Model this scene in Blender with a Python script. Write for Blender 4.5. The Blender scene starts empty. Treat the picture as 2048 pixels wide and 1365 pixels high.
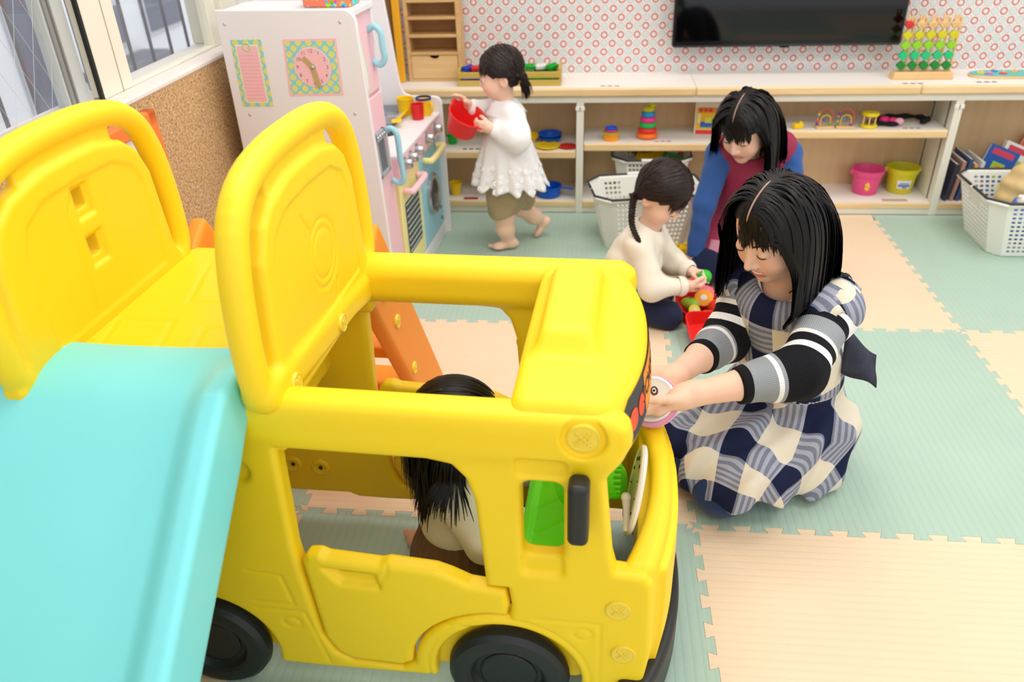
import bpy, math, random
import numpy as np
from mathutils import Vector, Matrix
sc = bpy.context.scene
COL = sc.collection
R_ = math.radians

# ------------------------------------------------------------------ camera
CAM_F, CAM_YAW, CAM_PITCH, CAM_ROLL = 1581.8, 0.112878, 0.541505, -0.0355212
CAM_POS = Vector((-0.26944, -2.46828, 1.41359))
def _camera():
    cz, sz = math.cos(CAM_YAW), math.sin(CAM_YAW)
    cx, sx = math.cos(CAM_PITCH), math.sin(CAM_PITCH)
    cr, sr = math.cos(CAM_ROLL), math.sin(CAM_ROLL)
    Z = Matrix(((cz, -sz, 0), (sz, cz, 0), (0, 0, 1)))
    fwd, rt, up = Z @ Vector((0, cx, -sx)), Z @ Vector((1, 0, 0)), Z @ Vector((0, sx, cx))
    r2 = cr * rt + sr * up
    u2 = -sr * rt + cr * up
    m = Matrix((r2, u2, -fwd)).transposed().to_4x4()
    m.translation = CAM_POS
    cd = bpy.data.cameras.new('camera')
    co = bpy.data.objects.new('camera', cd)
    co.matrix_world = m
    cd.sensor_width = 36.0
    cd.lens = CAM_F / 2048 * 36.0
    cd.clip_start = .02
    cd.clip_end = 60
    cd.dof.use_dof = True
    cd.dof.focus_distance = 1.70
    cd.dof.aperture_fstop = 3.4
    COL.objects.link(co)
    sc.camera = co
_camera()
sc.view_settings.view_transform = 'Standard'
sc.view_settings.look = 'None'
sc.view_settings.gamma = 1
sc.view_settings.use_curve_mapping = False
sc.view_settings.exposure = 0.06
try:
    sc.cycles.use_denoising = True
    sc.cycles.max_bounces = 8
except Exception:
    pass

# ------------------------------------------------------------------ light
w = bpy.data.worlds.new('world'); sc.world = w; w.use_nodes = True
w.node_tree.nodes['Background'].inputs[0].default_value = (.93, .96, 1, 1)
w.node_tree.nodes['Background'].inputs[1].default_value = 1.05
def area(name, loc, size, power, rot=(0, 0, 0), col=(1, .985, .965), sy=None):
    l = bpy.data.lights.new(name, 'AREA')
    l.energy = power; l.color = col; l.size = size
    if sy: l.shape = 'RECTANGLE'; l.size_y = sy
    o = bpy.data.objects.new(name, l); o.location = loc; o.rotation_euler = rot
    COL.objects.link(o); return o
area('ceiling_lamp', (-.4, -1.1, 2.6), 1.2, 18.5, sy=.8)
area('ceiling_lamp', (1.4, -1.1, 2.6), 1.2, 18.5, sy=.8)
area('ceiling_lamp', (-.4, .4, 2.6), 1.2, 14.5, sy=.8)
area('ceiling_lamp', (1.4, .4, 2.6), 1.2, 14.5, sy=.8)
area('ceiling_lamp', (.4, -3.0, 2.6), 1.4, 18, sy=.9)

# ------------------------------------------------------------------ colours and materials
def lin(c):
    return tuple(((v / 255) / 12.92 if v / 255 <= .04045 else ((v / 255 + .055) / 1.055) ** 2.4) for v in c)
_mats = {}
def mat(name, rgb, rough=.5, spec=.5, noise=0, nscale=40, metal=0, trans=0, bump=0, bscale=200, sss=0, alpha=1, coat=0, emit=0, ior=1.45, sheen=0):
    if name in _mats: return _mats[name]
    m = bpy.data.materials.new(name); m.use_nodes = True
    nt = m.node_tree; b = nt.nodes['Principled BSDF']
    c = lin(rgb) + (1,)
    b.inputs['Base Color'].default_value = c
    b.inputs['Roughness'].default_value = rough
    b.inputs['Specular IOR Level'].default_value = spec
    b.inputs['Metallic'].default_value = metal
    b.inputs['Transmission Weight'].default_value = trans
    b.inputs['IOR'].default_value = ior
    b.inputs['Alpha'].default_value = alpha
    b.inputs['Coat Weight'].default_value = coat
    b.inputs['Sheen Weight'].default_value = sheen
    if emit:
        b.inputs['Emission Color'].default_value = c; b.inputs['Emission Strength'].default_value = emit
    if sss:
        b.inputs['Subsurface Weight'].default_value = sss
        b.inputs['Subsurface Radius'].default_value = (1, .35, .2)
        b.inputs['Subsurface Scale'].default_value = .008
    tc = None
    if noise or bump:
        tc = nt.nodes.new('ShaderNodeTexCoord')
    if noise:
        n = nt.nodes.new('ShaderNodeTexNoise'); n.inputs['Scale'].default_value = nscale; n.inputs['Detail'].default_value = 4
        nt.links.new(tc.outputs['Object'], n.inputs['Vector'])
        r = nt.nodes.new('ShaderNodeMapRange'); r.inputs[3].default_value = 1 - noise; r.inputs[4].default_value = 1 + noise
        nt.links.new(n.outputs['Fac'], r.inputs[0])
        mx = nt.nodes.new('ShaderNodeVectorMath'); mx.operation = 'SCALE'
        mx.inputs[0].default_value = c[:3]
        nt.links.new(r.outputs[0], mx.inputs['Scale'])
        nt.links.new(mx.outputs[0], b.inputs['Base Color'])
    if bump:
        n = nt.nodes.new('ShaderNodeTexNoise'); n.inputs['Scale'].default_value = bscale; n.inputs['Detail'].default_value = 3
        nt.links.new(tc.outputs['Object'], n.inputs['Vector'])
        bp = nt.nodes.new('ShaderNodeBump'); bp.inputs['Strength'].default_value = bump; bp.inputs['Distance'].default_value = .002
        nt.links.new(n.outputs['Fac'], bp.inputs['Height']); nt.links.new(bp.outputs[0], b.inputs['Normal'])
    _mats[name] = m
    return m

class NT:
    """small helper to write node graphs"""
    def __init__(s, m): s.nt = m.node_tree
    def n(s, t, **k):
        x = s.nt.nodes.new('ShaderNode' + t)
        for a, v in k.items(): setattr(x, a, v)
        return x
    def l(s, a, b): s.nt.links.new(a, b)
    def m(s, op, a, b=None, c=None):
        x = s.n('Math', operation=op)
        for i, v in enumerate((a, b, c)):
            if v is None: continue
            if isinstance(v, (int, float)): x.inputs[i].default_value = v
            else: s.l(v, x.inputs[i])
        return x.outputs[0]
    def mix(s, f, a, b):
        x = s.n('Mix', data_type='RGBA')
        for k, v in ((0, f), (6, a), (7, b)):
            if isinstance(v, (int, float)): x.inputs[k].default_value = v
            elif isinstance(v, tuple): x.inputs[k].default_value = v if len(v) == 4 else v + (1,)
            else: s.l(v, x.inputs[k])
        return x.outputs[2]

# ------------------------------------------------------------------ objects
def tag(o, label=None, cat=None, group=None, kind=None):
    if label: o['label'] = label
    if cat: o['category'] = cat
    if group: o['group'] = group
    if kind: o['kind'] = kind
    return o
def empty(name, loc=(0, 0, 0), rz=0, label=None, cat=None, group=None):
    o = bpy.data.objects.new(name, None); o.location = loc; o.rotation_euler = (0, 0, rz)
    o.empty_display_size = .05
    COL.objects.link(o)
    return tag(o, label, cat, group)
def link(name, me, m=None, parent=None, smooth=True, loc=None, rot=None):
    if m is not None and not me.materials: me.materials.append(m)
    if smooth and len(me.polygons):
        me.polygons.foreach_set('use_smooth', np.ones(len(me.polygons), bool))
    o = bpy.data.objects.new(name, me)
    if loc is not None: o.location = loc
    if rot is not None: o.rotation_euler = rot
    COL.objects.link(o)
    if parent is not None: o.parent = parent
    return o
def pymesh(name, v, f):
    me = bpy.data.meshes.new(name)
    me.from_pydata([tuple(map(float, p)) for p in v], [], [tuple(int(i) for i in q) for q in f]); me.update()
    return me
def npmesh(name, V, Q):
    """fast mesh from arrays: V (n,3), Q (m,4) or (m,3)"""
    me = bpy.data.meshes.new(name)
    k = Q.shape[1]
    me.vertices.add(len(V)); me.vertices.foreach_set('co', np.ascontiguousarray(V, np.float32).ravel())
    me.loops.add(len(Q) * k); me.loops.foreach_set('vertex_index', np.ascontiguousarray(Q, np.int32).ravel())
    me.polygons.add(len(Q)); me.polygons.foreach_set('loop_start', np.arange(0, len(Q) * k, k, dtype=np.int32))
    me.update(calc_edges=True)
    return me
class MB:
    """collects shapes into one mesh; sharp edges by angle"""
    def __init__(s): s.v = []; s.f = []
    def add(s, v, f):
        b = len(s.v); s.v += [tuple(p) for p in v]; s.f += [tuple(i + b for i in q) for q in f]; return s
    def box(s, c, h, bev=0, M=None):
        c = Vector(c); pts = []; fs = []
        hx, hy, hz = h
        if bev <= 0:
            pts = [Vector((x, y, z)) for z in (-hz, hz) for y in (-hy, hy) for x in (-hx, hx)]
            fs = [(0, 2, 3, 1), (4, 5, 7, 6), (0, 1, 5, 4), (2, 6, 7, 3), (0, 4, 6, 2), (1, 3, 7, 5)]
        else:
            b = min(bev, hx * .99, hy * .99, hz * .99)
            idx = {}
            for sx in (-1, 1):
                for sy in (-1, 1):
                    for sz in (-1, 1):
                        for a in range(3):
                            p = [sx * (hx - b), sy * (hy - b), sz * (hz - b)]
                            p[a] = (sx * hx, sy * hy, sz * hz)[a]
                            idx[sx, sy, sz, a] = len(pts); pts.append(Vector(p))
            def F(*k): fs.append(tuple(idx[i] for i in k))
            for a in range(3):
                o1, o2 = (a + 1) % 3, (a + 2) % 3
                for sg in (-1, 1):
                    def K(u, v_):
                        t = [0, 0, 0]; t[a] = sg; t[o1] = u; t[o2] = v_
                        return (*t, a)
                    q = [K(-1, -1), K(1, -1), K(1, 1), K(-1, 1)]
                    if sg < 0: q.reverse()
                    F(*q)
                for u in (-1, 1):
                    for v_ in (-1, 1):
                        t0 = [0, 0, 0]; t0[a] = -1; t0[o1] = u; t0[o2] = v_
                        t1 = list(t0); t1[a] = 1
                        q = [(*t0, o1), (*t1, o1), (*t1, o2), (*t0, o2)]
                        if u * v_ > 0: q.reverse()
                        F(*q)
            for sx in (-1, 1):
                for sy in (-1, 1):
                    for sz in (-1, 1):
                        q = [(sx, sy, sz, 0), (sx, sy, sz, 1), (sx, sy, sz, 2)]
                        if sx * sy * sz < 0: q.reverse()
                        F(*q)
        if M is not None: pts = [M @ p for p in pts]
        return s.add([p + c for p in pts], fs)
    def b2(s, lo, hi, bev=0):
        return s.box([(a + b) / 2 for a, b in zip(lo, hi)], [abs(b - a) / 2 for a, b in zip(lo, hi)], bev)
    def prism(s, poly, a0, a1, axis=2, bev=0):
        """extrude a polygon (ccw list of 2d) along an axis; axis 0: poly=(y,z), 1: (x,z), 2: (x,y)"""
        def P(u, v_, t):
            return {0: (t, u, v_), 1: (u, t, v_), 2: (u, v_, t)}[axis]
        n = len(poly)
        ar = sum(poly[i][0] * poly[(i + 1) % n][1] - poly[(i + 1) % n][0] * poly[i][1] for i in range(n))
        if ar < 0: poly = poly[::-1]
        rings = []
        if bev > 0:
            ins = offset_poly(poly, -bev)
            rings = [(ins, a0), (poly, a0 + bev), (poly, a1 - bev), (ins, a1)]
        else: rings = [(poly, a0), (poly, a1)]
        v = [P(p[0], p[1], t) for r, t in rings for p in r]
        f = []
        for k in range(len(rings) - 1):
            for i in range(n):
                j = (i + 1) % n
                f.append((k * n + i, k * n + j, (k + 1) * n + j, (k + 1) * n + i))
        f.append(tuple(range(n - 1, -1, -1))); f.append(tuple(range((len(rings) - 1) * n, len(rings) * n)))
        if axis == 1: f = [q[::-1] for q in f]
        return s.add(v, f)
    def tube(s, pts, r, seg=10, closed=False, caps=True, flat=1, upv=None):
        pts = [Vector(p) for p in pts]; n = len(pts)
        rs = r if isinstance(r, (list, tuple)) else [r] * n
        v = []; f = []; nrm = None
        for i in range(n):
            if closed: t = pts[(i + 1) % n] - pts[i - 1]
            else: t = pts[min(i + 1, n - 1)] - pts[max(i - 1, 0)]
            if t.length < 1e-9: t = Vector((0, 0, 1))
            t.normalize()
            if nrm is None:
                a = Vector(upv) if upv else (Vector((0, 0, 1)) if abs(t.z) < .9 else Vector((1, 0, 0)))
                nrm = (a - t * a.dot(t)).normalized()
            else: nrm = (nrm - t * nrm.dot(t)).normalized()
            bn = t.cross(nrm)
            for k in range(seg):
                an = 2 * math.pi * k / seg
                v.append(pts[i] + (nrm * math.cos(an) * flat + bn * math.sin(an)) * rs[i])
        m = n if closed else n - 1
        for i in range(m):
            j = (i + 1) % n
            for k in range(seg):
                l_ = (k + 1) % seg
                f.append((i * seg + k, i * seg + l_, j * seg + l_, j * seg + k))
        if caps and not closed:
            f.append(tuple(range(seg - 1, -1, -1))); f.append(tuple(range((n - 1) * seg, n * seg)))
        return s.add(v, f)
    def lathe(s, prof, seg=32, M=None, arc=None):
        """prof list of (r,z) bottom to top outside; revolve about z"""
        v = []; f = []; n = len(prof)
        for k in range(seg):
            a = 2 * math.pi * k / seg
            for r, z in prof: v.append(Vector((r * math.cos(a), r * math.sin(a), z)))
        for k in range(seg):
            l_ = (k + 1) % seg
            for i in range(n - 1):
                a, b, c, d = k * n + i, l_ * n + i, l_ * n + i + 1, k * n + i + 1
                if prof[i][0] < 1e-7: f.append((a, c, d))
                elif prof[i + 1][0] < 1e-7: f.append((a, b, d))
                else: f.append((a, b, c, d))
        if M is not None: v = [M @ p for p in v]
        return s.add(v, f)
    def ball(s, c, r, seg=16, rings=10, M=None):
        r = r if isinstance(r, (tuple, list)) else (r, r, r)
        prof = [(math.cos(-math.pi / 2 + math.pi * i / rings), math.sin(-math.pi / 2 + math.pi * i / rings)) for i in range(rings + 1)]
        prof[0] = (0, -1); prof[-1] = (0, 1)
        S = Matrix.Diagonal((*r, 1))
        T = Matrix.Translation(c)
        return s.lathe(prof, seg, T @ (M.to_4x4() if M else Matrix.Identity(4)) @ S)
    def build(s, name, m=None, parent=None, smooth=True, ang=35, loc=None, rot=None):
        me = pymesh(name, s.v, s.f)
        o = link(name, me, m, parent, smooth, loc, rot)
        if smooth: sharp(me, ang)
        return o
def sharp(me, ang=35):
    try: me.set_sharp_from_angle(angle=R_(ang))
    except Exception: pass
def offset_poly(poly, d):
    n = len(poly); out = []
    for i in range(n):
        p0, p1, p2 = Vector(poly[i - 1]), Vector(poly[i]), Vector(poly[(i + 1) % n])
        e1, e2 = (p1 - p0), (p2 - p1)
        e1 = e1.normalized() if e1.length > 1e-9 else e2.normalized()
        e2 = e2.normalized() if e2.length > 1e-9 else e1
        n1, n2 = Vector((e1.y, -e1.x)), Vector((e2.y, -e2.x))
        b = n1 + n2
        k = b.dot(n1)
        b = b / k if abs(k) > .3 else n1
        out.append((p1.x + b.x * d, p1.y + b.y * d))
    return out
def rrect(x0, y0, x1, y1, r, seg=5):
    out = []
    for cx, cy, a0 in ((x1 - r, y0 + r, -90), (x1 - r, y1 - r, 0), (x0 + r, y1 - r, 90), (x0 + r, y0 + r, 180)):
        for i in range(seg + 1):
            a = R_(a0 + 90 * i / seg); out.append((cx + r * math.cos(a), cy + r * math.sin(a)))
    return out
def arc(cx, cy, r, a0, a1, n=10):
    return [(cx + r * math.cos(R_(a0 + (a1 - a0) * i / n)), cy + r * math.sin(R_(a0 + (a1 - a0) * i / n))) for i in range(n + 1)]
def spline(pts, n=8, closed=False):
    """Catmull-Rom through points of any dimension"""
    P = np.array(pts, float); m = len(P); out = []
    rng = range(m) if closed else range(m - 1)
    for i in rng:
        if closed: a, b, c, d = P[i - 1], P[i], P[(i + 1) % m], P[(i + 2) % m]
        else: a, b, c, d = P[max(i - 1, 0)], P[i], P[i + 1], P[min(i + 2, m - 1)]
        for k in range(n):
            t = k / n
            out.append(.5 * ((2 * b) + (-a + c) * t + (2 * a - 5 * b + 4 * c - d) * t * t + (-a + 3 * b - 3 * c + d) * t ** 3))
    if not closed: out.append(P[-1])
    return np.array(out)
def copy_tree(o, parent=None):
    c = o.copy(); COL.objects.link(c)
    if parent is not None: c.parent = parent
    for ch in o.children: copy_tree(ch, c)
    return c
def text_mesh(body, size, extrude=.0006, align='CENTER'):
    cu = bpy.data.curves.new('text', 'FONT'); cu.body = body; cu.size = size; cu.extrude = extrude
    cu.align_x = align; cu.align_y = 'CENTER'; cu.resolution_u = 2
    o = bpy.data.objects.new('text', cu); COL.objects.link(o)
    bpy.context.view_layer.update()
    me = bpy.data.meshes.new_from_object(o.evaluated_get(bpy.context.evaluated_depsgraph_get()))
    bpy.data.objects.remove(o); bpy.data.curves.remove(cu)
    return me

# ------------------------------------------------------------------ signed distance modelling
F32 = np.float32
def smin(a, b, k):
    if k <= 0: return np.minimum(a, b)
    h = np.maximum(k - np.abs(a - b), 0) / k
    return np.minimum(a, b) - h * h * k * .25
def smax(a, b, k): return -smin(-a, -b, k)
def sd_sphere(P, c, r): return np.sqrt(((P - np.array(c, F32)) ** 2).sum(1)) - r
def sd_ell(P, c, r, R=None):
    q = P - np.array(c, F32)
    if R is not None: q = q @ np.array(R, F32)
    r = np.array(r, F32)
    k0 = np.sqrt(((q / r) ** 2).sum(1)); k1 = np.sqrt(((q / (r * r)) ** 2).sum(1)) + 1e-9
    return k0 * (k0 - 1) / k1
def sd_cone(P, a, b, ra, rb):
    a = np.array(a, F32); b = np.array(b, F32); ba = b - a; L = float((ba * ba).sum()) + 1e-12
    h = np.clip(((P - a) @ ba) / L, 0, 1)
    d = P - a - h[:, None] * ba
    return np.sqrt((d * d).sum(1)) - (ra + (rb - ra) * h)
def sd_box(P, c, h, r=0, R=None):
    q = P - np.array(c, F32)
    if R is not None: q = q @ np.array(R, F32)
    q = np.abs(q) - (np.array(h, F32) - r)
    return np.sqrt((np.maximum(q, 0) ** 2).sum(1)) + np.minimum(q.max(1), 0) - r
def sd_poly(x, y, poly):
    """2d signed distance to polygon"""
    poly = np.array(poly, F32); n = len(poly)
    d = np.full(x.shape, 1e9, F32); s = np.ones(x.shape, F32)
    for i in range(n):
        a, b = poly[i], poly[i - 1]
        ex, ey = b[0] - a[0], b[1] - a[1]; wx, wy = x - a[0], y - a[1]
        h = np.clip((wx * ex + wy * ey) / (ex * ex + ey * ey + 1e-12), 0, 1)
        bx, by = wx - ex * h, wy - ey * h
        d = np.minimum(d, bx * bx + by * by)
        c1 = y >= a[1]; c2 = y < b[1]; c3 = ex * wy > ey * wx
        s = np.where((c1 & c2 & c3) | (~c1 & ~c2 & ~c3), -s, s)
    return s * np.sqrt(d)
def sd_line(x, y, pts):
    d = np.full(x.shape, 1e9, F32)
    for a, b in zip(pts[:-1], pts[1:]):
        ex, ey = b[0] - a[0], b[1] - a[1]; wx, wy = x - a[0], y - a[1]
        h = np.clip((wx * ex + wy * ey) / (ex * ex + ey * ey + 1e-12), 0, 1)
        d = np.minimum(d, (wx - ex * h) ** 2 + (wy - ey * h) ** 2)
    return np.sqrt(d)
def extr(d2, t, hh, r):
    """extrude a 2d distance, half thickness hh, edge radius r"""
    a = d2 + r; b = np.abs(t) - hh + r
    return np.minimum(np.maximum(a, b), 0) + np.sqrt(np.maximum(a, 0) ** 2 + np.maximum(b, 0) ** 2) - r
class Blob:
    """smooth union of primitives, evaluated only near each one"""
    def __init__(s): s.p = []
    def cone(s, a, b, ra, rb=None, k=.02):
        rb = ra if rb is None else rb
        a = np.array(a, F32); b = np.array(b, F32)
        c = (a + b) / 2; R = float(np.linalg.norm(b - a)) / 2 + max(ra, rb)
        s.p.append((c, R, k, lambda P: sd_cone(P, a, b, ra, rb), 1)); return s
    def chain(s, pts, rs, k=.02):
        for i in range(len(pts) - 1): s.cone(pts[i], pts[i + 1], rs[i], rs[i + 1], k if i == 0 else min(k, .012))
        return s
    def ell(s, c, r, R=None, k=.02, sub=False):
        c = np.array(c, F32)
        s.p.append((c, max(r), k, lambda P: sd_ell(P, c, r, R), -1 if sub else 1)); return s
    def box(s, c, h, rr=.01, R=None, k=.02, sub=False):
        c = np.array(c, F32)
        s.p.append((c, float(np.linalg.norm(h)), k, lambda P: sd_box(P, c, h, rr, R), -1 if sub else 1)); return s
    def __call__(s, P):
        P = np.asarray(P, F32)
        d = np.full(len(P), 9.0, F32)
        for c, R, k, f, sg in s.p:
            q = P - c; dc = np.sqrt((q * q).sum(1)) - R
            m = (dc < d + k) if sg > 0 else (dc < k)
            far = ~m
            if sg > 0: d[far] = np.minimum(d[far], np.maximum(dc[far], k))
            if m.any():
                v = f(P[m])
                d[m] = smin(d[m], v, k) if sg > 0 else smax(d[m], -v, k)
        return d
from concurrent.futures import ThreadPoolExecutor
_pool = ThreadPoolExecutor(4)
def peval(f, P, ch=60000):
    """evaluate f on many points in parallel chunks"""
    P = np.ascontiguousarray(P, F32)
    if len(P) <= ch: return f(P)
    return np.concatenate(list(_pool.map(lambda i: f(P[i:i + ch]), range(0, len(P), ch))))
def mesh_sdf(f, lo, hi, h, proj=True):
    lo = np.array(lo, float); hi = np.array(hi, float)
    B, B2 = 16, 4
    nb = np.ceil((hi - lo) / (h * B)).astype(int) + 1
    g = [lo[i] + (np.arange(nb[i]) + .5) * B * h - h / 2 for i in range(3)]
    C = np.stack(np.meshgrid(*g, indexing='ij'), -1).reshape(-1, 3)
    d = peval(f, C)
    keep = np.abs(d) < B * h * 1.0 + h
    N = nb * B; n2 = nb * (B // B2)
    r = B // B2
    d2 = np.repeat(np.repeat(np.repeat(d.reshape(nb), r, 0), r, 1), r, 2).astype(F32)
    ki = np.argwhere(keep.reshape(nb))
    o = np.stack(np.meshgrid(*[np.arange(r)] * 3, indexing='ij'), -1).reshape(-1, 3)
    i2 = (ki[:, None, :] * r + o[None]).reshape(-1, 3)
    v2 = peval(f, lo + (i2 + .5) * B2 * h - h / 2)
    d2[i2[:, 0], i2[:, 1], i2[:, 2]] = v2
    k2 = i2[np.abs(v2) < B2 * h * 1.0 + h]
    D = np.repeat(np.repeat(np.repeat(d2, B2, 0), B2, 1), B2, 2)
    o = np.stack(np.meshgrid(*[np.arange(B2)] * 3, indexing='ij'), -1).reshape(-1, 3)
    i3 = (k2[:, None, :] * B2 + o[None]).reshape(-1, 3)
    D[i3[:, 0], i3[:, 1], i3[:, 2]] = peval(f, lo + i3 * h)
    S = D < 0
    S[0] = S[-1] = False; S[:, 0] = S[:, -1] = False; S[:, :, 0] = S[:, :, -1] = False
    D = np.where(S, np.minimum(D, -1e-6), np.maximum(D, 1e-6))
    cnt = np.zeros(tuple(np.array(N) - 1), np.uint8)
    offs = [(a, b, c) for a in (0, 1) for b in (0, 1) for c in (0, 1)]
    for a, b, c in offs:
        cnt += S[a:N[0] - 1 + a, b:N[1] - 1 + b, c:N[2] - 1 + c]
    act = np.argwhere((cnt > 0) & (cnt < 8))
    if not len(act): raise ValueError('empty sdf')
    vid = np.full(cnt.shape, -1, np.int32); vid[act[:, 0], act[:, 1], act[:, 2]] = np.arange(len(act))
    vals = np.stack([D[act[:, 0] + a, act[:, 1] + b, act[:, 2] + c] for a, b, c in offs], 1)
    acc = np.zeros((len(act), 3)); n = np.zeros(len(act))
    oi = np.array(offs, float)
    for i in range(8):
        for j in range(i + 1, 8):
            if np.abs(oi[i] - oi[j]).sum() != 1: continue
            a, b = vals[:, i], vals[:, j]
            m = (a < 0) != (b < 0)
            t = a[m] / (a[m] - b[m])
            acc[m] += oi[i] + t[:, None] * (oi[j] - oi[i]); n[m] += 1
    V = lo + (act + acc / n[:, None]) * h
    Q = []
    for ax in range(3):
        u, v_ = (ax + 1) % 3, (ax + 2) % 3
        sl0 = [slice(None)] * 3; sl1 = [slice(None)] * 3
        sl0[ax] = slice(0, N[ax] - 1); sl1[ax] = slice(1, N[ax])
        A, Bb = S[tuple(sl0)], S[tuple(sl1)]
        e = np.argwhere(A != Bb)
        e = e[(e[:, u] > 0) & (e[:, v_] > 0) & (e[:, u] < N[u] - 1) & (e[:, v_] < N[v_] - 1)]
        fl = A[e[:, 0], e[:, 1], e[:, 2]]
        def cid(du, dv):
            k = e.copy(); k[:, u] += du; k[:, v_] += dv
            return vid[k[:, 0], k[:, 1], k[:, 2]]
        q = np.stack([cid(-1, -1), cid(0, -1), cid(0, 0), cid(-1, 0)], 1)
        q[~fl] = q[~fl][:, ::-1]
        Q.append(q)
    Q = np.concatenate(Q); Q = Q[(Q >= 0).all(1)]
    if proj:
        Vf = V.astype(F32); e = h * .4; n = len(Vf); I3 = np.eye(3, dtype=F32) * e
        R4 = peval(f, np.concatenate([Vf, Vf + I3[0], Vf + I3[1], Vf + I3[2]])).reshape(4, n)
        d0 = R4[0]; G = (R4[1:] - d0).T / e
        g2 = (G * G).sum(1) + 1e-6
        st = -(d0 / np.maximum(g2, .25))[:, None] * G
        ln = np.sqrt((st * st).sum(1)); st *= np.minimum(1, h * .7 / (ln + 1e-9))[:, None]
        V = Vf + st
    return V, Q
def sdf_obj(name, f, lo, hi, h, m=None, parent=None, attrs=None, proj=True):
    V, Q = mesh_sdf(f, lo, hi, h, proj=proj)
    me = npmesh(name, V, Q)
    if attrs:
        for k, fn in attrs.items():
            a = fn(V)
            if a.ndim == 1:
                at = me.attributes.new(k, 'FLOAT', 'POINT'); at.data.foreach_set('value', a.astype(F32))
            elif a.shape[1] == 3:
                at = me.attributes.new(k, 'FLOAT_VECTOR', 'POINT'); at.data.foreach_set('vector', a.astype(F32).ravel())
    return link(name, me, m, parent)

# ================================================================== the room
WALL_Y = 1.33
def mat_foam(name, rgb, along_x):
    m = mat(name, rgb, rough=.62, spec=.35)
    g = NT(m); b = m.node_tree.nodes['Principled BSDF']
    geo = g.n('NewGeometry'); sp = g.n('SeparateXYZ'); g.l(geo.outputs['Position'], sp.inputs[0])
    u = sp.outputs[1] if along_x else sp.outputs[0]
    v = sp.outputs[0] if along_x else sp.outputs[1]
    ph = g.m('FRACT', g.m('MULTIPLY', u, 1 / .0205))
    # one rounded rib per pitch with a narrow valley
    rib = g.m('POWER', g.m('ABSOLUTE', g.m('SINE', g.m('MULTIPLY', ph, math.pi))), .45)
    fine = g.n('TexNoise'); fine.inputs['Scale'].default_value = 1
    cb = g.n('CombineXYZ'); g.l(g.m('MULTIPLY', u, 900), cb.inputs[0]); g.l(g.m('MULTIPLY', v, 160), cb.inputs[1])
    g.l(cb.outputs[0], fine.inputs['Vector'])
    weave = g.m('SINE', g.m('MULTIPLY', v, 2 * math.pi / .0042))
    hgt = g.m('ADD', rib, g.m('ADD', g.m('MULTIPLY', fine.outputs[0], .12), g.m('MULTIPLY', weave, .05)))
    bp = g.n('Bump'); bp.inputs['Strength'].default_value = .35; bp.inputs['Distance'].default_value = .002
    g.l(hgt, bp.inputs['Height']); g.l(bp.outputs[0], b.inputs['Normal'])
    big = g.n('TexNoise'); big.inputs['Scale'].default_value = 5; big.inputs['Detail'].default_value = 3
    g.l(geo.outputs['Position'], big.inputs['Vector'])
    fac = g.m('ADD', g.m('MULTIPLY', big.outputs[0], .10), g.m('ADD', g.m('MULTIPLY', fine.outputs[0], .07), g.m('ADD', g.m('MULTIPLY', rib, .05), .86)))
    sc_ = g.n('VectorMath', operation='SCALE'); sc_.inputs[0].default_value = lin(rgb)
    g.l(fac, sc_.inputs['Scale']); g.l(sc_.outputs[0], b.inputs['Base Color'])
    return m
M_GREEN = mat_foam('foam_green', (176, 200, 184), False)
M_PEACH = mat_foam('foam_peach', (238, 212, 180), True)

floor = MB().b2((-2.4, -4.6, -.06), (3.4, WALL_Y, -.021)).build('floor', mat('subfloor', (200, 190, 175), .7), smooth=False)
tag(floor, 'floor laid with interlocking green and peach foam mats', kind='structure')
NT_, AMP = 13, .0093
def edge_line(flat=False):
    """one mat edge from 0 to 1: list of (t, offset), dovetail teeth"""
    if flat: return [(0, 0), (1, 0)]
    p = 1 / NT_; out = [(0, -AMP * 0)]
    for i in range(NT_):
        c = (i + .5) * p
        out += [(c - .215 * p, -AMP), (c - .31 * p, AMP), (c + .31 * p, AMP), (c + .215 * p, -AMP)]
    out.append((1, 0))
    return out
EDGE = edge_line()
def mat_poly(ci, ri, y1=None):
    s = 1 if (ci + ri) % 2 == 0 else 1
    x0, y0, x1 = ci, ri, ci + 1
    yt = ri + 1 if y1 is None else y1
    P = []
    P += [(x0 + t, y0 + o) for t, o in EDGE[:-1]]
    P += [(x1 + o, y0 + t) for t, o in EDGE[:-1] if y0 + t < yt + 1e-6]
    if y1 is None: P += [(x0 + t, yt + o) for t, o in EDGE[:0:-1]]
    else: P += [(x1, yt), (x0, yt)]
    P += [(x0 + o, y0 + t) for t, o in EDGE[:0:-1] if y0 + t < yt + 1e-6]
    return offset_poly(P, -.0002)
for ri in range(-4, 1):
    for ci in range(-2, 3):
        g_ = (ci + ri) % 2 == 1     # (0,-1) green
        poly = mat_poly(ci, ri, 1.05 if ri == 0 else None)
        mb = MB(); n = len(poly)
        mb.add([(p[0], p[1], 0) for p in offset_poly(poly, -.0008)] + [(p[0], p[1], -.0008) for p in poly] + [(p[0], p[1], -.02) for p in poly],
               [tuple(range(n))] + [(i + n, (i + 1) % n + n, (i + 1) % n, i) for i in range(n)] + [(i + 2 * n, (i + 1) % n + 2 * n, (i + 1) % n + n, i + n) for i in range(n)])
        o = mb.build('foam_mat', M_GREEN if g_ else M_PEACH, floor, smooth=False)

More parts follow.
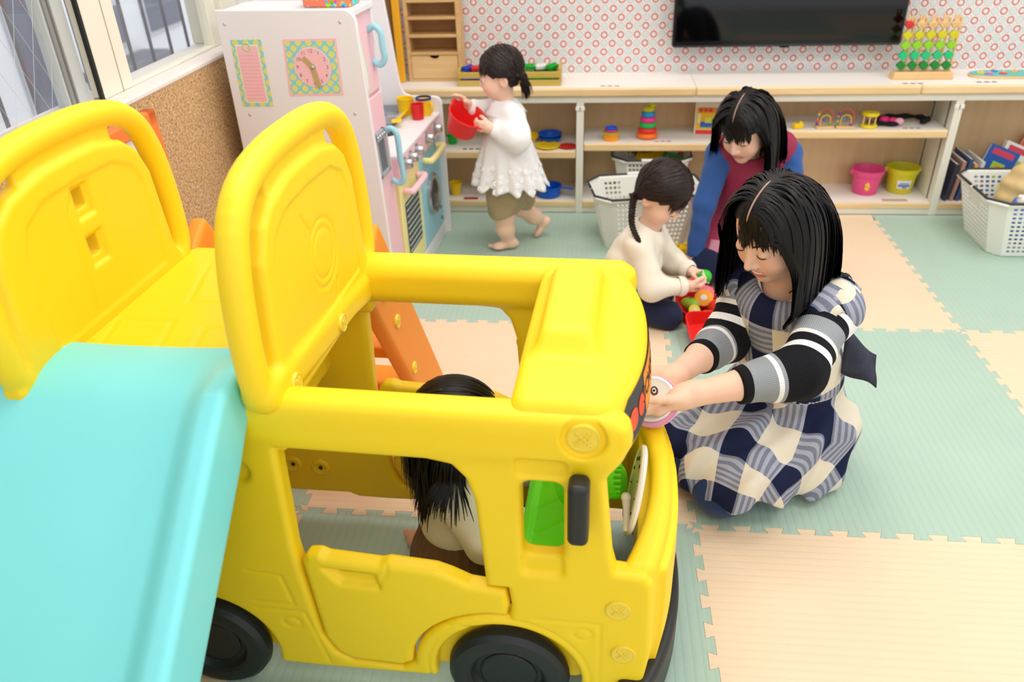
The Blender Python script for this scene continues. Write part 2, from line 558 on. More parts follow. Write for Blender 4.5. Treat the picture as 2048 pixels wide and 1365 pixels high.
# back wall with ring wallpaper
def wallpaper():
    m = mat('wallpaper', (232, 230, 225), .75, .2)
    g = NT(m); b = m.node_tree.nodes['Principled BSDF']
    geo = g.n('NewGeometry'); sp = g.n('SeparateXYZ'); g.l(geo.outputs['Position'], sp.inputs[0])
    C = .0368
    u = g.m('DIVIDE', g.m('ADD', sp.outputs[0], .0105), C); v = g.m('DIVIDE', g.m('SUBTRACT', sp.outputs[2], .008), C)
    iu, iv = g.m('ROUND', u), g.m('ROUND', v)
    fu, fv = g.m('SUBTRACT', u, iu), g.m('SUBTRACT', v, iv)
    par = g.m('FLOORED_MODULO', g.m('ADD', iu, iv), 2)
    r = g.m('SQRT', g.m('ADD', g.m('MULTIPLY', fu, fu), g.m('MULTIPLY', fv, fv)))
    an = g.m('ARCTAN2', fv, fu)
    def band(x, c, w, soft=.03):
        d = g.m('ABSOLUTE', g.m('SUBTRACT', x, c))
        mr = g.n('MapRange'); mr.inputs[1].default_value = w + soft; mr.inputs[2].default_value = w; g.l(d, mr.inputs[0]); return mr.outputs[0]
    ring = band(r, .33, .075)
    spokes = g.m('MULTIPLY', band(r, .30, .04), g.m('GREATER_THAN', g.m('SINE', g.m('MULTIPLY', an, 10)), .55))
    red = g.m('MULTIPLY', g.m('SUBTRACT', 1, par), g.m('MAXIMUM', 0, g.m('SUBTRACT', ring, g.m('MULTIPLY', spokes, .75))))
    outer = g.m('MULTIPLY', g.m('SUBTRACT', 1, par), band(r, .445, .02))
    gring = g.m('MULTIPLY', par, g.m('MAXIMUM', band(r, .40, .03), g.m('MULTIPLY', band(r, .22, .03), .4)))
    dots = g.m('MULTIPLY', par, g.m('MULTIPLY', band(g.m('ABSOLUTE', fu), .08, .02), band(g.m('ABSOLUTE', fv), .08, .05)))
    corner = g.m('LESS_THAN', g.m('ADD', g.m('POWER', g.m('SUBTRACT', .5, g.m('ABSOLUTE', fu)), 2), g.m('POWER', g.m('SUBTRACT', .5, g.m('ABSOLUTE', fv)), 2)), .012)
    c = g.mix(g.m('MULTIPLY', gring, .8), lin((228, 228, 226)), lin((168, 174, 176)))
    c = g.mix(g.m('MULTIPLY', dots, .8), c, lin((180, 184, 184)))
    c = g.mix(g.m('MULTIPLY', corner, .6), c, lin((176, 186, 184)))
    c = g.mix(g.m('MULTIPLY', outer, .5), c, lin((236, 200, 180)))
    c = g.mix(red, c, lin((206, 84, 78)))
    g.l(c, b.inputs['Base Color'])
    return m
wb = MB().b2((-1.7, WALL_Y, 0), (3.4, WALL_Y + .1, 2.65)).build('wall_back', wallpaper(), smooth=False)
tag(wb, 'back wall papered with red and grey rings', kind='structure')

ceil = MB().b2((-1.7, -4.6, 2.65), (3.4, WALL_Y + .1, 2.75)).build('ceiling', mat('ceiling_white', (242, 242, 240), .8), smooth=False); tag(ceil, 'plain white ceiling', kind='structure')
# left wall: cork below, window above
M_WHITE = mat('painted_white', (240, 238, 236), .55, .3)
M_CREAM = mat('cream_aluminium', (236, 232, 214), .4, .4)
M_GREYF = mat('grey_aluminium', (196, 200, 198), .4, .5)
M_BLACKG = mat('black_gasket', (22, 24, 24), .5)
wl = MB()
wl.b2((-1.66, -4.6, 0), (-1.515, WALL_Y, .895)); wl.b2((-1.66, -4.6, 2.0), (-1.515, WALL_Y, 2.65)); wl.b2((-1.66, .42, .895), (-1.515, WALL_Y, 2.0))
wl = wl.build('wall_left', M_WHITE, smooth=False); tag(wl, 'white left wall around the window', kind='structure')
def cork():
    m = mat('cork', (205, 160, 105), .85, .15)
    g = NT(m); b = m.node_tree.nodes['Principled BSDF']
    tc = g.n('TexCoord'); v = g.n('TexVoronoi'); v.inputs['Scale'].default_value = 210; g.l(tc.outputs['Object'], v.inputs['Vector'])
    n = g.n('TexNoise'); n.inputs['Scale'].default_value = 130; n.inputs['Detail'].default_value = 3; g.l(tc.outputs['Object'], n.inputs['Vector'])
    cr = g.n('ValToRGB'); e = cr.color_ramp.elements
    e[0].position = .30; e[0].color = lin((126, 88, 54)) + (1,); e[1].position = .52; e[1].color = lin((212, 174, 128)) + (1,)
    x = cr.color_ramp.elements.new(.75); x.color = lin((226, 194, 150)) + (1,)
    g.l(n.outputs[0], cr.inputs[0])
    c = g.mix(.2, cr.outputs[0], lin((204, 164, 118)))
    hs = g.n('HueSaturation'); g.l(c, hs.inputs['Color']); sp = g.n('SeparateXYZ'); g.l(v.outputs['Color'], sp.inputs[0])
    g.l(g.m('ADD', g.m('MULTIPLY', sp.outputs[0], .35), .82), hs.inputs['Value']); g.l(hs.outputs[0], b.inputs['Base Color'])
    return m
ck = MB().b2((-1.515, -4.0, .06), (-1.50, .40, .897), .003).build('cork_board', cork()); ck.parent = wl
sill = MB().b2((-1.66, -4.4, .895), (-1.495, .42, .915), .006).build('window_sill', mat('sill', (240, 228, 220), .5), wl)
# windows (sliding sashes)
def sash(name, y0, y1, x, frame_m, label, fw=.05, wire=False):
    r = empty(name, (x, (y0 + y1) / 2, .915)); tag(r, label, kind='structure')
    h = (y1 - y0) / 2; H = 1.08
    for s, nm in ((-1, 'sash_stile'), (1, 'sash_stile')):
        w_ = fw if isinstance(fw, float) else fw[0 if s < 0 else 1]
        a, b_ = (-h, -h + w_) if s < 0 else (h - w_, h)
        MB().b2((-.018, a, 0), (.018, b_, H), .003).build(nm, frame_m, r)
    MB().b2((-.016, -h, 0), (.016, h, .008), .002).build('sash_rail', frame_m, r)
    MB().b2((-.016, -h, H - .04), (.016, h, H), .003).build('sash_rail', frame_m, r)
    gl = MB().b2((-.002, -h + .01, .01), (.002, h - .01, H - .02)).build('pane', M_GLASS, r, smooth=False)
    if wire:
        mb = MB(); n = 26
        for i in range(-n, n):
            for s in (-1, 1):
                # diagonal wires clipped to the pane
                pts = []
                for t in (0, 1):
                    z = .01 + t * (H - .03); y = i * .07 + s * t * (H - .03) * .5
                    pts.append([y, z])
                (ya, za), (yb, zb) = pts
                tt = [0, 1]
                for k, lim, sg in ((0, -h + .02, 1), (0, h - .02, -1)):
                    fa, fb = sg * (ya - lim), sg * (yb - lim)
                    if fa < 0 and fb < 0: tt = None; break
                    if fa < 0: tt[0] = max(tt[0], fa / (fa - fb))
                    if fb < 0: tt[1] = min(tt[1], fa / (fa - fb))
                if tt and tt[1] > tt[0]:
                    P = [(.0026, ya + (yb - ya) * t, za + (zb - za) * t) for t in tt]
                    mb.tube(P, .0006, 4)
        o = mb.build('wire_mesh', M_GREYF, gl); o['kind'] = 'stuff'
    return r
def glass_mat():
    m = bpy.data.materials.new('window_glass'); m.use_nodes = True
    nt = m.node_tree; nt.nodes.clear()
    o = nt.nodes.new('ShaderNodeOutputMaterial'); t = nt.nodes.new('ShaderNodeBsdfTransparent'); g = nt.nodes.new('ShaderNodeBsdfGlossy')
    g.inputs['Roughness'].default_value = .02
    t.inputs[0].default_value = (.97, .98, .98, 1)
    mx = nt.nodes.new('ShaderNodeMixShader'); mx.inputs[0].default_value = .05; nt.links.new(t.outputs[0], mx.inputs[1]); nt.links.new(g.outputs[0], mx.inputs[2])
    nt.links.new(mx.outputs[0], o.inputs[0])
    return m
M_GLASS = glass_mat()
w1 = sash('window_1', -1.75, -.478, -1.60, M_GREYF, 'wired glass window sash with grey frame at far left', fw=(.05, .09), wire=True)
w2 = sash('window_2', -.462, .30, -1.57, M_CREAM, 'clear window sash with cream frame beside the play kitchen', fw=(.15, .07))
MB().b2((.006, -.3815 - .0085, 0), (.016, -.3815 + .0015, 1.08)).build('gasket', M_BLACKG, w2, smooth=False)
MB().b2((.018, -.29, 0), (.0195, -.288, 1.08)).build('seam_line', mat('seam', (170, 160, 130), .6), w2, smooth=False)
w3 = sash('window_3', -3.2, -1.76, -1.57, M_CREAM, 'window sash behind the slide outside the frame', fw=.06)
for k, (ya, yb, mm) in enumerate(((.30, .42, M_CREAM),)):
    t = MB().b2((-1.66, ya, .915), (-1.53, yb, 2.0), .004).build('trim_1', mm); tag(t, 'cream window jamb beside the play kitchen', kind='structure')
# grey inner track lines of the left sash
for i, (a, wd) in enumerate(((.06, .006), (.075, .012))):
    MB().b2((.018, .636 - a - wd, .0), (.024, .636 - a, 1.08)).build('track_line', mat('track', (140, 140, 138), .5), w1, smooth=False)
# balcony railing and neighbouring houses outside
M_RAIL = mat('railing_grey', (140, 136, 142), .5)
rl = empty('balcony_railing', (-1.95, -.5, .1), label='grey vertical bar railing outside the window', cat='railing')
for i in range(-22, 24):
    MB().tube([(0, i * .147 + .007 + .5 - .055, 0), (0, i * .147 + .007 + .5 - .055, 1.5)], .0065, 8).build('baluster', M_RAIL, rl)
MB().b2((-.02, -3, 1.5), (.02, 4, 1.53), .004).build('top_rail', M_RAIL, rl)
M_HW = mat('house_white', (252, 252, 254), .8, noise=.02, nscale=3)
M_HG = mat('house_grey', (178, 174, 184), .8, noise=.1, nscale=3)
M_HD = mat('house_window', (120, 124, 140), .3)
hs = empty('white_house', (-6.2, 5.2, -2.5), label='white neighbouring house seen through the clear window', cat='house')
MB().b2((-.6, -4.0, 0), (0, 6, 5.2)).build('house_wall', M_HW, hs, smooth=False)
for i, (y, z, a, b_) in enumerate(((.6, 1.6, .35, 1.4), (1.9, 2.1, .5, .55), (1.9, 3.0, .5, .55), (-.9, 1.5, .4, 1.2), (-1.9, 2.6, .3, .5), (3.4, 2.1, .5, .6))):
    f = MB().b2((0, y - a, z), (.05, y + a, z + b_), .01).build('house_window', mat('hframe', (214, 214, 220), .5), hs)
    MB().b2((.05, y - a + .06, z + .06), (.06, y + a - .06, z + b_ - .06)).build('house_pane', M_HD, f, smooth=False)
for z in (1.25, 1.38, 1.51, .9, 1.02):
    MB().b2((0, -3, z), (.08, 5, z + .05)).build('siding_board', mat('siding', (244, 244, 248), .7), hs, smooth=False)
MB().b2((0, 1.2, 1.9), (.4, 2.7, 2.0), .02).build('awning', mat('awning', (150, 150, 156), .6), hs)
hg = empty('grey_house', (-4.6, .9, -2.5), label='grey mauve building seen through the wired glass window', cat='house')
MB().b2((-.8, -6, 0), (0, 1.0, 5.4)).build('house_wall', M_HG, hg, smooth=False)
for i, (y, z, a, b_) in enumerate(((.2, 1.7, .3, .9), (-.9, 2.4, .4, .9), (.25, 3.1, .35, .7), (-2.4, 1.8, .5, 1.1))):
    f = MB().b2((0, y - a, z), (.05, y + a, z + b_), .01).build('house_window', mat('hframe2', (226, 228, 232), .5), hg)
    MB().b2((.05, y - a + .06, z + .06), (.06, y + a - .06, z + b_ - .06)).build('house_pane', mat('dark_pane', (70, 74, 92), .3), f, smooth=False)
MB().b2((0, -5, 2.2), (.5, .9, 2.28), .02).build('house_ledge', mat('ledge', (205, 205, 212), .7), hg)
for y in (-.45, .75): MB().tube([(.1, y, 0), (.1, y, 5.4)], .05, 8).build('drain_pipe', mat('pipe', (112, 112, 140), .6), hg)
gd = MB().b2((-7, -8, -2.7), (-1.9, 10, -2.6)).build('street_ground', mat('street', (170, 168, 172), .8), smooth=False); tag(gd, 'grey street below the window', kind='structure')
# balcony slab carrying the railing
bal = MB().b2((-2.1, -5, -.02), (-1.67, 5, .1)).build('balcony_slab', mat('slab', (205, 203, 200), .8), smooth=False); tag(bal, 'concrete balcony slab outside the window', kind='structure')

# ================================================================== toy bus with slide
BUS_O = (-.6, -1.29)          # bus origin in its own turned frame (length, side)
_th = R_(-3.0)
bus = empty('toy_bus', (BUS_O[0] * math.cos(_th) - BUS_O[1] * math.sin(_th), BUS_O[0] * math.sin(_th) + BUS_O[1] * math.cos(_th), 0), _th,
            'yellow plastic toy school bus playhouse with blue slide and black wheels', 'toy bus')
# everything below is written in (l, s, z); shift to the origin at build time
SH = np.array((BUS_O[0], BUS_O[1], 0), F32)
def plastic(name, rgb, rough=.48, spec=.6):
    return mat(name, rgb, rough, spec, noise=.015, nscale=9, bump=.06, bscale=700)
M_YEL = plastic('bus_yellow', (255, 216, 22))
M_CYAN = plastic('slide_cyan', (132, 228, 232), .42)
M_ORG = plastic('ladder_orange', (250, 150, 20))
M_BLK = plastic('wheel_black', (26, 29, 30), .45)
M_LIME = plastic('dash_green', (98, 226, 16), .32)
M_BOLT = mat('clear_yellow_bolt', (246, 214, 60), .18, .6, coat=.3)
def bus_sdf(name, f, lo, hi, h, m, parent=None, attrs=None):
    g = lambda P: f(P[:, 0] + SH[0], P[:, 1] + SH[1], P[:, 2])
    lo = np.array(lo) - SH; hi = np.array(hi) - SH
    return sdf_obj(name, g, lo, hi, h, m, bus if parent is None else parent)
def bmb(mb, name, m, parent=None, **k):
    mb.v = [(p[0] - SH[0], p[1] - SH[1], p[2]) for p in mb.v]
    return mb.build(name, m, bus if parent is None else parent, **k)

NS, FS = -1.55, -1.03         # outer faces of the near and the far side
FW, RW, WR = (-.325, .111), (-.915, .111), .111
OUT = [(-1.17, .075), (-1.17, .66), (-.845, .66), (-.80, .69), (-.775, .714), (-.155, .716), (-.128, .70), (-.122, .675), (-.137, .645), (-.158, .60), (-.143, .44),
       (-.135, .405), (-.085, .40), (-.073, .38), (-.066, .22), (-.078, .12), (-.10, .10), (-.17, .10), (-.20, .085), (-.46, .085), (-.70, .075), (-.775, .075), (-.80, .085)]
DOOR_OPEN = [(-.688, .622), (-.44, .622), (-.40, .612), (-.378, .585), (-.366, .54), (-.356, .345), (-.318, .345), (-.313, .30), (-.318, .272), (-.345, .272)] + \
    [(-.325 + .178 * math.cos(R_(a)), .115 + .158 * math.sin(R_(a))) for a in range(100, 172, 10)] + [(-.505, .115), (-.53, .10), (-.63, .105), (-.66, .125), (-.68, .17), (-.697, .39)]
WIN2 = rrect(-.29, .425, -.222, .59, .018)
ZROOF = (.625, .742)
def side_sdf(near):
    so = NS if near else FS
    sg = 1 if near else -1          # direction to the inside
    def f(l, s, z):
        t = (s - so) * sg            # depth from the outer face
        if not near: z = np.where(z > .55, z - .018, z)
        d2 = sd_poly(l, z, OUT)
        o = sd_poly(l, z, DOOR_OPEN)
        d2 = smax(d2, -o, .012)
        d2 = smax(d2, -sd_poly(l, z, WIN2), .012)
        arch = []
        for c in (FW, RW):
            arch.append(np.sqrt((l - c[0]) ** 2 + (z - c[1]) ** 2) - .137)
        d = extr(d2, t - .02, .02, .012)
        for a_ in (arch if near else arch[:1]): d = smax(d, -np.maximum(a_, t - .03), .012)
        # rounded roof bar and pillars
        bar = np.stack([l + .455, t - .033, z - .668], 1)
        q = np.abs(bar) - (np.array((.325, .033, .047), F32) - .03)
        d = smin(d, np.sqrt((np.maximum(q, 0) ** 2).sum(1)) + np.minimum(q.max(1), 0) - .03, .02)
        # bulging rear wheel fairing / nose flare
        if near:
            # recess above and sill below the small window
            rec = extr(sd_poly(l, z, rrect(-.297, .60, -.218, .638, .01)), t, .006, .005)
            d = smax(d, -rec, .008)
            rec = extr(sd_poly(l, z, rrect(-.292, .385, -.222, .43, .012)), t, .010, .008)
            d = smax(d, -rec, .01)
            ring = np.sqrt((l + .193) ** 2 + (z - .683) ** 2)
            d = smax(d, -np.maximum(ring - .035, np.abs(t) - .004), .006)
            # engraved lines
            gl = np.minimum(sd_line(l, z, [(-.50, .232), (-.305, .240)]), sd_line(l, z, [(-.272, .276), (-.158, .278), (-.156, .10)]))
            gl = np.minimum(gl, np.abs(np.sqrt(((l + .188) / 1.15) ** 2 + (z - .248) ** 2) - .014))
            gl = np.minimum(gl, np.abs(np.sqrt((l + .325) ** 2 + (z - .115) ** 2) - .153))
            gl = np.minimum(gl, sd_line(l, z, [(-.80, .33), (-.735, .325), (-.722, .25), (-.80, .25)]))
            gl = np.minimum(gl, sd_line(l, z, [(-.80, .232), (-.705, .232), (-.675, .09)]))
            gl = np.minimum(gl, np.abs(np.sqrt(((l + .735) / 1.3) ** 2 + (z - .20) ** 2) - .013))
            d = d + .0022 * np.exp(-(gl / .0032) ** 2) * (np.abs(t) < .02)
            hole = np.sqrt((l + .765) ** 2 + ((z - .565) * .9) ** 2) - .019
            d = smax(d, -np.maximum(hole, np.abs(t) - .010), .012)
        return d
    return f
bus_sdf('side_panel', side_sdf(True), (-1.2, NS - .03, .05), (-.03, NS + .09, .78), .0036, M_YEL)
bus_sdf('side_panel', side_sdf(False), (-1.2, FS - .09, .05), (-.03, FS + .03, .78), .006, M_YEL)
# doors
DOOR = [(-.688, .365), (-.676, .382), (-.655, .385), (-.64, .378), (-.545, .372), (-.53, .378), (-.445, .372), (-.418, .362), (-.385, .345), (-.322, .338), (-.317, .30), (-.322, .276), (-.347, .276)] + \
    [(-.325 + .184 * math.cos(R_(a)), .115 + .163 * math.sin(R_(a))) for a in range(102, 170, 9)] + [(-.508, .121), (-.53, .108), (-.63, .111), (-.657, .13), (-.676, .172)]
def door_sdf(near):
    so = NS if near else FS; sg = 1 if near else -1; up = 0 if near else .036
    def f(l, s, z):
        t = (s - so) * sg; z = np.where(z > .2, z - up, z)
        d = extr(sd_poly(l, z, DOOR), t - .016, .018, .012)
        # hand hold: recess with a slot
        d = smax(d, -extr(sd_poly(l, z, [(-.648, .354), (-.555, .350), (-.553, .318), (-.585, .318), (-.622, .321)]), t, .012, .008), .012)
        d = smax(d, -np.maximum(sd_poly(l, z, rrect(-.628, .339, -.566, .348, .003)), np.abs(t - .016) - .05), .004)
        gl = sd_line(l, z, [(-.53, .378), (-.533, .357), (-.552, .318)])
        d = d + .0018 * np.exp(-(gl / .004) ** 2) * (t < .006)
        return d
    return f
bus_sdf('door', door_sdf(True), (-.72, NS - .02, .08), (-.29, NS + .06, .43), .0036, M_YEL)
bus_sdf('door', door_sdf(False), (-.72, FS - .06, .08), (-.29, FS + .02, .47), .006, M_YEL)

# roof visor: curved front, raised dome, sign face
def front_curve(s, a=-.165, b=-.105):
    """front edge of the visor across the width"""
    u = np.clip((s + 1.29) / .265, -1.05, 1.05)
    return b + (a - b) * np.abs(u) ** 2.2
def visor(l, s, z):
    u = (s + 1.29)
    top = .742 - .10 * u * u - .05 * np.maximum(l + .2, 0) - .02 * np.abs(l + .22)
    fr = front_curve(s)
    # box in (l, s, z) with a curved front and arched top
    a = np.maximum(-.308 - l, l - fr - .012 * (.74 - z) / .1)
    b = np.abs(u) - .25
    c = np.maximum(z - top, (.605 + .0 * l) - z)
    w_ = np.stack([a + .025, b + .025, c + .025], 1)
    d = np.minimum(w_.max(1), 0) + np.sqrt((np.maximum(w_, 0) ** 2).sum(1)) - .025
    # hollow it out from below and behind
    a2 = np.maximum(-.33 - l, l - fr + .03); b2 = np.abs(u) - .222; c2 = np.maximum(z - top + .03, .55 - z)
    d = smax(d, -np.maximum(np.maximum(a2, b2), c2), .02)
    # dome
    q = np.stack([l + .232, u - .022, z - .737], 1)
    hx = .052 - .35 * np.maximum(z - .742, 0); hy = .147 - .9 * np.maximum(z - .742, 0)
    w_ = np.stack([np.abs(q[:, 0]) - hx + .012, np.abs(q[:, 1]) - hy + .012, np.abs(q[:, 2]) - .040 + .012], 1)
    dd = np.minimum(w_.max(1), 0) + np.sqrt((np.maximum(w_, 0) ** 2).sum(1)) - .012
    return smin(d, dd, .014)
vis = bus_sdf('roof_visor', visor, (-.35, -1.6, .57), (-.06, -.98, .81), .004, M_YEL)

# nose / bonnet with windscreen opening behind it
def nose(l, s, z):
    u = (s + 1.29)
    fr = front_curve(s, -.078, -.036) - .03 * np.maximum(z - .30, 0) - .12 * np.maximum(.2 - z, 0)
    back = -.128 + .05 * (1 - np.clip(np.abs(u) / .24, 0, 1) ** 2)
    a = np.maximum(back - l, l - fr); b = np.abs(u) - .245; c = np.maximum(z - .405 - .012 * (1 - (u / .26) ** 2), .105 - z)
    w_ = np.stack([a + .018, b + .018, c + .018], 1)
    d = np.minimum(w_.max(1), 0) + np.sqrt((np.maximum(w_, 0) ** 2).sum(1)) - .018
    # stepped bonnet edge, grille and lamp outlines in relief
    st = np.stack([np.abs(u) - .21 + .01, np.abs(z - .25) - .125 + .01], 1)
    d2 = np.minimum(st.max(1), 0) + np.sqrt((np.maximum(st, 0) ** 2).sum(1)) - .01
    d = smin(d, np.maximum(np.maximum(d2, l - fr - .014), -.1 - l), .01)
    for c_ in (-.165, .165):
        r = np.sqrt((u - c_) ** 2 + (z - .27) ** 2)
        d = d + .003 * np.exp(-((r - .035) / .004) ** 2) * (l > fr - .02)
    for zz in (.18, .21, .24, .27, .30):
        d = d + .003 * np.exp(-((z - zz) / .005) ** 2) * (np.abs(u) < .09) * (l > fr - .02)
    return d
bus_sdf('bonnet', nose, (-.18, -1.58, .07), (.03, -1.0, .45), .0045, M_YEL)
def bumper(l, s, z):
    u = (s + 1.29)
    fr = front_curve(s, -.062, -.004)
    back = front_curve(s, -.125, -.065)
    a = np.maximum(back - l, l - fr); b = np.abs(u) - .275; c = np.abs(z - .085) - .055
    w_ = np.stack([a + .014, b + .014, c + .014], 1)
    return np.minimum(w_.max(1), 0) + np.sqrt((np.maximum(w_, 0) ** 2).sum(1)) - .014
bus_sdf('bumper', bumper, (-.17, -1.6, .01), (.05, -.98, .17), .0045, M_BLK)

# bulkhead behind the cab seat, deck, guard panels
def bulkhead(l, s, z):
    d = sd_box(np.stack([l + .80, s + 1.29, z - .575], 1), (0, 0, 0), (.018, .235, .11), .012)
    rec = sd_box(np.stack([l + .775, s + 1.29, z - .57], 1), (0, 0, 0), (.014, .17, .1), .01)
    return smax(d, -rec, .01)
bus_sdf('bulkhead', bulkhead, (-.85, -1.55, .43), (-.75, -1.03, .72), .006, M_YEL)
def deck(l, s, z):
    d = sd_box(np.stack([l + .90, s + 1.255, z - .688], 1), (0, 0, 0), (.235, .265, .025), .014)
    for cl, cs in ((-1.0, -1.40), (-.82, -1.42), (-.94, -1.16), (-.80, -1.20)):
        x, y = l - cl, s - cs
        q = np.maximum(np.abs(x + .25 * y) - .055, np.abs(y) - .085)
        d = d + .0034 * np.exp(-(q / .0045) ** 2) * (z > .69) * (q > -.02)
    return d
bus_sdf('deck', deck, (-1.17, -1.56, .65), (-.64, -.96, .74), .0045, M_YEL)

def guard(lc, kind):
    """upright guard panel across the bus: handle loop, corner slots, recessed face"""
    HB = .28
    arch = lambda u: 1.085 - .30 * u * u        # top outline
    outer = [(-.25, .60), (.25, .60), (.268, .70), (.283, .76), (.287, .85), (.275, .95), (.245, 1.025), (.19, 1.066), (.10, 1.082), (0, 1.086), (-.10, 1.082), (-.19, 1.066), (-.245, 1.025), (-.275, .95), (-.287, .85), (-.283, .76), (-.268, .70)]
    inner = [(-.25, .62), (.25, .62), (.248, .725), (.222, .765), (.213, .86), (.206, .93), (.182, .98), (.145, 1.008), (.07, 1.026), (0, 1.028), (-.07, 1.026), (-.145, 1.008), (-.182, .98), (-.206, .93), (-.213, .86), (-.222, .765), (-.248, .725)]
    face = [(-.172, .745), (.172, .745), (.176, .82), (.17, .915), (.152, .955), (.10, .98), (0, .985), (-.10, .98), (-.152, .955), (-.17, .915), (-.176, .82)]
    band = [(-.135, .96), (-.125, 1.08), (.125, 1.08), (.135, .96)]
    loop = spline([(.235, .71), (.262, .745), (.268, .79), (.266, .86), (.253, .945), (.224, 1.012), (.17, 1.05), (.09, 1.066), (0, 1.069), (-.09, 1.066), (-.17, 1.05), (-.224, 1.012), (-.253, .945), (-.266, .86), (-.268, .79), (-.262, .745), (-.235, .71)], 3)
    def f(l, s, z):
        u = s + 1.29; t = l - lc; z = z + .011
        dl = sd_line(u, z, loop)
        d = np.sqrt(dl ** 2 + t ** 2) - .0235
        di = sd_poly(np.where(u < 0, u * .88, u) if kind == 0 else u, z, inner)
        d = smin(d, extr(di, t, .022, .014), .005)
        d = smin(d, extr(sd_poly(u, z, band), t, .010, .008), .006)
        # recessed face on both sides
        df = sd_poly(u, z, face)
        rec = np.maximum(df, .019 - np.abs(t))
        d = smax(d, -rec, .004)
        if kind == 0:      # rear: left field line, two slots
            gl = sd_line(u, z, [(-.02, .98), (-.052, .935), (-.055, .75)])
            d = d + .002 * np.exp(-(gl / .0035) ** 2)
            for zc in (.950, .862):
                slot = np.maximum(np.abs(u + .005) - .014, np.abs(z - zc) - .017)
                dish = np.maximum(np.abs(u + .005) - .023, np.abs(z - zc + .005) - .028)
                d = smax(d, -np.maximum(dish, .012 - t), .008)
                d = smax(d, -np.maximum(slot, np.abs(t) - .1), .004)
        else:              # cab side: moulded ring outline
            r = np.sqrt((u - .02) ** 2 + (z - .85) ** 2)
            gl = np.minimum(np.abs(r - .045), np.abs(r - .062))
            gl = np.minimum(gl, sd_line(u, z, [(-.05, .945), (-.02, .905), (-.03, .87)]))
            gl = np.minimum(gl, sd_line(u, z, [(.06, .78), (.045, .74)]))
            d = d + .0022 * np.exp(-(gl / .0035) ** 2)
            # foot rail that follows the roof line
            ft = sd_line(u, z, [(-.245, .735), (0, .712), (.25, .685)])
            d = smin(d, extr(ft - .032, t, .03, .02), .012)
            cut = sd_poly(u, z, [(-.215, .50), (-.215, .672), (-.1, .690), (.1, .678), (.21, .652), (.21, .50)])
            d = smax(d, -cut, .012)
        return d
    return f
bus_sdf('guard_panel', guard(-1.105, 0), (-1.15, -1.62, .56), (-1.06, -.96, 1.12), .0042, M_YEL)
bus_sdf('guard_panel', guard(-.69, 1), (-.74, -1.62, .56), (-.64, -.96, 1.12), .0042, M_YEL)

# slide
prof = spline([(-1.41, .722), (-1.47, .732), (-1.53, .722), (-1.59, .685), (-1.72, .57), (-1.9, .41), (-2.1, .23), (-2.25, .115), (-2.38, .06), (-2.52, .048)], 6)
SL0, SL1 = -1.30, -.712
def slide(l, s, z):
    # distance below/above the running line in the side view
    d = np.full(l.shape, 1e9, F32); sg = np.ones(l.shape, F32)
    best = d.copy(); sgn = np.zeros(l.shape, F32)
    for a, b in zip(prof[:-1], prof[1:]):
        ex, ey = b[0] - a[0], b[1] - a[1]; wx, wy = s - a[0], z - a[1]
        h = np.clip((wx * ex + wy * ey) / (ex * ex + ey * ey), 0, 1)
        bx, by = wx - ex * h, wy - ey * h
        dd = bx * bx + by * by
        c = ex * wy - ey * wx
        m = dd < best
        best = np.where(m, dd, best); sgn = np.where(m, np.where(c < 0, 1, -1), sgn)
    dist = np.sqrt(best) * sgn          # + above the bed
    lc = (SL0 + SL1) / 2; hw = (SL1 - SL0) / 2
    u = np.abs(l - lc)
    ramp = np.clip((-1.47 - s) / .13, 0, 1)
    rail = np.clip((u - hw + .105) / .07, 0, 1); rail = rail * rail * (3 - 2 * rail)
    top = (.052 * ramp) * rail + .012 * np.clip(u / hw, 0, 1) ** 2
    thick = .030 + .02 * rail * ramp
    dz = np.maximum(dist - top, -(dist - top) - thick - .055 * rail * ramp)
    w_ = np.stack([dz + .012, u - hw + .02, np.maximum(s + 1.425, -2.50 - s) + .012], 1)
    return np.minimum(w_.max(1), 0) + np.sqrt((np.maximum(w_, 0) ** 2).sum(1)) - .014
bus_sdf('slide', slide, (-1.35, -2.56, -.06), (-.66, -1.32, .86), .005, M_CYAN)

# climbing ladder on the far side
LA, LB = (-1.0, .70), (-.56, .0)
def ladder(l, s, z):
    ex, ey = LB[0] - LA[0], LB[1] - LA[1]; L = math.hypot(ex, ey); ex, ey = ex / L, ey / L
    a = (s - LA[0]) * ex + (z - LA[1]) * ey; n = -(s - LA[0]) * ey + (z - LA[1]) * ex
    d = np.full(l.shape, 9., F32)
    for lc in (-.70, -1.10):
        q = np.abs(np.stack([l - lc, n + .0 * l, a - L / 2], 1)) - (np.array((.02, .085, L / 2 + .02), F32) - .014)
        d = np.minimum(d, np.minimum(q.max(1), 0) + np.sqrt((np.maximum(q, 0) ** 2).sum(1)) - .014)
    for k in range(3):
        q = np.abs(np.stack([l + .90, s - (LA[0] + (LB[0] - LA[0]) * (k + .8) / 3.6), z - (LA[1] + (LB[1] - LA[1]) * (k + .8) / 3.6)], 1)) - (np.array((.2, .05, .018), F32) - .012)
        d = smin(d, np.minimum(q.max(1), 0) + np.sqrt((np.maximum(q, 0) ** 2).sum(1)) - .012, .01)
    return np.maximum(d, .002 - z)
bus_sdf('ladder', ladder, (-1.15, -1.1, -.02), (-.65, -.45, .78), .007, M_ORG)

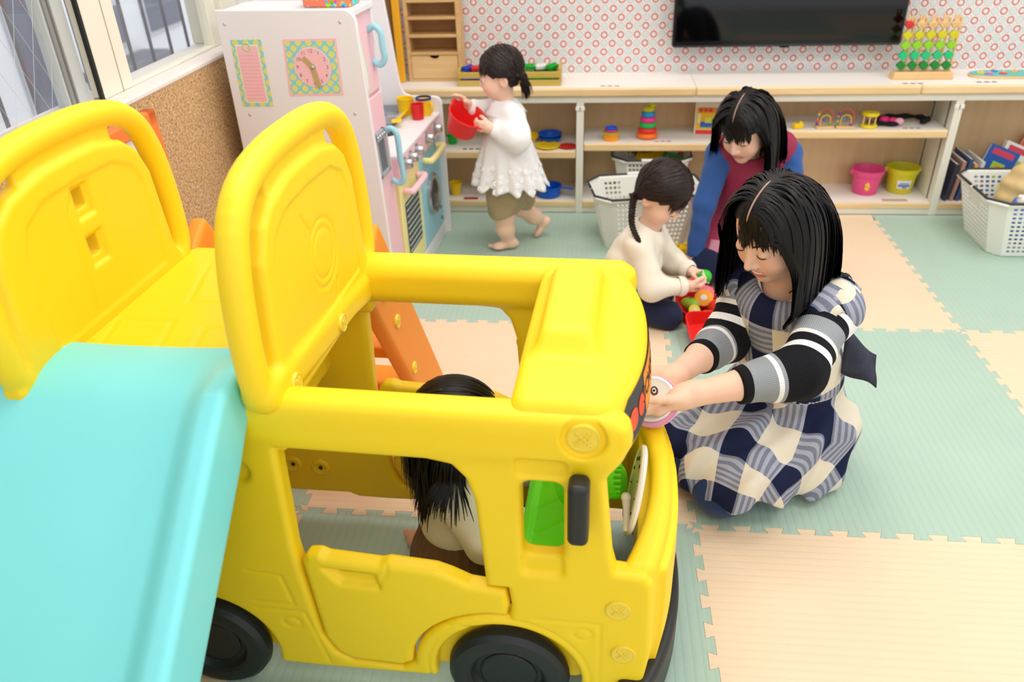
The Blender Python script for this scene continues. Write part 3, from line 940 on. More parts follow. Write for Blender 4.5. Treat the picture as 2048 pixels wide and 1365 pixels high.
# wheels
wm = MB().lathe([(0, 0), (.062, 0), (.066, .004), (.070, .012), (.076, .016), (.090, .018), (.103, .015), (.112, .006), (.115, -.008), (.113, -.015), (.08, -.019), (0, -.019)][::-1], 48)
first = None
for near in (1, 0):
    for c in ((FW, RW) if near else (FW,)):
        so = NS + .008 if near else FS + .014
        if first is None:
            first = wm.build('wheel', M_BLK, bus, ang=25)
            o = first
        else:
            o = first.copy(); COL.objects.link(o); o.parent = bus
        o.location = (c[0] - SH[0], so - SH[1], c[1]); o.rotation_euler = (R_(90) if near else R_(-90), 0, 0)
        h_ = MB().lathe([(0, .004), (.050, .004), (.054, .002), (.056, -.004)][::-1], 40).build('hub_cap', M_BLK, o, ang=25)
# mirrors
def mirror(l, s, z):
    q = np.stack([l + .197, s - NS + .022, z - .562], 1)
    d = sd_box(q, (0, 0, 0), (.0165, .021, .060), .011)
    st = sd_box(q, (0, .02, 0), (.008, .014, .02), .006)
    return smin(d, st, .008)
bus_sdf('mirror', mirror, (-.24, NS - .06, .48), (-.15, NS + .03, .645), .003, M_BLK)
# bolts: translucent yellow discs with an embossed cross
def bolt(c, nrm, r, par=None):
    z = Vector(nrm).normalized(); x = Vector((0, 0, 1)).cross(z)
    x = x.normalized() if x.length > .1 else Vector((1, 0, 0)); y = z.cross(x)
    M = Matrix((x, y, z)).transposed().to_4x4(); M.translation = Vector((c[0] - SH[0], c[1] - SH[1], c[2]))
    mb = MB().lathe([(r * 1.02, -.004), (r * 1.02, .001), (r * .96, .003), (r * .88, .0036), (r * .84, .0028), (0, .0026)], 28)
    o = mb.build('bolt', M_BOLT, bus); o.matrix_local = M
    rb = MB()
    for k in range(4):
        a = math.pi / 4 + k * math.pi / 2
        rb.tube([(0, 0, .003), (r * .68 * math.cos(a), r * .68 * math.sin(a), .003)], r * .075, 6)
        for s_ in (.38, .62):
            p = (r * s_ * math.cos(a), r * s_ * math.sin(a), .003)
            rb.tube([(p[0] + r * .24 * math.cos(a + 2.3), p[1] + r * .24 * math.sin(a + 2.3), .003), p, (p[0] + r * .24 * math.cos(a - 2.3), p[1] + r * .24 * math.sin(a - 2.3), .003)], r * .065, 6)
    rb.build('cross_relief', M_BOLT, o)
for c, r in (((-.193, NS + .003, .683), .0255), ((-.128, NS - .001, .322), .022), ((-.115, NS - .001, .21), .022)): bolt(c, (0, -1, 0), r)
for z_, s_ in ((.675, -1.07), (.697, -1.27), (.712, -1.49)): bolt((-.658, s_, z_), (1, 0, 0), .017)
for s_, z_ in ((-1.0, .60), (-.93, .49), (-.84, .30)): bolt((-.678, s_ + .03, z_), (1, 0, 0), .017)
for l_, z_ in ((-.93, .17), (-.86, .165), (-.90, .25)):
    d_ = bmb(MB().lathe([(.024, 0), (.022, .004), (.017, .006), (.011, .002), (0, .001)], 24, Matrix.Translation((l_, FS - .040, z_)) @ Matrix.Rotation(R_(90), 4, 'X')), 'dimple', M_YEL)
    bmb(MB().ball((l_, FS - .042, z_), (.005, .003, .006), 10, 6), 'dimple_hole', mat('hole_dark', (60, 44, 10), .7), d_)
# dashboard, steering column and clear toy clock disc
def dash(l, s, z):
    u = s + 1.29
    q = np.stack([l + .245, u, z - .32], 1)
    ca, sa = math.cos(R_(35)), math.sin(R_(35))
    a = q[:, 0] * ca + q[:, 2] * sa; b = -q[:, 0] * sa + q[:, 2] * ca
    w_ = np.abs(np.stack([a, u, b], 1)) - (np.array((.085, .22, .03), F32) - .02)
    d = np.minimum(w_.max(1), 0) + np.sqrt((np.maximum(w_, 0) ** 2).sum(1)) - .02
    rc = np.maximum(np.maximum(np.abs(a) - .05, np.abs(u + .01) - .17), .022 - b)
    d = smax(d, -rc, .01)
    for k in range(5):
        d = d + .003 * np.exp(-((u + .16 - k * .07) / .004) ** 2) * (np.abs(a) < .05)
    return d
bus_sdf('dashboard', dash, (-.37, -1.55, .2), (-.12, -1.03, .45), .0045, M_LIME)
col = MB().tube([(-.235, -1.33, .40), (-.19, -1.345, .425), (-.165, -1.35, .435)], [.042, .04, .036], 24)
cl = bmb(col, 'steering_column', M_LIME)
kn = MB()
kn.tube([(-.168, -1.349, .432), (-.135, -1.36, .444)], [.034, .030], 24)
for k in range(18):
    a = k * 2 * math.pi / 18
    kn.tube([(-.166, -1.349 + .032 * math.cos(a), .432 + .032 * math.sin(a)), (-.134, -1.36 + .029 * math.cos(a), .444 + .029 * math.sin(a))], .0032, 6)
bmb(kn, 'ribbed_knob', M_LIME)
M_CLEAR = mat('milky_clear', (226, 226, 206), .25, .5, trans=.35, alpha=1)
M_RIM = mat('milky_rim', (240, 232, 220), .3, .5)
dc = Vector((-.108, -1.39, .45)); rot = Matrix.Rotation(R_(8), 4, 'Y')
def disc_pts(r0, r1, n=40): return [dc + rot @ Vector((0, r0 * math.cos(2 * math.pi * k / n), r1 * math.sin(2 * math.pi * k / n))) for k in range(n)]
mb = MB(); P = disc_pts(.062, .085); n = len(P); off = Vector((.004, 0, 0))
mb.add([p - off for p in P] + [p + off for p in P], [tuple(range(n))[::-1], tuple(range(n, 2 * n))] + [(i, (i + 1) % n, (i + 1) % n + n, i + n) for i in range(n)])
ds = bmb(mb, 'clear_disc', M_CLEAR)
bmb(MB().tube(disc_pts(.062, .085), .006, 8, closed=True), 'disc_rim', M_RIM)
nd = MB()
for k in range(12):
    a = 2 * math.pi * k / 12 + .2
    for r in (.045,):
        p = dc + rot @ Vector((-.005, r * math.cos(a), r * 1.35 * math.sin(a)))
        nd.tube([p, p + rot @ Vector((0, .006 * math.cos(a), .008 * math.sin(a)))], .0012, 5)
bmb(nd, 'disc_marks', mat('mark_black', (30, 30, 30), .6))['kind'] = 'stuff'
bmb(MB().tube([dc + Vector((-.012, -.05, -.05)), dc + Vector((-.014, -.03, -.02)), dc + Vector((-.016, -.02, 0))], [.007, .006, .008], 10).ball(dc + Vector((-.016, -.02, 0)), .009), 'lever', M_RIM)

# sign on the visor front
def sign_pt(y, z, off=.0015):
    """map (side, height) onto the curved visor front"""
    fr = float(front_curve(np.array([y + 0.]))[0]) + .012 * (.74 - z) / .1
    return (fr + off, y, z)
def wrap(me, y0, z0, off, flip=-1):
    for v in me.vertices:
        p = sign_pt(y0 + v.co.x, z0 + v.co.y, off + v.co.z)
        v.co = (p[0] - SH[0], p[1] - SH[1], p[2])
def sheet(name, ya, yb, za, zb, off, m, par=None, shape=None):
    n = 48; k = 8; v = []; f = []
    for i in range(n + 1):
        y = ya + (yb - ya) * i / n
        h = 1.0 if shape is None else shape((i / n - .5) * 2)
        for j in range(k + 1):
            z = (za + zb) / 2 + (zb - za) / 2 * h * (2 * j / k - 1)
            p = sign_pt(y, z, off); v.append((p[0] - SH[0], p[1] - SH[1], p[2]))
    for i in range(n):
        for j in range(k): f.append((i * (k + 1) + j, (i + 1) * (k + 1) + j, (i + 1) * (k + 1) + j + 1, i * (k + 1) + j + 1))
    return link(name, pymesh(name, v, f), m, bus if par is None else par)
M_STK = mat('sticker_charcoal', (52, 50, 54), .45)
sg_ = sheet('sign_sticker', -1.52, -1.06, .628, .712, .0012, M_STK, shape=lambda u: min(1, .25 + 2.6 * (1 - abs(u)) ** .7))
sheet('sign_panel', -1.40, -1.18, .634, .706, .0020, mat('sticker_orange', (246, 150, 24), .45), sg_)
tm = text_mesh('SCHOOL BUS', .042, .0003); wrap(tm, -1.29, .67, .0027)
link('sign_lettering', tm, mat('sticker_ink', (60, 24, 10), .5), sg_, smooth=False)
for y_ in (-1.425, -1.468, -1.155, -1.112):
    me = MB().lathe([(0, 0), (.019, 0), (.019, .0004), (0, .0005)], 24)
    o = pymesh('lamp', me.v, me.f); wrap(o, y_, .665, .0022)
    link('sign_lamp', o, mat('sticker_red', (238, 74, 28), .4), sg_, smooth=False)
for y_ in (-1.495, -1.085):
    me = MB().lathe([(0, 0), (.009, 0), (.009, .0004), (0, .0005)], 20)
    o = pymesh('lamp', me.v, me.f); wrap(o, y_, .66, .0022)
    link('sign_lamp', o, mat('sticker_white', (225, 225, 225), .4), sg_, smooth=False)

# ================================================================== play kitchen (n outward, u along, z)
kit = empty('play_kitchen', (-.957, 0, 0), R_(-4), 'white and pastel wooden play kitchen with fridge, oven and washer', 'play kitchen')
M_KW = mat('kitchen_white', (240, 236, 238), .35, .4)
M_PINK = mat('pastel_pink', (246, 200, 208), .4, .4)
M_LBLUE = mat('pastel_blue', (160, 212, 228), .4, .4)
M_LYEL = mat('pastel_yellow', (244, 232, 160), .4, .4)
M_SILV = mat('silver', (190, 194, 198), .22, .5, metal=.85)
M_SGREY = mat('silver_grey', (176, 178, 184), .4, .5, metal=.3)
M_DARKM = mat('dark_mesh', (60, 72, 78), .35)
M_SCREW = mat('screw', (214, 212, 210), .3, .5, metal=.4)
N0, NB = -.03, -.48
def kp(name, m, fn, parent=None, **k):
    mb = MB(); fn(mb); return mb.build(name, m, kit if parent is None else parent, **k)
# end boards
near_prof = [(NB, .0), (-.004, 0), (-.008, .4), (-.030, .99)] + arc(-.07, 1.02, .04, 10, 90, 6) + [(NB, 1.06)]
kp('end_board', M_KW, lambda b: b.prism(near_prof, 0, .018, 1, .002))
far_prof = [(NB, 0), (0, 0), (0, .57)] + arc(-.03, .573, .03, 0, 90, 5) + [(-.13, .603)] + [(-.158, .615), (-.172, .645), (-.178, .70), (-.192, .86), (-.205, .98), (-.225, 1.04), (-.26, 1.06), (NB, 1.06)]
kp('end_board', M_KW, lambda b: b.prism(far_prof, .812, .83, 1, .002))
kp('back_board', M_KW, lambda b: b.b2((NB, .018, 0), (NB + .012, .812, 1.05)))
kp('top_board', M_KW, lambda b: b.b2((NB, .018, 1.035), (-.045, .215, 1.055), .003))
kp('fridge_carcass', M_KW, lambda b: b.b2((NB + .012, .018, .02), (-.06, .205, 1.035)))
kp('divider_board', M_KW, lambda b: b.b2((NB, .205, 0), (-.05, .222, 1.05), .002))
kp('worktop', M_KW, lambda b: b.b2((NB + .012, .222, .525), (-.012, .812, .54), .003))
kp('lower_carcass', M_KW, lambda b: b.b2((NB + .012, .222, .03), (-.05, .812, .525)))
kp('plinth', M_KW, lambda b: b.b2((-.10, .018, 0), (-.02, .812, .055)))
# fridge doors lean back a little with the board edge
def lean(o, a=.038):
    for v in o.data.vertices: v.co.x -= a * max(0, (v.co.z - .35)) / .7
for z0, z1, hz0, hz1 in ((.785, 1.03, .865, .985), (.055, .775, .46, .655)):
    d = kp('fridge_door', M_PINK, lambda b: b.b2((-.05, .02, z0), (-.022, .207, z1), .004)); lean(d)
    hb = MB(); xs = -.022
    hp = spline([(xs, .175, hz0 + .012), (xs + .022, .172, hz0), (xs + .042, .170, hz0 + .02), (xs + .042, .168, (hz0 + hz1) / 2), (xs + .042, .170, hz1 - .02), (xs + .022, .172, hz1), (xs, .175, hz1 - .012)], 5)
    hb.tube(hp, .0105, 10); hh = hb.build('handle', M_LBLUE, d); lean(hh)
    if z0 < .5:
        w_ = kp('water_dispenser', M_SGREY, lambda b: [b.b2((-.024, .045, .515), (-.012, .062, .665), .002), b.b2((-.024, .135, .515), (-.012, .152, .665), .002), b.b2((-.024, .045, .635), (-.012, .152, .665), .002), b.b2((-.024, .045, .515), (-.012, .152, .53), .002), b.b2((-.024, .06, .53), (-.0205, .14, .64))], d); lean(w_)
        o = kp('dispenser_well', mat('well_grey', (120, 124, 130), .35, metal=.4), lambda b: b.b2((-.0208, .062, .53), (-.0200, .135, .635)), w_); lean(o)
        for k in range(4):
            o = kp('button', M_SILV, lambda b: b.ball((-.012, .07 + k * .022, .65), .006, 10, 6), w_); lean(o)
    else:
        mb = MB(); mb.prism([(.045, .80), (.09, .795), (.105, .84), (.092, .955), (.05, .965)], -.0215, -.0205, 0)
        o = mb.build('door_sticker', mat('sticker_green', (196, 226, 200), .5), d, smooth=False); lean(o)
        mb = MB(); mb.prism([(.052, .81), (.085, .806), (.095, .845), (.084, .945), (.056, .952)], -.0205, -.0200, 0)
        o = mb.build('sticker_note', mat('sticker_cream', (238, 238, 226), .5), d, smooth=False); lean(o)
# printed note pad and clock on the near board (facing -u)
def lattice_mat():
    m = mat('lattice_print', (150, 214, 222), .5)
    g = NT(m); b = m.node_tree.nodes['Principled BSDF']
    tc = g.n('TexCoord'); sp = g.n('SeparateXYZ'); g.l(tc.outputs['Object'], sp.inputs[0])
    x, z = sp.outputs[0], sp.outputs[2]
    C = .0345
    u = g.m('DIVIDE', g.m('ADD', x, z), C); v = g.m('DIVIDE', g.m('SUBTRACT', x, z), C)
    fu = g.m('ABSOLUTE', g.m('SUBTRACT', g.m('FRACT', u), .5)); fv = g.m('ABSOLUTE', g.m('SUBTRACT', g.m('FRACT', v), .5))
    inside = g.m('LESS_THAN', g.m('ADD', g.m('POWER', fu, 3), g.m('POWER', fv, 3)), .055)
    g.l(g.mix(inside, lin((142, 212, 222)), lin((228, 226, 120))), b.inputs['Base Color'])
    return m
M_LAT = lattice_mat()
M_PP = mat('print_pink', (250, 196, 200), .5); M_CR = mat('print_cream', (240, 240, 210), .5); M_INK = mat('print_ink', (120, 104, 120), .6); M_LAV = mat('print_lavender', (186, 176, 214), .5)
def flat(name, m, poly, d, parent):
    mb = MB(); mb.prism(poly, -d, -d + .0008, 1); return mb.build(name, m, parent, smooth=False)
pad = flat('note_print', M_LAT, [(-.449, .768), (-.342, .770), (-.344, .976), (-.447, .974)], .0008, kit)
flat('note_border', M_CR, rrect(-.434, .781, -.357, .960, .004), .0012, pad)
sheet_ = flat('note_sheet', M_PP, rrect(-.430, .785, -.361, .956, .003), .0016, pad)
for k in range(13): flat('ruled_line', mat('rule', (240, 150, 165), .6), [(-.426, .795 + k * .011), (-.365, .795 + k * .011), (-.365, .7958 + k * .011), (-.426, .7958 + k * .011)], .0020, pad)
mb = MB(); mb.tube([(-.3955 + .011 * math.cos(a), -.002, .954 + .011 * math.sin(a)) for a in np.linspace(0, 2 * math.pi, 20, endpoint=False)], .0022, 6, closed=True); mb.build('paper_clip', mat('clip_green', (196, 224, 150), .4), pad)
clk = flat('clock_print', M_PP, [(-.281, .803), (-.099, .808), (-.099, .979), (-.274, .976)], .0008, kit)
flat('clock_lattice', M_LAT, [(-.274, .810), (-.106, .814), (-.106, .972), (-.268, .970)], .0012, clk)
cc = (-.188, .893)
flat('clock_ring', M_LAV, arc(cc[0], cc[1], .062, 0, 350, 35), .0016, clk)
flat('clock_band', M_CR, arc(cc[0], cc[1], .0605, 0, 350, 35), .0020, clk)
flat('clock_face', M_PP, arc(cc[0], cc[1], .0585, 0, 350, 35), .0024, clk)
for h in range(1, 13):
    a = R_(90 - h * 30); tmh = text_mesh(str(h), .0155, .0001)
    tmh.transform(Matrix.Translation((cc[0] + .049 * math.cos(a), -.0027, cc[1] + .049 * math.sin(a))) @ Matrix.Rotation(R_(90), 4, 'X'))
    link('clock_numeral', tmh, M_INK, clk, smooth=False)
M_HAND = mat('clock_hand_tan', (196, 168, 112), .45)
for ang, ln in ((134, .040), (-78, .062)):
    a = R_(ang); d_ = Vector((math.cos(a), math.sin(a))); p_ = Vector((-d_.y, d_.x)); c_ = Vector(cc)
    flat('clock_hand', M_HAND, [tuple(c_ - d_ * .008 - p_ * .0085), tuple(c_ + d_ * ln - p_ * .0085), tuple(c_ + d_ * ln + p_ * .0085), tuple(c_ - d_ * .008 + p_ * .0085)], .0035 if ang > 0 else .0045, clk)
mb = MB(); mb.ball((cc[0], -.005, cc[1]), (.007, .004, .007), 12, 8); mb.build('clock_pin', M_SILV, clk)
for p in ((-.455, 1.02), (-.08, 1.025), (-.43, .742), (-.07, .75), (-.07, .38)):
    mb = MB(); mb.ball((p[0], 0, p[1]), (.006, .0022, .006), 10, 6); mb.build('screw', M_SCREW, kit)
# control panel, oven and washer
kp('control_panel', M_PINK, lambda b: b.b2((-.05, .222, .445), (-.016, .812, .525), .003))
for u_ in (.285, .36, .445, .60, .735):
    mb = MB(); M = Matrix.Translation((-.016, u_, .494)) @ Matrix.Rotation(R_(90), 4, 'Y')
    mb.lathe([(.024, 0), (.024, .004), (.019, .007), (.018, .026), (.0165, .029), (0, .029)], 24, M); k_ = mb.build('knob', M_SILV, kit)
    kp('knob_mark', mat('knob_mark', (240, 240, 240), .3), lambda b: b.b2((.013, u_ - .002, .494), (.0145, u_ + .002, .510)), k_, smooth=False)
ov = kp('oven_door', M_LYEL, lambda b: b.b2((-.05, .226, .06), (-.024, .488, .44), .004))
kp('oven_window', M_DARKM, lambda b: b.prism(rrect(.265, .135, .45, .345, .012), -.0245, -.0225, 0), ov, smooth=False)
for k in range(9):
    kp('grill_bar', mat('grill', (196, 200, 190), .35), lambda b: b.tube([(-.021, .27, .148 + k * .0235), (-.021, .445, .148 + k * .0235)], .0022, 6), ov)
hb = MB(); hb.tube(spline([(-.024, .27, .395), (.0, .265, .395), (.012, .285, .395), (.012, .43, .395), (0, .45, .395), (-.024, .445, .395)], 5), .0125, 10); hb.build('handle', M_PINK, ov)
ws = kp('washer_door', M_LBLUE, lambda b: b.b2((-.05, .492, .06), (-.024, .806, .44), .004))
M = Matrix.Translation((-.024, .645, .245)) @ Matrix.Rotation(R_(90), 4, 'Y')
MB().lathe([(.088, 0), (.088, .012), (.08, .018), (.068, .014), (.062, .010)], 40, M).build('porthole_ring', M_SILV, ws)
MB().lathe([(.064, .008), (.05, .016), (.025, .021), (0, .022)], 32, M).build('porthole_glass', mat('porthole_dark', (70, 66, 66), .12, .6), ws)
hb = MB(); hb.tube(spline([(-.024, .55, .418), (.0, .545, .418), (.014, .565, .418), (.014, .735, .418), (0, .755, .418), (-.024, .75, .418)], 5), .0125, 10); hb.build('handle', M_LYEL, ws)
for z_ in (.09, .14): kp('hinge_dot', mat('brown_dot', (120, 70, 50), .5), lambda b: b.lathe([(.009, 0), (.009, .002), (0, .002)], 16, Matrix.Translation((-.024, .765 - (z_ - .09) * .1, z_)) @ Matrix.Rotation(R_(90), 4, 'Y')), ws)
# hob and sink
for u_ in (.33, .50): kp('hob_ring', mat('hob_black', (34, 34, 36), .4), lambda b: b.lathe([(.05, 0), (.05, .003), (.045, .005), (.03, .003), (0, .004)], 28, Matrix.Translation((-.15, u_, .54))))
kp('sink', M_SGREY, lambda b: [b.b2((-.33, .60, .541), (-.14, .79, .546)), b.b2((-.33, .60, .541), (-.315, .79, .575)), b.b2((-.155, .60, .541), (-.14, .79, .56)), b.b2((-.33, .775, .541), (-.14, .79, .575)), b.b2((-.33, .60, .541), (-.14, .615, .575))])
def kworld(n, u, z):
    c, s = math.cos(R_(-4)), math.sin(R_(-4)); return (-.957 + n * c - u * s, n * s + u * c, z)
# cups on the worktop
def cup(name, rgb, n, u, r, h, label, handle=None, rim=None):
    o = empty(name, kworld(n, u, .5402), label=label, cat='cup', group='toy cups on the kitchen worktop')
    m = mat('toy_' + name + str(rgb), rgb, .35)
    MB().lathe([(0, 0), (r * .86, 0), (r * .9, .004), (r * .95, h * .5), (r, h - .004), (r * 1.04, h - .002), (r * 1.02, h), (r * .93, h - .002), (r * .85, .006), (0, .006)], 28).build('cup_body', m, o)
    if rim: MB().lathe([(r * 1.0, h), (r * 1.08, h), (r * 1.08, h + .008), (r * .96, h + .008)], 28).build('cup_rim', mat('rim' + str(rim), rim, .35), o)
    if handle is not None:
        P = [(r * .95, 0, h * .8), (r * 1.5, 0, h * .8), (r * 1.65, 0, h * .5), (r * 1.4, 0, h * .25), (r * .92, 0, h * .22)]
        R3 = Matrix.Rotation(handle, 3, 'Z'); MB().tube([R3 @ Vector(p) for p in spline(P, 4)], .004, 8).build('cup_handle', m, o)
    return o
cup('red_cup', (222, 30, 34), -.072, .70, .026, .062, 'red toy cup at the front edge of the kitchen worktop', 2.4)
cup('yellow_cup', (252, 208, 10), -.140, .762, .034, .07, 'plain yellow toy cup behind the red cup', None)
cup('yellow_cup', (252, 208, 10), -.062, .764, .030, .064, 'yellow toy cup with a blue rim', -.6, rim=(20, 50, 140))
tr = empty('toy_spatula', kworld(-.12, .66, .563), R_(10), 'yellow toy spatula lying across the grey sink', 'spatula')
MB().tube([(-.02, -.06, .004), (.02, .10, .004)], [.006, .005], 8).build('spatula_handle', mat('toy_yel', (250, 205, 20), .4), tr)
MB().b2((-.045, -.10, 0), (-.005, -.055, .005), .002).build('spatula_blade', mat('toy_yel', (250, 205, 20), .4), tr)
pn = empty('toy_saucer', kworld(-.235, .69, .5465), 0, 'small blue toy lid in the grey sink', 'saucer')  # this object is a toy lid with a knob on top
MB().lathe([(.035, 0), (.036, .004), (.03, .008), (0, .01)], 24).build('lid_disc', mat('toy_blue', (20, 70, 190), .35), pn)
MB().ball((0, 0, .013), .007, 10, 6).build('lid_knob', mat('toy_blue', (20, 70, 190), .35), pn)
# colourful box on top of the kitchen
def confetti():
    m = mat('confetti', (240, 140, 110), .5); g = NT(m); b = m.node_tree.nodes['Principled BSDF']
    tc = g.n('TexCoord'); v = g.n('TexVoronoi'); v.inputs['Scale'].default_value = 60; g.l(tc.outputs['Object'], v.inputs['Vector'])
    hs = g.n('HueSaturation'); hs.inputs['Saturation'].default_value = 1.4; g.l(v.outputs['Color'], hs.inputs['Color'])
    n = g.n('TexNoise'); n.inputs['Scale'].default_value = 45; g.l(tc.outputs['Object'], n.inputs['Vector'])
    g.l(g.mix(g.m('GREATER_THAN', n.outputs[0], .54), lin((240, 128, 96)), hs.outputs[0]), b.inputs['Base Color']); return m
bx = empty('patterned_box', kworld(-.145, .12, 1.0555), R_(-4), 'orange patterned toy box on top of the play kitchen', 'box')
MB().b2((-.075, -.05, 0), (.075, .05, .05), .004).build('box_body', confetti(), bx)
MB().b2((-.078, -.053, .05), (.078, .053, .062), .004).build('box_lid', mat('box_teal', (90, 180, 170), .5), bx)
# orange framed board leaning behind the bus
eb = empty('orange_board', (-1.435, -.55, 0), 0, 'white board in an orange frame leaning on the cork wall', 'board')
M_OF = mat('orange_frame', (246, 128, 50), .4)
def eframe(b, lo, hi): b.b2(lo, hi, .005)
eb.rotation_euler = (0, R_(-1.6), 0)
for nm, lo, hi in (('frame_rail', (-.018, -.35, .84), (.018, .12, .885)), ('frame_rail', (-.018, -.35, .02), (.018, .12, .065)), ('frame_stile', (-.018, .075, .0), (.018, .12, .885)), ('frame_stile', (-.018, -.35, .0), (.018, -.305, .885))):
    MB().b2(lo, hi, .006).build(nm, M_OF, eb)
MB().b2((-.006, -.31, .06), (.004, .08, .845)).build('white_sheet', mat('whiteboard', (238, 236, 232), .3), eb, smooth=False)

# ================================================================== low shelving along the back wall
def wood_mat(name, rgb, dark, scale=1, rough=.45, axis=0):
    m = mat(name, rgb, rough, .35); g = NT(m); b = m.node_tree.nodes['Principled BSDF']
    tc = g.n('TexCoord'); mp = g.n('Mapping'); s = [14 * scale] * 3; s[axis] = 1.2 * scale; mp.inputs['Scale'].default_value = s
    g.l(tc.outputs['Object'], mp.inputs[0]); n = g.n('TexNoise'); n.inputs['Scale'].default_value = 2.2; n.inputs['Detail'].default_value = 5; n.inputs['Distortion'].default_value = .6
    g.l(mp.outputs[0], n.inputs['Vector'])
    r = g.n('MapRange'); r.inputs[1].default_value = .3; r.inputs[2].default_value = .75; g.l(n.outputs[0], r.inputs[0])
    g.l(g.mix(r.outputs[0], lin(rgb), lin(dark)), b.inputs['Base Color']); return m
M_EDGE = wood_mat('edge_wood', (240, 212, 162), (222, 186, 132))
M_PLY = wood_mat('ply_back', (222, 190, 148), (212, 176, 132), .7, axis=2)
M_SHW = mat('shelf_white', (240, 234, 226), .45, .35, noise=.015, nscale=6)
M_SHF = mat('shelf_frame', (232, 228, 214), .45, .35)
YF, YB = 1.05, 1.315
def unit(x0, x1, zmid, label):
    r = empty('shelf_unit', ((x0 + x1) / 2, YF, 0), label=label, cat='shelf', group='low shelf units along the back wall')
    h = (x1 - x0) / 2; D = YB - YF; t = .016
    for s, a, b_ in ((-1, -h, -h + t), (1, h - t, h)):
        sb = MB().b2((a, 0, 0), (b_, D, .541), .0015).build('side_board', M_SHF, r)
        for yy in (.05, .21):
            x = b_ if s < 0 else a
            MB().b2((x - .0006, yy, .06), (x + .0006, yy + .012, .50)).build('shelf_track', mat('track_dark', (66, 62, 56), .5), sb, smooth=False)
        MB().b2((a - .004, -.004, .478), (b_ + .004, .006, .496), .002).build('shelf_clip', M_SHW, sb)
    MB().b2((-h + t, D - .012, .03), (h - t, D, .541)).build('back_panel', M_PLY, r, smooth=False)
    MB().b2((-h + t, 0, .512), (h - t, .016, .541), .001).build('top_rail', M_SHF, r)
    bt = MB().b2((-h + t, .012, .03), (h - t, D - .012, .055)).build('bottom_board', M_SHW, r, smooth=False)
    MB().b2((-h + t, .0, .029), (h - t, .012, .055), .003).build('board_edge', M_EDGE, bt)
    MB().b2((-h + t, .006, 0), (h - t, .02, .029)).build('plinth', M_SHF, r, smooth=False)
    if zmid:
        mb = MB().b2((-h + t + .002, .012, zmid - .03), (h - t - .002, D - .012, zmid)).build('shelf_board', M_SHW, r, smooth=False)
        MB().b2((-h + t + .002, -.001, zmid - .034), (h - t - .002, .012, zmid + .0005), .005).build('board_edge', M_EDGE, mb)
    return r
unit(-1.13, -.33, .295, 'shelf unit beside the play kitchen with toy dishes on it')
unit(-.33, .49, .329, 'shelf unit with the stacking ring tower and white basket')
unit(.49, 1.26, .385, 'shelf unit with bead mazes above two buckets')
unit(1.26, 2.06, None, 'shelf unit of picture books at the right edge')
for x0, x1, lb in ((-1.49, .164, 'white shelf top with wooden edge below the wooden rack and crate'), (.164, 1.087, 'white shelf top with wooden edge below the television'), (1.087, 2.1, 'white shelf top with wooden edge below the puzzle board')):
    r = empty('worktop', ((x0 + x1) / 2, YF, .542), label=lb, cat='worktop', group='shelf tops along the back wall')
    h = (x1 - x0) / 2 - .0008
    MB().b2((-h, .0, 0), (h, WALL_Y - YF, .035)).build('top_slab', M_SHW, r, smooth=False)
    MB().b2((-h, -.016, -.001), (h, 0, .0353), .006).build('top_edge', M_EDGE, r)
# paper tags
def paper(x, y, z, w_, d, label, rgb=(236, 228, 224), ink=(170, 110, 120)):
    o = empty('shelf_label', (x, y, z), label=label, cat='label', group='paper labels on the shelves')
    MB().b2((-w_ / 2, -d / 2, .0002), (w_ / 2, d / 2, .0008)).build('label_paper', mat('paper' + str(rgb), rgb, .6), o, smooth=False)
    for k in range(3):
        MB().b2((-w_ * .4 + k * w_ * .3, -d * .3, .0008), (-w_ * .4 + k * w_ * .3 + w_ * .2, d * .3, .0011)).build('label_print', mat('print' + str(ink), ink, .6), o, smooth=False)
paper(-.203, 1.075, .577, .10, .026, 'paper label on the shelf top above the stacking cups')
paper(1.06, 1.075, .577, .10, .026, 'paper label on the shelf top in front of the diamond toy', ink=(110, 100, 90))
paper(1.36, 1.09, .577, .10, .026, 'paper label on the shelf top in front of the puzzle board', ink=(70, 60, 60))
paper(-.72, 1.11, .295, .07, .03, 'paper label on the dish shelf by the toddler', ink=(90, 40, 40))
paper(-.83, 1.085, .295, .10, .03, 'paper label with dark print near the kitchen', ink=(60, 70, 110))
paper(-.845, 1.085, .055, .07, .03, 'red paper label on the bottom shelf by the washer', rgb=(190, 60, 60), ink=(150, 30, 30))
paper(.04, 1.085, .329, .09, .022, 'paper label beside the ring tower', ink=(190, 90, 90))
paper(1.10, 1.09, .055, .11, .03, 'pink and green paper label in front of the buckets', rgb=(214, 150, 170), ink=(150, 190, 110))
paper(1.10, 1.085, .385, .09, .02, 'paper label in front of the black headband', ink=(90, 90, 90))

# television on the wall
tv = empty('television', (.552, 1.262, .70), label='black flat television mounted on the ringed wallpaper', cat='television')
MB().b2((-.485, -.02, 0), (.485, .03, .60), .008).build('tv_body', mat('tv_black', (10, 10, 11), .25, .5), tv)
MB().b2((-.472, -.022, .028), (.472, -.0195, .588)).build('tv_screen', mat('tv_glass', (6, 6, 8), .06, .6), tv, smooth=False)
MB().b2((-.478, -.023, .004), (.478, -.019, .010), .001).build('tv_trim', mat('tv_trim', (48, 48, 50), .2), tv)
MB().b2((-.02, -.014, -.006), (.02, .0, .002), .002).build('tv_sensor', mat('tv_black', (10, 10, 11), .25), tv)
MB().b2((-.2, .03, .15), (.2, .068, .45)).build('wall_mount', mat('tv_black', (10, 10, 11), .25), tv, smooth=False)

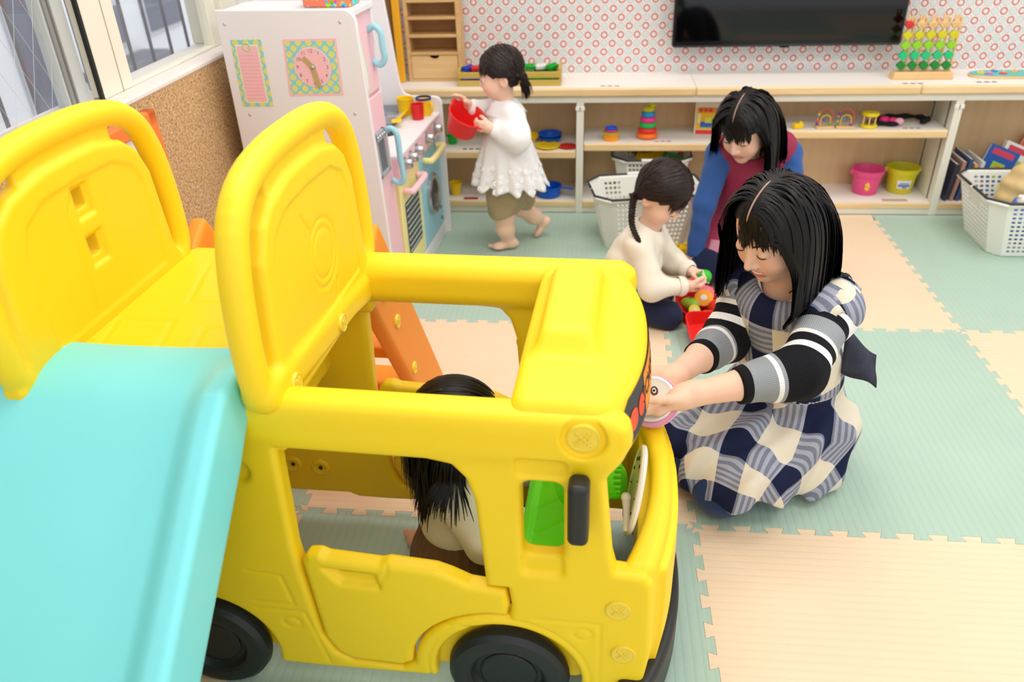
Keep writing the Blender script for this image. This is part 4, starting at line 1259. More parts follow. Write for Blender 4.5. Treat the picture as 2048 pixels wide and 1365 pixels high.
# wooden pigeonhole rack with drawer
M_RACK = wood_mat('rack_wood', (222, 182, 126), (204, 160, 104), 1.0)
rk = empty('wooden_rack', (-.99, 1.19, .577), label='wooden pigeonhole rack with a drawer on the shelf top', cat='rack')
for a, b_ in ((-.125, -.108), (.106, .123)): MB().b2((a, 0, 0), (b_, .12, .46), .002).build('rack_side', M_RACK, rk)
MB().b2((-.108, .112, 0), (.106, .12, .46)).build('rack_back', wood_mat('rack_back', (196, 152, 100), (180, 134, 84)), rk, smooth=False)
for zz in (.0, .115, .19, .265, .335, .405, .45): MB().b2((-.108, 0, zz), (.106, .112, zz + .012), .0015).build('rack_shelf', M_RACK, rk)
n_ = 8
dp = [(-.106, .014), (.104, .014), (.104, .113)] + [(.022 * math.cos(R_(a)), .113 + .014 * math.sin(R_(a))) for a in range(0, -181, -22)] + [(-.106, .113)]
MB().prism(dp, .002, .014, 1).build('drawer_front', wood_mat('drawer_wood', (232, 196, 142), (216, 176, 120)), rk, smooth=False)
MB().b2((-.03, .02, .09), (.03, .03, .114)).build('drawer_dark', mat('drawer_gap', (30, 22, 16), .8), rk, smooth=False)
pl = empty('yellow_pole', (-1.145, 1.185, .577), label='yellow square pole standing beside the wooden rack', cat='pole')
MB().b2((-.016, -.014, 0), (.016, .014, .50), .004).build('pole_shaft', mat('pole_yellow', (246, 176, 30), .4), pl)
MB().b2((-.018, -.016, .50), (.018, .016, .51), .003).build('pole_cap', mat('pole_yellow', (246, 176, 30), .4), pl)
bd = empty('wooden_board', (-1.19, 1.22, .577), label='dark wooden board upright behind the yellow pole', cat='board')
MB().b2((-.02, -.02, 0), (.02, .02, .5), .002).build('board_panel', wood_mat('dark_board', (150, 110, 70), (120, 84, 50), axis=2), bd)
MB().b2((-.022, -.022, .5), (.022, .022, .506), .001).build('board_cap', wood_mat('dark_board', (150, 110, 70), (120, 84, 50), axis=2), bd)

# crate of building pieces
M_CRATE = wood_mat('crate_wood', (206, 178, 92), (188, 156, 70))
ct = empty('wooden_crate', (-.645, 1.16, .577), label='pale wooden slatted crate of building pieces on the shelf top', cat='crate')
W2, D2 = .228, .075
for y_ in (-D2, D2 - .008):
    for z0 in (.0, .035): MB().b2((-W2, y_, z0), (W2, y_ + .008, z0 + .026), .0015).build('slat', M_CRATE, ct)
for s in (-1, 1):
    a, b_ = (-W2, -W2 + .012) if s < 0 else (W2 - .012, W2)
    MB().b2((a, -D2 + .008, 0), (b_, D2 - .008, .075), .002).build('crate_end', M_CRATE, ct)
MB().b2((-.006, -D2 + .008, .004), (.006, D2 - .008, .06), .001).build('crate_divider', M_CRATE, ct)
MB().b2((-W2, -D2 + .001, -.0), (W2, D2 - .001, .004)).build('crate_floor', M_CRATE, ct, smooth=False)
random.seed(4)
cols = [((24, 70, 190), 'blue'), ((210, 40, 44), 'red'), ((16, 170, 50), 'green'), ((228, 226, 220), 'white')]
def brick(x, y, z, rz, rx, ci):
    o = empty('building_block', (-.645 + x, 1.16 + y, .577 + z), rz, '%s plastic building block in the wooden crate' % cols[ci][1], 'block', '%s building blocks in the crate' % cols[ci][1])
    o.rotation_euler = (rx, 0, rz); m = mat('block_' + cols[ci][1], cols[ci][0], .35)
    MB().b2((-.03, -.014, 0), (.03, .014, .016), .0015).build('block_body', m, o)
    for k in range(4): MB().tube([(-.0225 + k * .015, 0, .016), (-.0225 + k * .015, 0, .021)], .0045, 8).build('stud', m, o)
for k, x in enumerate((-.185, -.14, -.085, -.05)):
    brick(x, -.03, .012, .3 * (-1) ** k, 0, (0, 0, 0, 3)[k]); brick(x + .01, .02, .036, -.4 + .5 * k, .2, (1, 0, 1, 1)[k]); brick(x - .005, -.01, .058, .9 - .6 * k, .15, (0, 1, 3, 0)[k])
for k, x in enumerate((.05, .09, .14, .185)):
    brick(x, -.03, .014, .25 * (-1) ** k, 0, 2); brick(x - .01, .02, .04, .6 - .4 * k, .25, (2, 3, 2, 2)[k]); brick(x, -.005, .062, -.5 + .5 * k, .2, (2, 2, 3, 2)[k])

# bunny diamond counting toy
ab = empty('diamond_toy', (1.12, 1.17, .577), R_(0), 'wooden peg toy of painted diamonds with bunny tops', 'toy')
M_AW = wood_mat('toy_wood', (236, 198, 142), (222, 180, 122))
MB().prism([(-.125, 0), (.125, 0), (.118, .03), (-.118, .03)], -.03, .03, 1, .003).build('toy_base', M_AW, ab)
rows = [((12, 130, 40), .055), ((20, 190, 120), .096), ((140, 205, 30), .137), ((206, 200, 20), .178)]
DM = lambda r, rr=.004: [(0, -r), (r, 0), (0, r), (-r, 0)]
def diamond(name, m, x, z, r, y0, par):
    mb = MB(); P = [(x + .003, z - r + .003), (x + r - .003, z - .003), (x + r - .003, z + .003), (x + .003, z + r - .003), (x - .003, z + r - .003), (x - r + .003, z + .003), (x - r + .003, z - .003), (x - .003, z - r + .003)]
    mb.prism(P, y0 - .011, y0 + .011, 1, .002); return mb.build(name, m, par)
for i in range(5):
    x = -.092 + i * .046
    MB().b2((x + .018, .004, .03), (x + .028, .014, .245), .002).build('peg', M_AW, ab)
    for (rgb, z_) in rows: diamond('diamond', mat('dia' + str(rgb), rgb, .4), x + (z_ - .05) * .0, z_, .0212, -.004, ab)
    top = mat('dia_red', (214, 50, 40), .4) if i == 0 else M_AW
    d = diamond('bunny_head', top, x, .219, .0205, -.004, ab)
    for s in (-1, 1):
        MB().tube([(x + s * .005, -.004, .234), (x + s * .008, -.004, .258)], [.005, .0045], 8).build('bunny_ear', M_AW, d)
        MB().ball((x + s * .006, -.0155, .221), .0014, 8, 6).build('bunny_eye', mat('eye_dark', (50, 30, 20), .5), d)
    MB().tube([(x - .004, -.0152, .214), (x, -.0154, .2125), (x + .004, -.0152, .214)], .0008, 6).build('bunny_smile', mat('eye_dark', (50, 30, 20), .5), d)
# puzzle board
pz = empty('puzzle_board', (1.50, 1.20, .577), 0, 'oval wooden puzzle board with knobbed coloured pieces', 'puzzle')
MB().prism([(.17 * math.copysign(abs(math.cos(a)) ** .6, math.cos(a)), .06 * math.copysign(abs(math.sin(a)) ** .8, math.sin(a))) for a in np.linspace(0, 2 * math.pi, 40, endpoint=False)], 0, .010, 2, .002).build('puzzle_base', M_AW, pz)
MB().prism([(.166 * math.copysign(abs(math.cos(a)) ** .6, math.cos(a)), .056 * math.copysign(abs(math.sin(a)) ** .8, math.sin(a))) for a in np.linspace(0, 2 * math.pi, 40, endpoint=False)], .010, .013, 2).build('puzzle_print', mat('puzzle_teal', (96, 190, 186), .45), pz, smooth=False)
for k, (x, y, rgb) in enumerate(((-.125, .0, (232, 214, 60)), (-.10, -.025, (196, 110, 190)), (-.04, -.018, (220, 80, 70)), (.02, .02, (230, 190, 90)), (.06, -.02, (210, 90, 60)), (-.06, .03, (80, 140, 210)), (.11, .01, (240, 160, 60)))):
    p_ = MB().lathe([(.016, .013), (.016, .017), (.012, .018), (0, .018)], 16, Matrix.Translation((x, y, 0))).build('puzzle_piece', mat('pz' + str(k), rgb, .45), pz)
    MB().ball((x, y, .022), .005, 10, 6).build('piece_knob', mat('pzknob', (236, 196, 150), .4), p_)

# ------------------------------------------------------------------ toys on the shelves
def bowl(name, rgb, x, y, z, r, h, label, cat='bowl', grp=None, rings=0, tilt=0):
    o = empty(name, (x, y, z), 0, label, cat, grp)
    if tilt: o.rotation_euler = (tilt, 0, 0)
    m = mat('toy_' + str(rgb), rgb, .32)
    MB().lathe([(0, 0), (r * .7, 0), (r * .74, .003), (r * .93, h * .8), (r * 1.02, h - .002), (r * 1.03, h), (r * .98, h), (r * .88, h * .75), (r * .7, .006), (0, .005)], 32).build('dish', m, o)
    MB().tube([(r * 1.01 * math.cos(a), r * 1.01 * math.sin(a), h - .001) for a in np.linspace(0, 2 * math.pi, 32, endpoint=False)], .0022, 6, closed=True).build('dish_rim', m, o)
    return o
Bc, Yc, Rc = (10, 90, 205), (246, 204, 10), (206, 30, 32)
bowl('toy_bowl', Yc, -.575, 1.20, .2951, .052, .032, 'yellow toy bowl on the shelf behind the toddler')
bowl('toy_bowl', Bc, -.472, 1.205, .2951, .052, .024, 'blue toy bowl under another blue bowl on the shelf', grp='blue toy bowls'); bowl('toy_bowl', Bc, -.472, 1.205, .3065, .055, .028, 'blue toy bowl stacked topmost on the dish shelf', grp='blue toy bowls')
bowl('toy_plate', Yc, -.478, 1.115, .2951, .055, .010, 'flat yellow toy plate on the dish shelf', 'plate')
bowl('toy_plate', Rc, -.386, 1.11, .2951, .040, .008, 'flat red toy plate beside the yellow plate', 'plate')
bowl('toy_cup', (20, 160, 50), -.93, 1.17, .2951, .026, .04, 'green toy cup on the shelf by the kitchen', 'cup')
bowl('toy_bowl', Yc, -.575, 1.13, .0551, .045, .04, 'yellow toy bowl on the bottom shelf beside the blue pan')
bowl('toy_bucket', Yc, -.925, 1.14, .0551, .03, .06, 'small yellow toy bucket on the bottom shelf by the washer', 'bucket')
pan = empty('toy_saucepan', (-.475, 1.125, .0551), 0, 'blue toy saucepan with long handle on the bottom shelf', 'saucepan')
mP = mat('toy_' + str(Bc), Bc, .32)
MB().lathe([(0, .006), (.05, .006), (.054, .01), (.058, .046), (.063, .05), (.063, .053), (.056, .053), (.05, .014), (0, .012)], 36).build('pan_body', mP, pan)
for k in range(3): MB().ball((.035 * math.cos(k * 2.1), .035 * math.sin(k * 2.1), .0045), .0045, 8, 6).build('pan_foot', mP, pan)
MB().tube([(.055, -.008, .045), (.09, -.016, .044), (.116, -.020, .040)], [.007, .008, .009], 8, flat=.5).build('pan_handle', mP, pan)
# nested stacking cups
st = empty('stacking_cups', (-.19, 1.11, .3291), 0, 'nested orange, green, pink and blue stacking cups', 'cups')
for k, (rgb, r, z0, z1) in enumerate((((246, 160, 30), .037, 0, .034), ((160, 205, 50), .0375, .034, .040), ((238, 70, 130), .031, .038, .050), ((50, 100, 220), .0265, .048, .060))):
    MB().lathe([(0, z0), (r * .9, z0), (r * .94, z1 - .006), (r, z1 - .004), (r, z1), (r * .88, z1), (r * .84, z0 + .004), (0, z0 + .003)], 28).build('nesting_cup', mat('nest' + str(k), rgb, .35), st)
rt = empty('ring_tower', (-.026, 1.145, .3291), 0, 'stacking ring tower with a yellow duck top', 'stacking toy')
for k, (rgb, r) in enumerate((((250, 120, 30), .049), ((232, 50, 50), .043), ((30, 190, 90), .039), ((240, 50, 140), .036), ((20, 150, 215), .031))):
    MB().lathe([(r - .02, .004)] + [(r - .012 + .012 * math.cos(a), .014 + .0125 * math.sin(a)) for a in np.linspace(-1.57, 1.57, 9)] + [(r - .02, .024)], 32, Matrix.Translation((0, 0, k * .0235))).build('ring', mat('ring' + str(k), rgb, .35), rt)
mD = mat('duck_yellow', (214, 214, 30), .35)
dk = MB(); dk.ball((0, 0, .128), (.026, .022, .016), 16, 10); dk.build('duck_body', mD, rt)
dk = MB(); dk.ball((.014, 0, .148), .014, 14, 8); dk.tube([(.024, 0, .147), (.036, 0, .146)], [.006, .004], 8); dk.build('duck_head', mD, rt)
def book(name, x, y, z, w_, h, t, rot, rgb, label, cov=None, grp='picture books', par_m=None):
    o = empty(name, (x, y, z), 0, label, 'book', grp); o.rotation_euler = rot
    m = mat('cover' + str(rgb), rgb, .35)
    MB().b2((-t / 2, 0, 0), (-t / 2 + .0012, w_, h), .0004).build('cover', m, o); MB().b2((t / 2 - .0012, 0, 0), (t / 2, w_, h), .0004).build('cover', m, o)
    MB().b2((-t / 2, -.0012, 0), (t / 2, .0, h)).build('spine', m, o, smooth=False)
    MB().b2((-t / 2 + .0012, .001, .002), (t / 2 - .0012, w_ - .003, h - .002)).build('pages', mat('pages', (236, 232, 222), .7), o, smooth=False)
    for k, (x0, z0, x1, z1, c) in enumerate(cov or []):
        MB().b2((x0 * t - t / 2, -.0018, z0 * h), (x1 * t - t / 2, -.0012, z1 * h)).build('spine_print', mat('pr' + str(c), c, .5), o, smooth=False)
    return o
# picture book facing out, behind the woman in the maroon apron
pb = empty('picture_book', (.235, 1.20, .3291), 0, 'picture book with a yellow cover standing beside the ring tower', 'book'); pb.rotation_euler = (R_(-8), 0, R_(-4))
MB().b2((-.045, 0, 0), (.06, .012, .14), .001).build('pages', mat('pages', (236, 232, 222), .7), pb)
MB().b2((-.046, -.0016, 0), (.061, 0, .141)).build('cover', mat('cov_white', (236, 226, 206), .35), pb, smooth=False)
for ki, (x0, z0, x1, z1, c) in enumerate(((-.04, .02, .058, .115, (244, 196, 40)), (-.04, .0, .058, .018, (226, 60, 70)), (-.03, .095, .05, .118, (244, 150, 50)), (-.02, .03, .03, .055, (40, 110, 200)), (.0, .05, .05, .075, (240, 230, 90)), (-.035, .05, -.02, .09, (250, 240, 170)), (.03, .04, .055, .07, (60, 170, 90)), (-.028, .099, -.014, .113, (226, 60, 60)), (-.006, .099, .008, .113, (226, 60, 60)), (.016, .099, .03, .113, (226, 60, 60)))):
    MB().b2((x0, -.0020 - .0004 * ki, z0), (x1, -.0015, z1)).build('cover_print', mat('pr' + str(c), c, .45), pb, smooth=False)
# bead mazes
def maze(x, y, s, bc, label):
    o = empty('bead_maze', (x, y, .3851), R_(6 * s), label, 'bead maze', 'small bead mazes on the shelf')
    MB().b2((-.038, -.02, 0), (.038, .02, .010), .002).build('maze_base', M_AW, o)
    for k, (r0, h, yy, rgb) in enumerate(((.032, .072, .006, (226, 90, 80)), (.021, .048, -.006, (240, 190, 60)))):
        P = [(-r0, yy, .008)] + [(-r0 * math.cos(a), yy, .010 + (h - r0) + r0 * math.sin(a)) for a in np.linspace(0, math.pi, 12)] + [(r0, yy, .008)]
        MB().tube(P, .0022, 8).build('wire_arch', mat('wire' + str(rgb), rgb, .35), o)
    for k, c in enumerate(bc):
        if k < 5: p = (-.032 + (.004 if k > 3 else 0), .006, .017 + k * .0105)
        else: p = (.021 - (k - 5) * .03, -.006, .018 + (k - 5) * .02)
        MB().ball(p, .0062, 10, 8).build('bead', mat('bead' + str(c), c, .35), o)
pu, bl, rd, ye, gr, oc = (90, 70, 190), (30, 150, 210), (232, 60, 50), (246, 190, 20), (70, 190, 60), (244, 130, 40)
maze(.735, 1.095, 1, [pu, rd, oc, bl, ye, gr, pu], 'small bead maze with arches, nearer the woman in the maroon apron')
maze(.822, 1.095, -1, [gr, ye, bl, oc, pu, pu, bl], 'small bead maze with arches, nearer the yellow drum rattle')
yt = empty('yellow_block', (.622, 1.09, .3851), .3, 'small yellow toy lying on the shelf behind the maroon apron', 'toy')
MB().box((0, 0, .012), (.022, .014, .012), .005).build('toy_body', mat('toy_' + str(Yc), Yc, .32), yt); MB().ball((.012, 0, .024), .008, 10, 6).build('toy_knob', mat('toy_' + str(Yc), Yc, .32), yt)
# drum rattle
dr = empty('drum_rattle', (.925, 1.105, .3851), .2, 'yellow drum rattle with wooden posts', 'rattle')
mdr = mat('rattle_yellow', (230, 208, 20), .35)
for z_ in (0, .052): MB().lathe([(0, z_), (.033, z_), (.036, z_ + .004), (.036, z_ + .010), (.033, z_ + .014), (0, z_ + .014)], 28).build('drum_end', mdr, dr)
for k in range(6): MB().tube([(.027 * math.cos(k * 1.047), .027 * math.sin(k * 1.047), .013), (.027 * math.cos(k * 1.047), .027 * math.sin(k * 1.047), .053)], .0035, 8).build('post', M_AW, dr)
MB().ball((0, 0, .025), .012, 12, 8).build('rattle_ball', mat('rattle_black', (30, 28, 30), .4), dr)
# black headband with pink bow
hb_ = empty('headband', (1.085, 1.165, .3851), 0, 'black fluffy headband with a pink bow on the shelf', 'headband')
mb = MB(); mb.tube([(.11 * math.cos(a) + .0, .05 * math.sin(a) + .01, .016) for a in np.linspace(-.9, 3.7, 26)], [.010 + .003 * math.sin(k * 1.7) for k in range(26)], 10); mb.build('band', mat('fluff_black', (22, 20, 22), .9), hb_)
for p, r_ in (((-.085, -.02, .020), (.024, .018, .018)), ((-.055, -.035, .022), (.018, .014, .014))):
    MB().ball(p, r_, 14, 10).build('bow_loop', mat('bow_pink', (222, 40, 120), .6), hb_)
MB().ball((-.03, -.045, .020), (.02, .013, .016), 14, 10).build('flower', mat('bow_pale', (236, 170, 190), .7), hb_)
for s in (0, 1): MB().ball((-.11 + s * .05, -.04 + s * -.012, .012), (.032, .012, .010), 12, 8).build('pad', mat('fluff_black', (22, 20, 22), .9), hb_)
# buckets
def bucket(x, y, rgb, r, h, label, fx, sticker):
    o = empty('toy_pail', (x, y, .0551), fx, label, 'bucket', 'toy buckets on the bottom shelf')
    m = mat('pail' + str(rgb), rgb, .35, trans=.1)
    MB().lathe([(0, 0), (r * .76, 0), (r * .8, .004), (r * .95, h * .78), (r * 1.02, h * .79), (r * 1.06, h - .004), (r * 1.08, h), (r * 1.02, h), (r * .92, h * .78), (r * .76, .006), (0, .006)], 40).build('pail_body', m, o)
    for s in (-1, 1):
        MB().ball((s * r * 1.07, 0, h * .88), (.010, .008, .012), 10, 8).build('ear', m, o)
    P = [(r * 1.08 * math.cos(a), -r * 1.08 * abs(math.sin(a)) * .45, h * .88 - .10 * math.sin(a) * .9) for a in np.linspace(0, math.pi, 20)]
    # bail folded down along the rim at the back
    P = [(r * 1.10 * math.cos(a), r * 1.12 * math.sin(a), h * .86 - .012 * math.sin(a)) for a in np.linspace(0, math.pi, 20)]
    MB().tube(P, .0035, 8).build('bail', m, o)
    sticker(o, r, h)
def stk_flower(o, r, h):
    for k in range(5):
        a = -math.pi / 2 - .28 + .075 * math.cos(k * 1.2566) ; zz = h * .40 + .013 * math.sin(k * 1.2566)
        MB().ball((r * .885 * math.cos(a), r * .885 * math.sin(a), zz), (.008, .004, .008), 10, 6).build('flower_print', mat('fl_yel', (246, 200, 60), .5), o)
    MB().ball((r * .895 * math.cos(-1.85), r * .895 * math.sin(-1.85), h * .40), (.006, .004, .006), 10, 6).build('flower_print', mat('fl_or', (250, 150, 60), .5), o)
def stk_label(o, r, h):
    v = []; f = []; n = 12
    for i in range(n + 1):
        a = -math.pi / 2 - .5 + 1.0 * i / n
        for z_ in (h * .25, h * .58):
            rr = r * (.805 + .145 * (z_ / h / .78)) + .0012; v.append((rr * math.cos(a), rr * math.sin(a), z_))
    for i in range(n): f.append((2 * i, 2 * i + 2, 2 * i + 3, 2 * i + 1))
    link('paper_label', pymesh('lab', v, f), mat('label_white', (240, 238, 240), .5), o)
    for z0, a0, a1 in ((.47, -.3, .3), (.40, -.42, .42), (.35, -.42, .42), (.29, -.1, .2)):
        P = []
        for i in range(7):
            a = -math.pi / 2 + a0 + (a1 - a0) * i / 6; rr = r * (.805 + .145 * (z0 / .78)) + .002; P.append((rr * math.cos(a), rr * math.sin(a), z0 * h))
        MB().tube(P, .0022, 6).build('label_print', mat('label_blue', (90, 120, 190), .5), o)
bucket(.995, 1.195, (244, 84, 148), .068, .115, 'pink toy bucket with a yellow flower print', .1, stk_flower)
bucket(1.155, 1.215, (222, 214, 40), .068, .118, 'yellow toy bucket with a white paper label', -.05, stk_label)
# books in the right unit
random.seed(7)
bcol = [(60, 60, 80), (180, 140, 130), (70, 90, 130), (230, 170, 90), (220, 220, 220)]
blabel = ['dark slim book leaning against the shelf side', 'pinkish brown slim book second from the shelf side', 'slate blue slim book third from the shelf side', 'orange slim book fourth from the shelf side', 'white slim book fifth from the shelf side, next to the basket']
for k in range(5):
    book('picture_book', 1.315 + k * .026, 1.085, .0552, .18, .17 + .012 * (k % 3), .014, (0, R_(6), 0), bcol[k], blabel[k])
bp = [((28, 84, 170), 'blue picture book with a red title lying above the white basket', 1.49, 1.13), ((226, 60, 44), 'red spined book topmost behind the white basket', 1.66, 1.2), ((240, 236, 228), 'white picture book between the blue and red books', 1.58, 1.17), ((240, 190, 60), 'yellow picture book at the right edge behind the basket', 1.72, 1.16)]
for k, (c, lb, x, y) in enumerate(bp):
    o = empty('picture_book', (x, y, .083), 0, lb, 'book', 'picture books'); o.rotation_euler = (R_(-14 - 2 * k), R_(22), 0)
    H_ = .20 + .025 * (k == 1); m = mat('cover' + str(c), c, .35)
    MB().b2((-.07, .0, .0), (.07, .016, H_), .001).build('pages', mat('pages', (236, 232, 222), .7), o)
    cv = MB().b2((-.072, -.0015, 0), (.072, 0, H_ + .002)).build('cover', m, o, smooth=False)
    MB().b2((-.072, 0.016, 0), (.072, .0175, H_ + .002)).build('cover', m, o, smooth=False)
    MB().b2((.070, -.0015, 0), (.0725, .0175, H_ + .002)).build('spine', mat('pr(240, 240, 236)', (240, 240, 236), .5), o, smooth=False)
    for ki, (x0, z0, x1, z1, cc_) in enumerate(((-.055, H_ * .82, .05, H_ * .95, (210, 60, 90)), (-.03, H_ * .35, .03, H_ * .68, (150, 200, 50)), (-.012, H_ * .45, .015, H_ * .62, (226, 120, 60)), (-.06, H_ * .1, -.02, H_ * .25, (200, 120, 70)), (.03, H_ * .12, .06, H_ * .3, (240, 220, 120)))):
        MB().b2((x0, -.0020 - .0004 * ki, z0), (x1, -.0014, z1), .0002).build('cover_print', mat('pr' + str(cc_), cc_, .45), o, smooth=False)

# ------------------------------------------------------------------ baskets
def holed_wall(mb, P00, P10, P11, P01, nu, nv, mu, mv, fu=.5, fv=.45, th=.003, skip=None):
    """wall with rows of rectangular holes; P00 bottom-left ... ; normal = (P10-P00)x(P01-P00)"""
    P00, P10, P11, P01 = map(Vector, (P00, P10, P11, P01))
    nrm = (P10 - P00).cross(P01 - P00).normalized() * th
    def cuts(n, m, f):
        c = [0, m]; w_ = (1 - 2 * m) / n
        for i in range(n):
            a = m + i * w_
            c += [a + w_ * (1 - f) / 2, a + w_ * (1 + f) / 2]
        c += [1 - m, 1]
        return sorted(set(round(x, 6) for x in c))
    cu, cv = cuts(nu, mu, fu), cuts(nv, mv, fv)
    nU, nV = len(cu), len(cv)
    def pt(u, v): return (P00 * (1 - u) + P10 * u) * (1 - v) + (P01 * (1 - u) + P11 * u) * v
    base = len(mb.v); 
    for off in (0, 1):
        for v in cv:
            for u in cu: mb.v.append(tuple(pt(u, v) - nrm * off))
    def vi(i, j, o): return base + o * nU * nV + j * nU + i
    def hole(i, j):
        if i < 0 or j < 0 or i >= nU - 1 or j >= nV - 1: return True
        # cells: 0 margin, then pattern gap, hole, gap ...
        uc, vc = (cu[i] + cu[i + 1]) / 2, (cv[j] + cv[j + 1]) / 2
        if uc < mu or uc > 1 - mu or vc < mv or vc > 1 - mv: return False
        wu, wv = (1 - 2 * mu) / nu, (1 - 2 * mv) / nv
        iu, iv = int((uc - mu) / wu), int((vc - mv) / wv)
        if skip and skip(iu, iv): return False
        a, b_ = ((uc - mu) / wu) % 1, ((vc - mv) / wv) % 1
        return abs(a - .5) < fu / 2 and abs(b_ - .5) < fv / 2
    for i in range(nU - 1):
        for j in range(nV - 1):
            if hole(i, j): continue
            mb.f.append((vi(i, j, 0), vi(i + 1, j, 0), vi(i + 1, j + 1, 0), vi(i, j + 1, 0)))
            mb.f.append((vi(i, j + 1, 1), vi(i + 1, j + 1, 1), vi(i + 1, j, 1), vi(i, j, 1)))
            if hole(i - 1, j): mb.f.append((vi(i, j, 1), vi(i, j, 0), vi(i, j + 1, 0), vi(i, j + 1, 1)))
            if hole(i + 1, j): mb.f.append((vi(i + 1, j, 0), vi(i + 1, j, 1), vi(i + 1, j + 1, 1), vi(i + 1, j + 1, 0)))
            if hole(i, j - 1): mb.f.append((vi(i, j, 0), vi(i, j, 1), vi(i + 1, j, 1), vi(i + 1, j, 0)))
            if hole(i, j + 1): mb.f.append((vi(i, j + 1, 1), vi(i, j + 1, 0), vi(i + 1, j + 1, 0), vi(i + 1, j + 1, 1)))
M_BSK = mat('basket_white', (236, 236, 228), .4, .4)
M_HND = mat('basket_handle', (52, 52, 56), .45)
def basket(x, y, z, rz, bw, bd, tw, td, h, label, nu, nd, nv, blank=True):
    """bw,bd: half sizes at the bottom, tw,td: half sizes at the rim"""
    o = empty('white_basket', (x, y, z), rz, label, 'basket', 'white holed baskets')
    c = .05    # corner chamfer
    def ring(w_, d, z_, c_): return [(-w_ + c_, -d, z_), (w_ - c_, -d, z_), (w_, -d + c_, z_), (w_, d - c_, z_), (w_ - c_, d, z_), (-w_ + c_, d, z_), (-w_, d - c_, z_), (-w_, -d + c_, z_)]
    B, T = ring(bw, bd, .004, c * .8), ring(tw, td, h, c)
    mb = MB()
    for k in range(8):
        l_ = (k + 1) % 8
        big = k % 2 == 0
        n_u = nu if k % 4 == 0 else nd
        sk = (lambda iu, iv, n_u=n_u: blank and iv >= nv - 3 and abs(iu - (n_u - 1) / 2) < n_u * .22) if big else None
        holed_wall(mb, B[k], B[l_], T[l_], T[k], n_u if big else 2, nv, .04 if big else .2, .05, .62 if big else .001, .55, .003, sk)
    mb.build('basket_wall', M_BSK, o, smooth=False)
    fl = MB(); holed_wall(fl, (-bw + c * .4, -bd + c * .4, .004), (bw - c * .4, -bd + c * .4, .004), (bw - c * .4, bd - c * .4, .004), (-bw + c * .4, bd - c * .4, .004), 12, 8, .04, .04, .4, .4, .004); fl.build('basket_floor', M_BSK, o, smooth=False)
    rp = ring(tw + .006, td + .006, h, c)
    MB().tube(rp, .007, 8, closed=True).build('basket_rim', M_BSK, o, ang=60)
    for s in (-1, 1):
        hp = [(-tw * .12, s * (td + .008), h + .006), (-tw + c, s * (td + .008), h + .009), (-tw - .004, s * (td - c), h + .010), (-tw - .008, s * td * .35, h + .009)]
        # handle wire folded around half the rim
        w_ = [(-tw - .010, s * .012, h + .009), (-tw - .010, s * (td - c), h + .009), (-tw + c, s * (td + .010), h + .009), (tw - c, s * (td + .010), h + .009), (tw + .010, s * (td - c), h + .009), (tw + .010, s * .012, h + .009)]
        MB().tube(w_, .0055, 8).build('handle', M_HND, o, ang=60)
        MB().tube([(-.05, s * (td + .010), h + .009), (.05, s * (td + .010), h + .009)], .008, 10).build('handle_grip', M_BSK, o)
    return o
bA = basket(-.045, .745, 0, R_(10), .175, .10, .222, .14, .238, 'white holed basket on the floor behind the girl', 16, 9, 10)
bA2 = basket(.0, 1.17, .0551, 0, .14, .085, .17, .10, .185, 'white holed basket inside the shelf under the ring tower', 13, 8, 8)
bB = basket(1.56, .765, 0, 0, .225, .155, .285, .195, .235, 'white holed basket of soft toys at the right edge', 18, 11, 11)
# contents
tp = bowl('toy_plate', Yc, .0, 1.15, .225, .07, .012, 'yellow toy plate in the shelf basket', 'plate', tilt=.25)
gt = empty('green_toy', (.10, 1.16, .215), .5, 'green toy lying in the shelf basket', 'toy')
MB().box((0, 0, .02), (.05, .02, .014), .006, Matrix.Rotation(.3, 3, 'Y')).build('toy_body', mat('toy_green', (30, 140, 60), .4), gt); MB().ball((.04, 0, .03), .014, 10, 8).build('toy_knob', mat('toy_red', (210, 50, 50), .4), gt)
gt = empty('dark_toy', (-.02, 1.21, .22), .2, 'dark green toy at the back of the shelf basket', 'toy')
MB().box((0, 0, .02), (.06, .014, .012), .006).build('toy_body', mat('toy_dgreen', (20, 80, 50), .4), gt); MB().ball((.0, 0, .034), .010, 10, 8).build('toy_knob', mat('toy_' + str(Yc), Yc, .4), gt)
fillA = [((90, 120, 190), 'blue cloth heap in the basket at the right edge', 1.44, .67, .12, (.075, .055, .10)), ((214, 186, 130), 'beige soft cushion in the basket at the right edge', 1.50, .83, .17, (.10, .075, .15)), ((60, 90, 150), 'dark blue cloth in the basket at the right edge', 1.70, .66, .07, (.075, .06, .06)), ((90, 150, 160), 'teal soft toy low in the basket at the right edge', 1.42, .84, .07, (.07, .06, .06))]
for k, (rgb, lb, x, y, z_, r_) in enumerate(fillA):
    o = empty('soft_toy', (x, y, .01), .4 * k, lb, 'soft toy', 'soft toys in the basket')
    rr = random.Random(k)
    def f(P, r_=r_, z_=z_, k=k):
        d = sd_ell(P, (0, 0, z_), r_); return d + .006 * np.sin(P[:, 0] * 70 + k) * np.sin(P[:, 1] * 60 + 2 * k) + .004 * np.sin(P[:, 2] * 90 + P[:, 0] * 40)
    b_ = sdf_obj('cloth_body', f, [-r_[0] - .03, -r_[1] - .03, z_ - r_[2] - .03], [r_[0] + .03, r_[1] + .03, z_ + r_[2] + .03], .008, mat('soft' + str(k), rgb, .9, noise=.15, nscale=30), o)
    MB().ball((r_[0] * .4, -r_[1] * .5, z_ + r_[2] * .8), .022, 12, 8).build('cloth_knot', mat('softk' + str(k), tuple(min(255, c + 40) for c in rgb), .9), o)
pu_ = empty('plush_head', (1.405, .63, .235), .3, 'small white spotted plush toy peeking over the basket rim', 'soft toy')
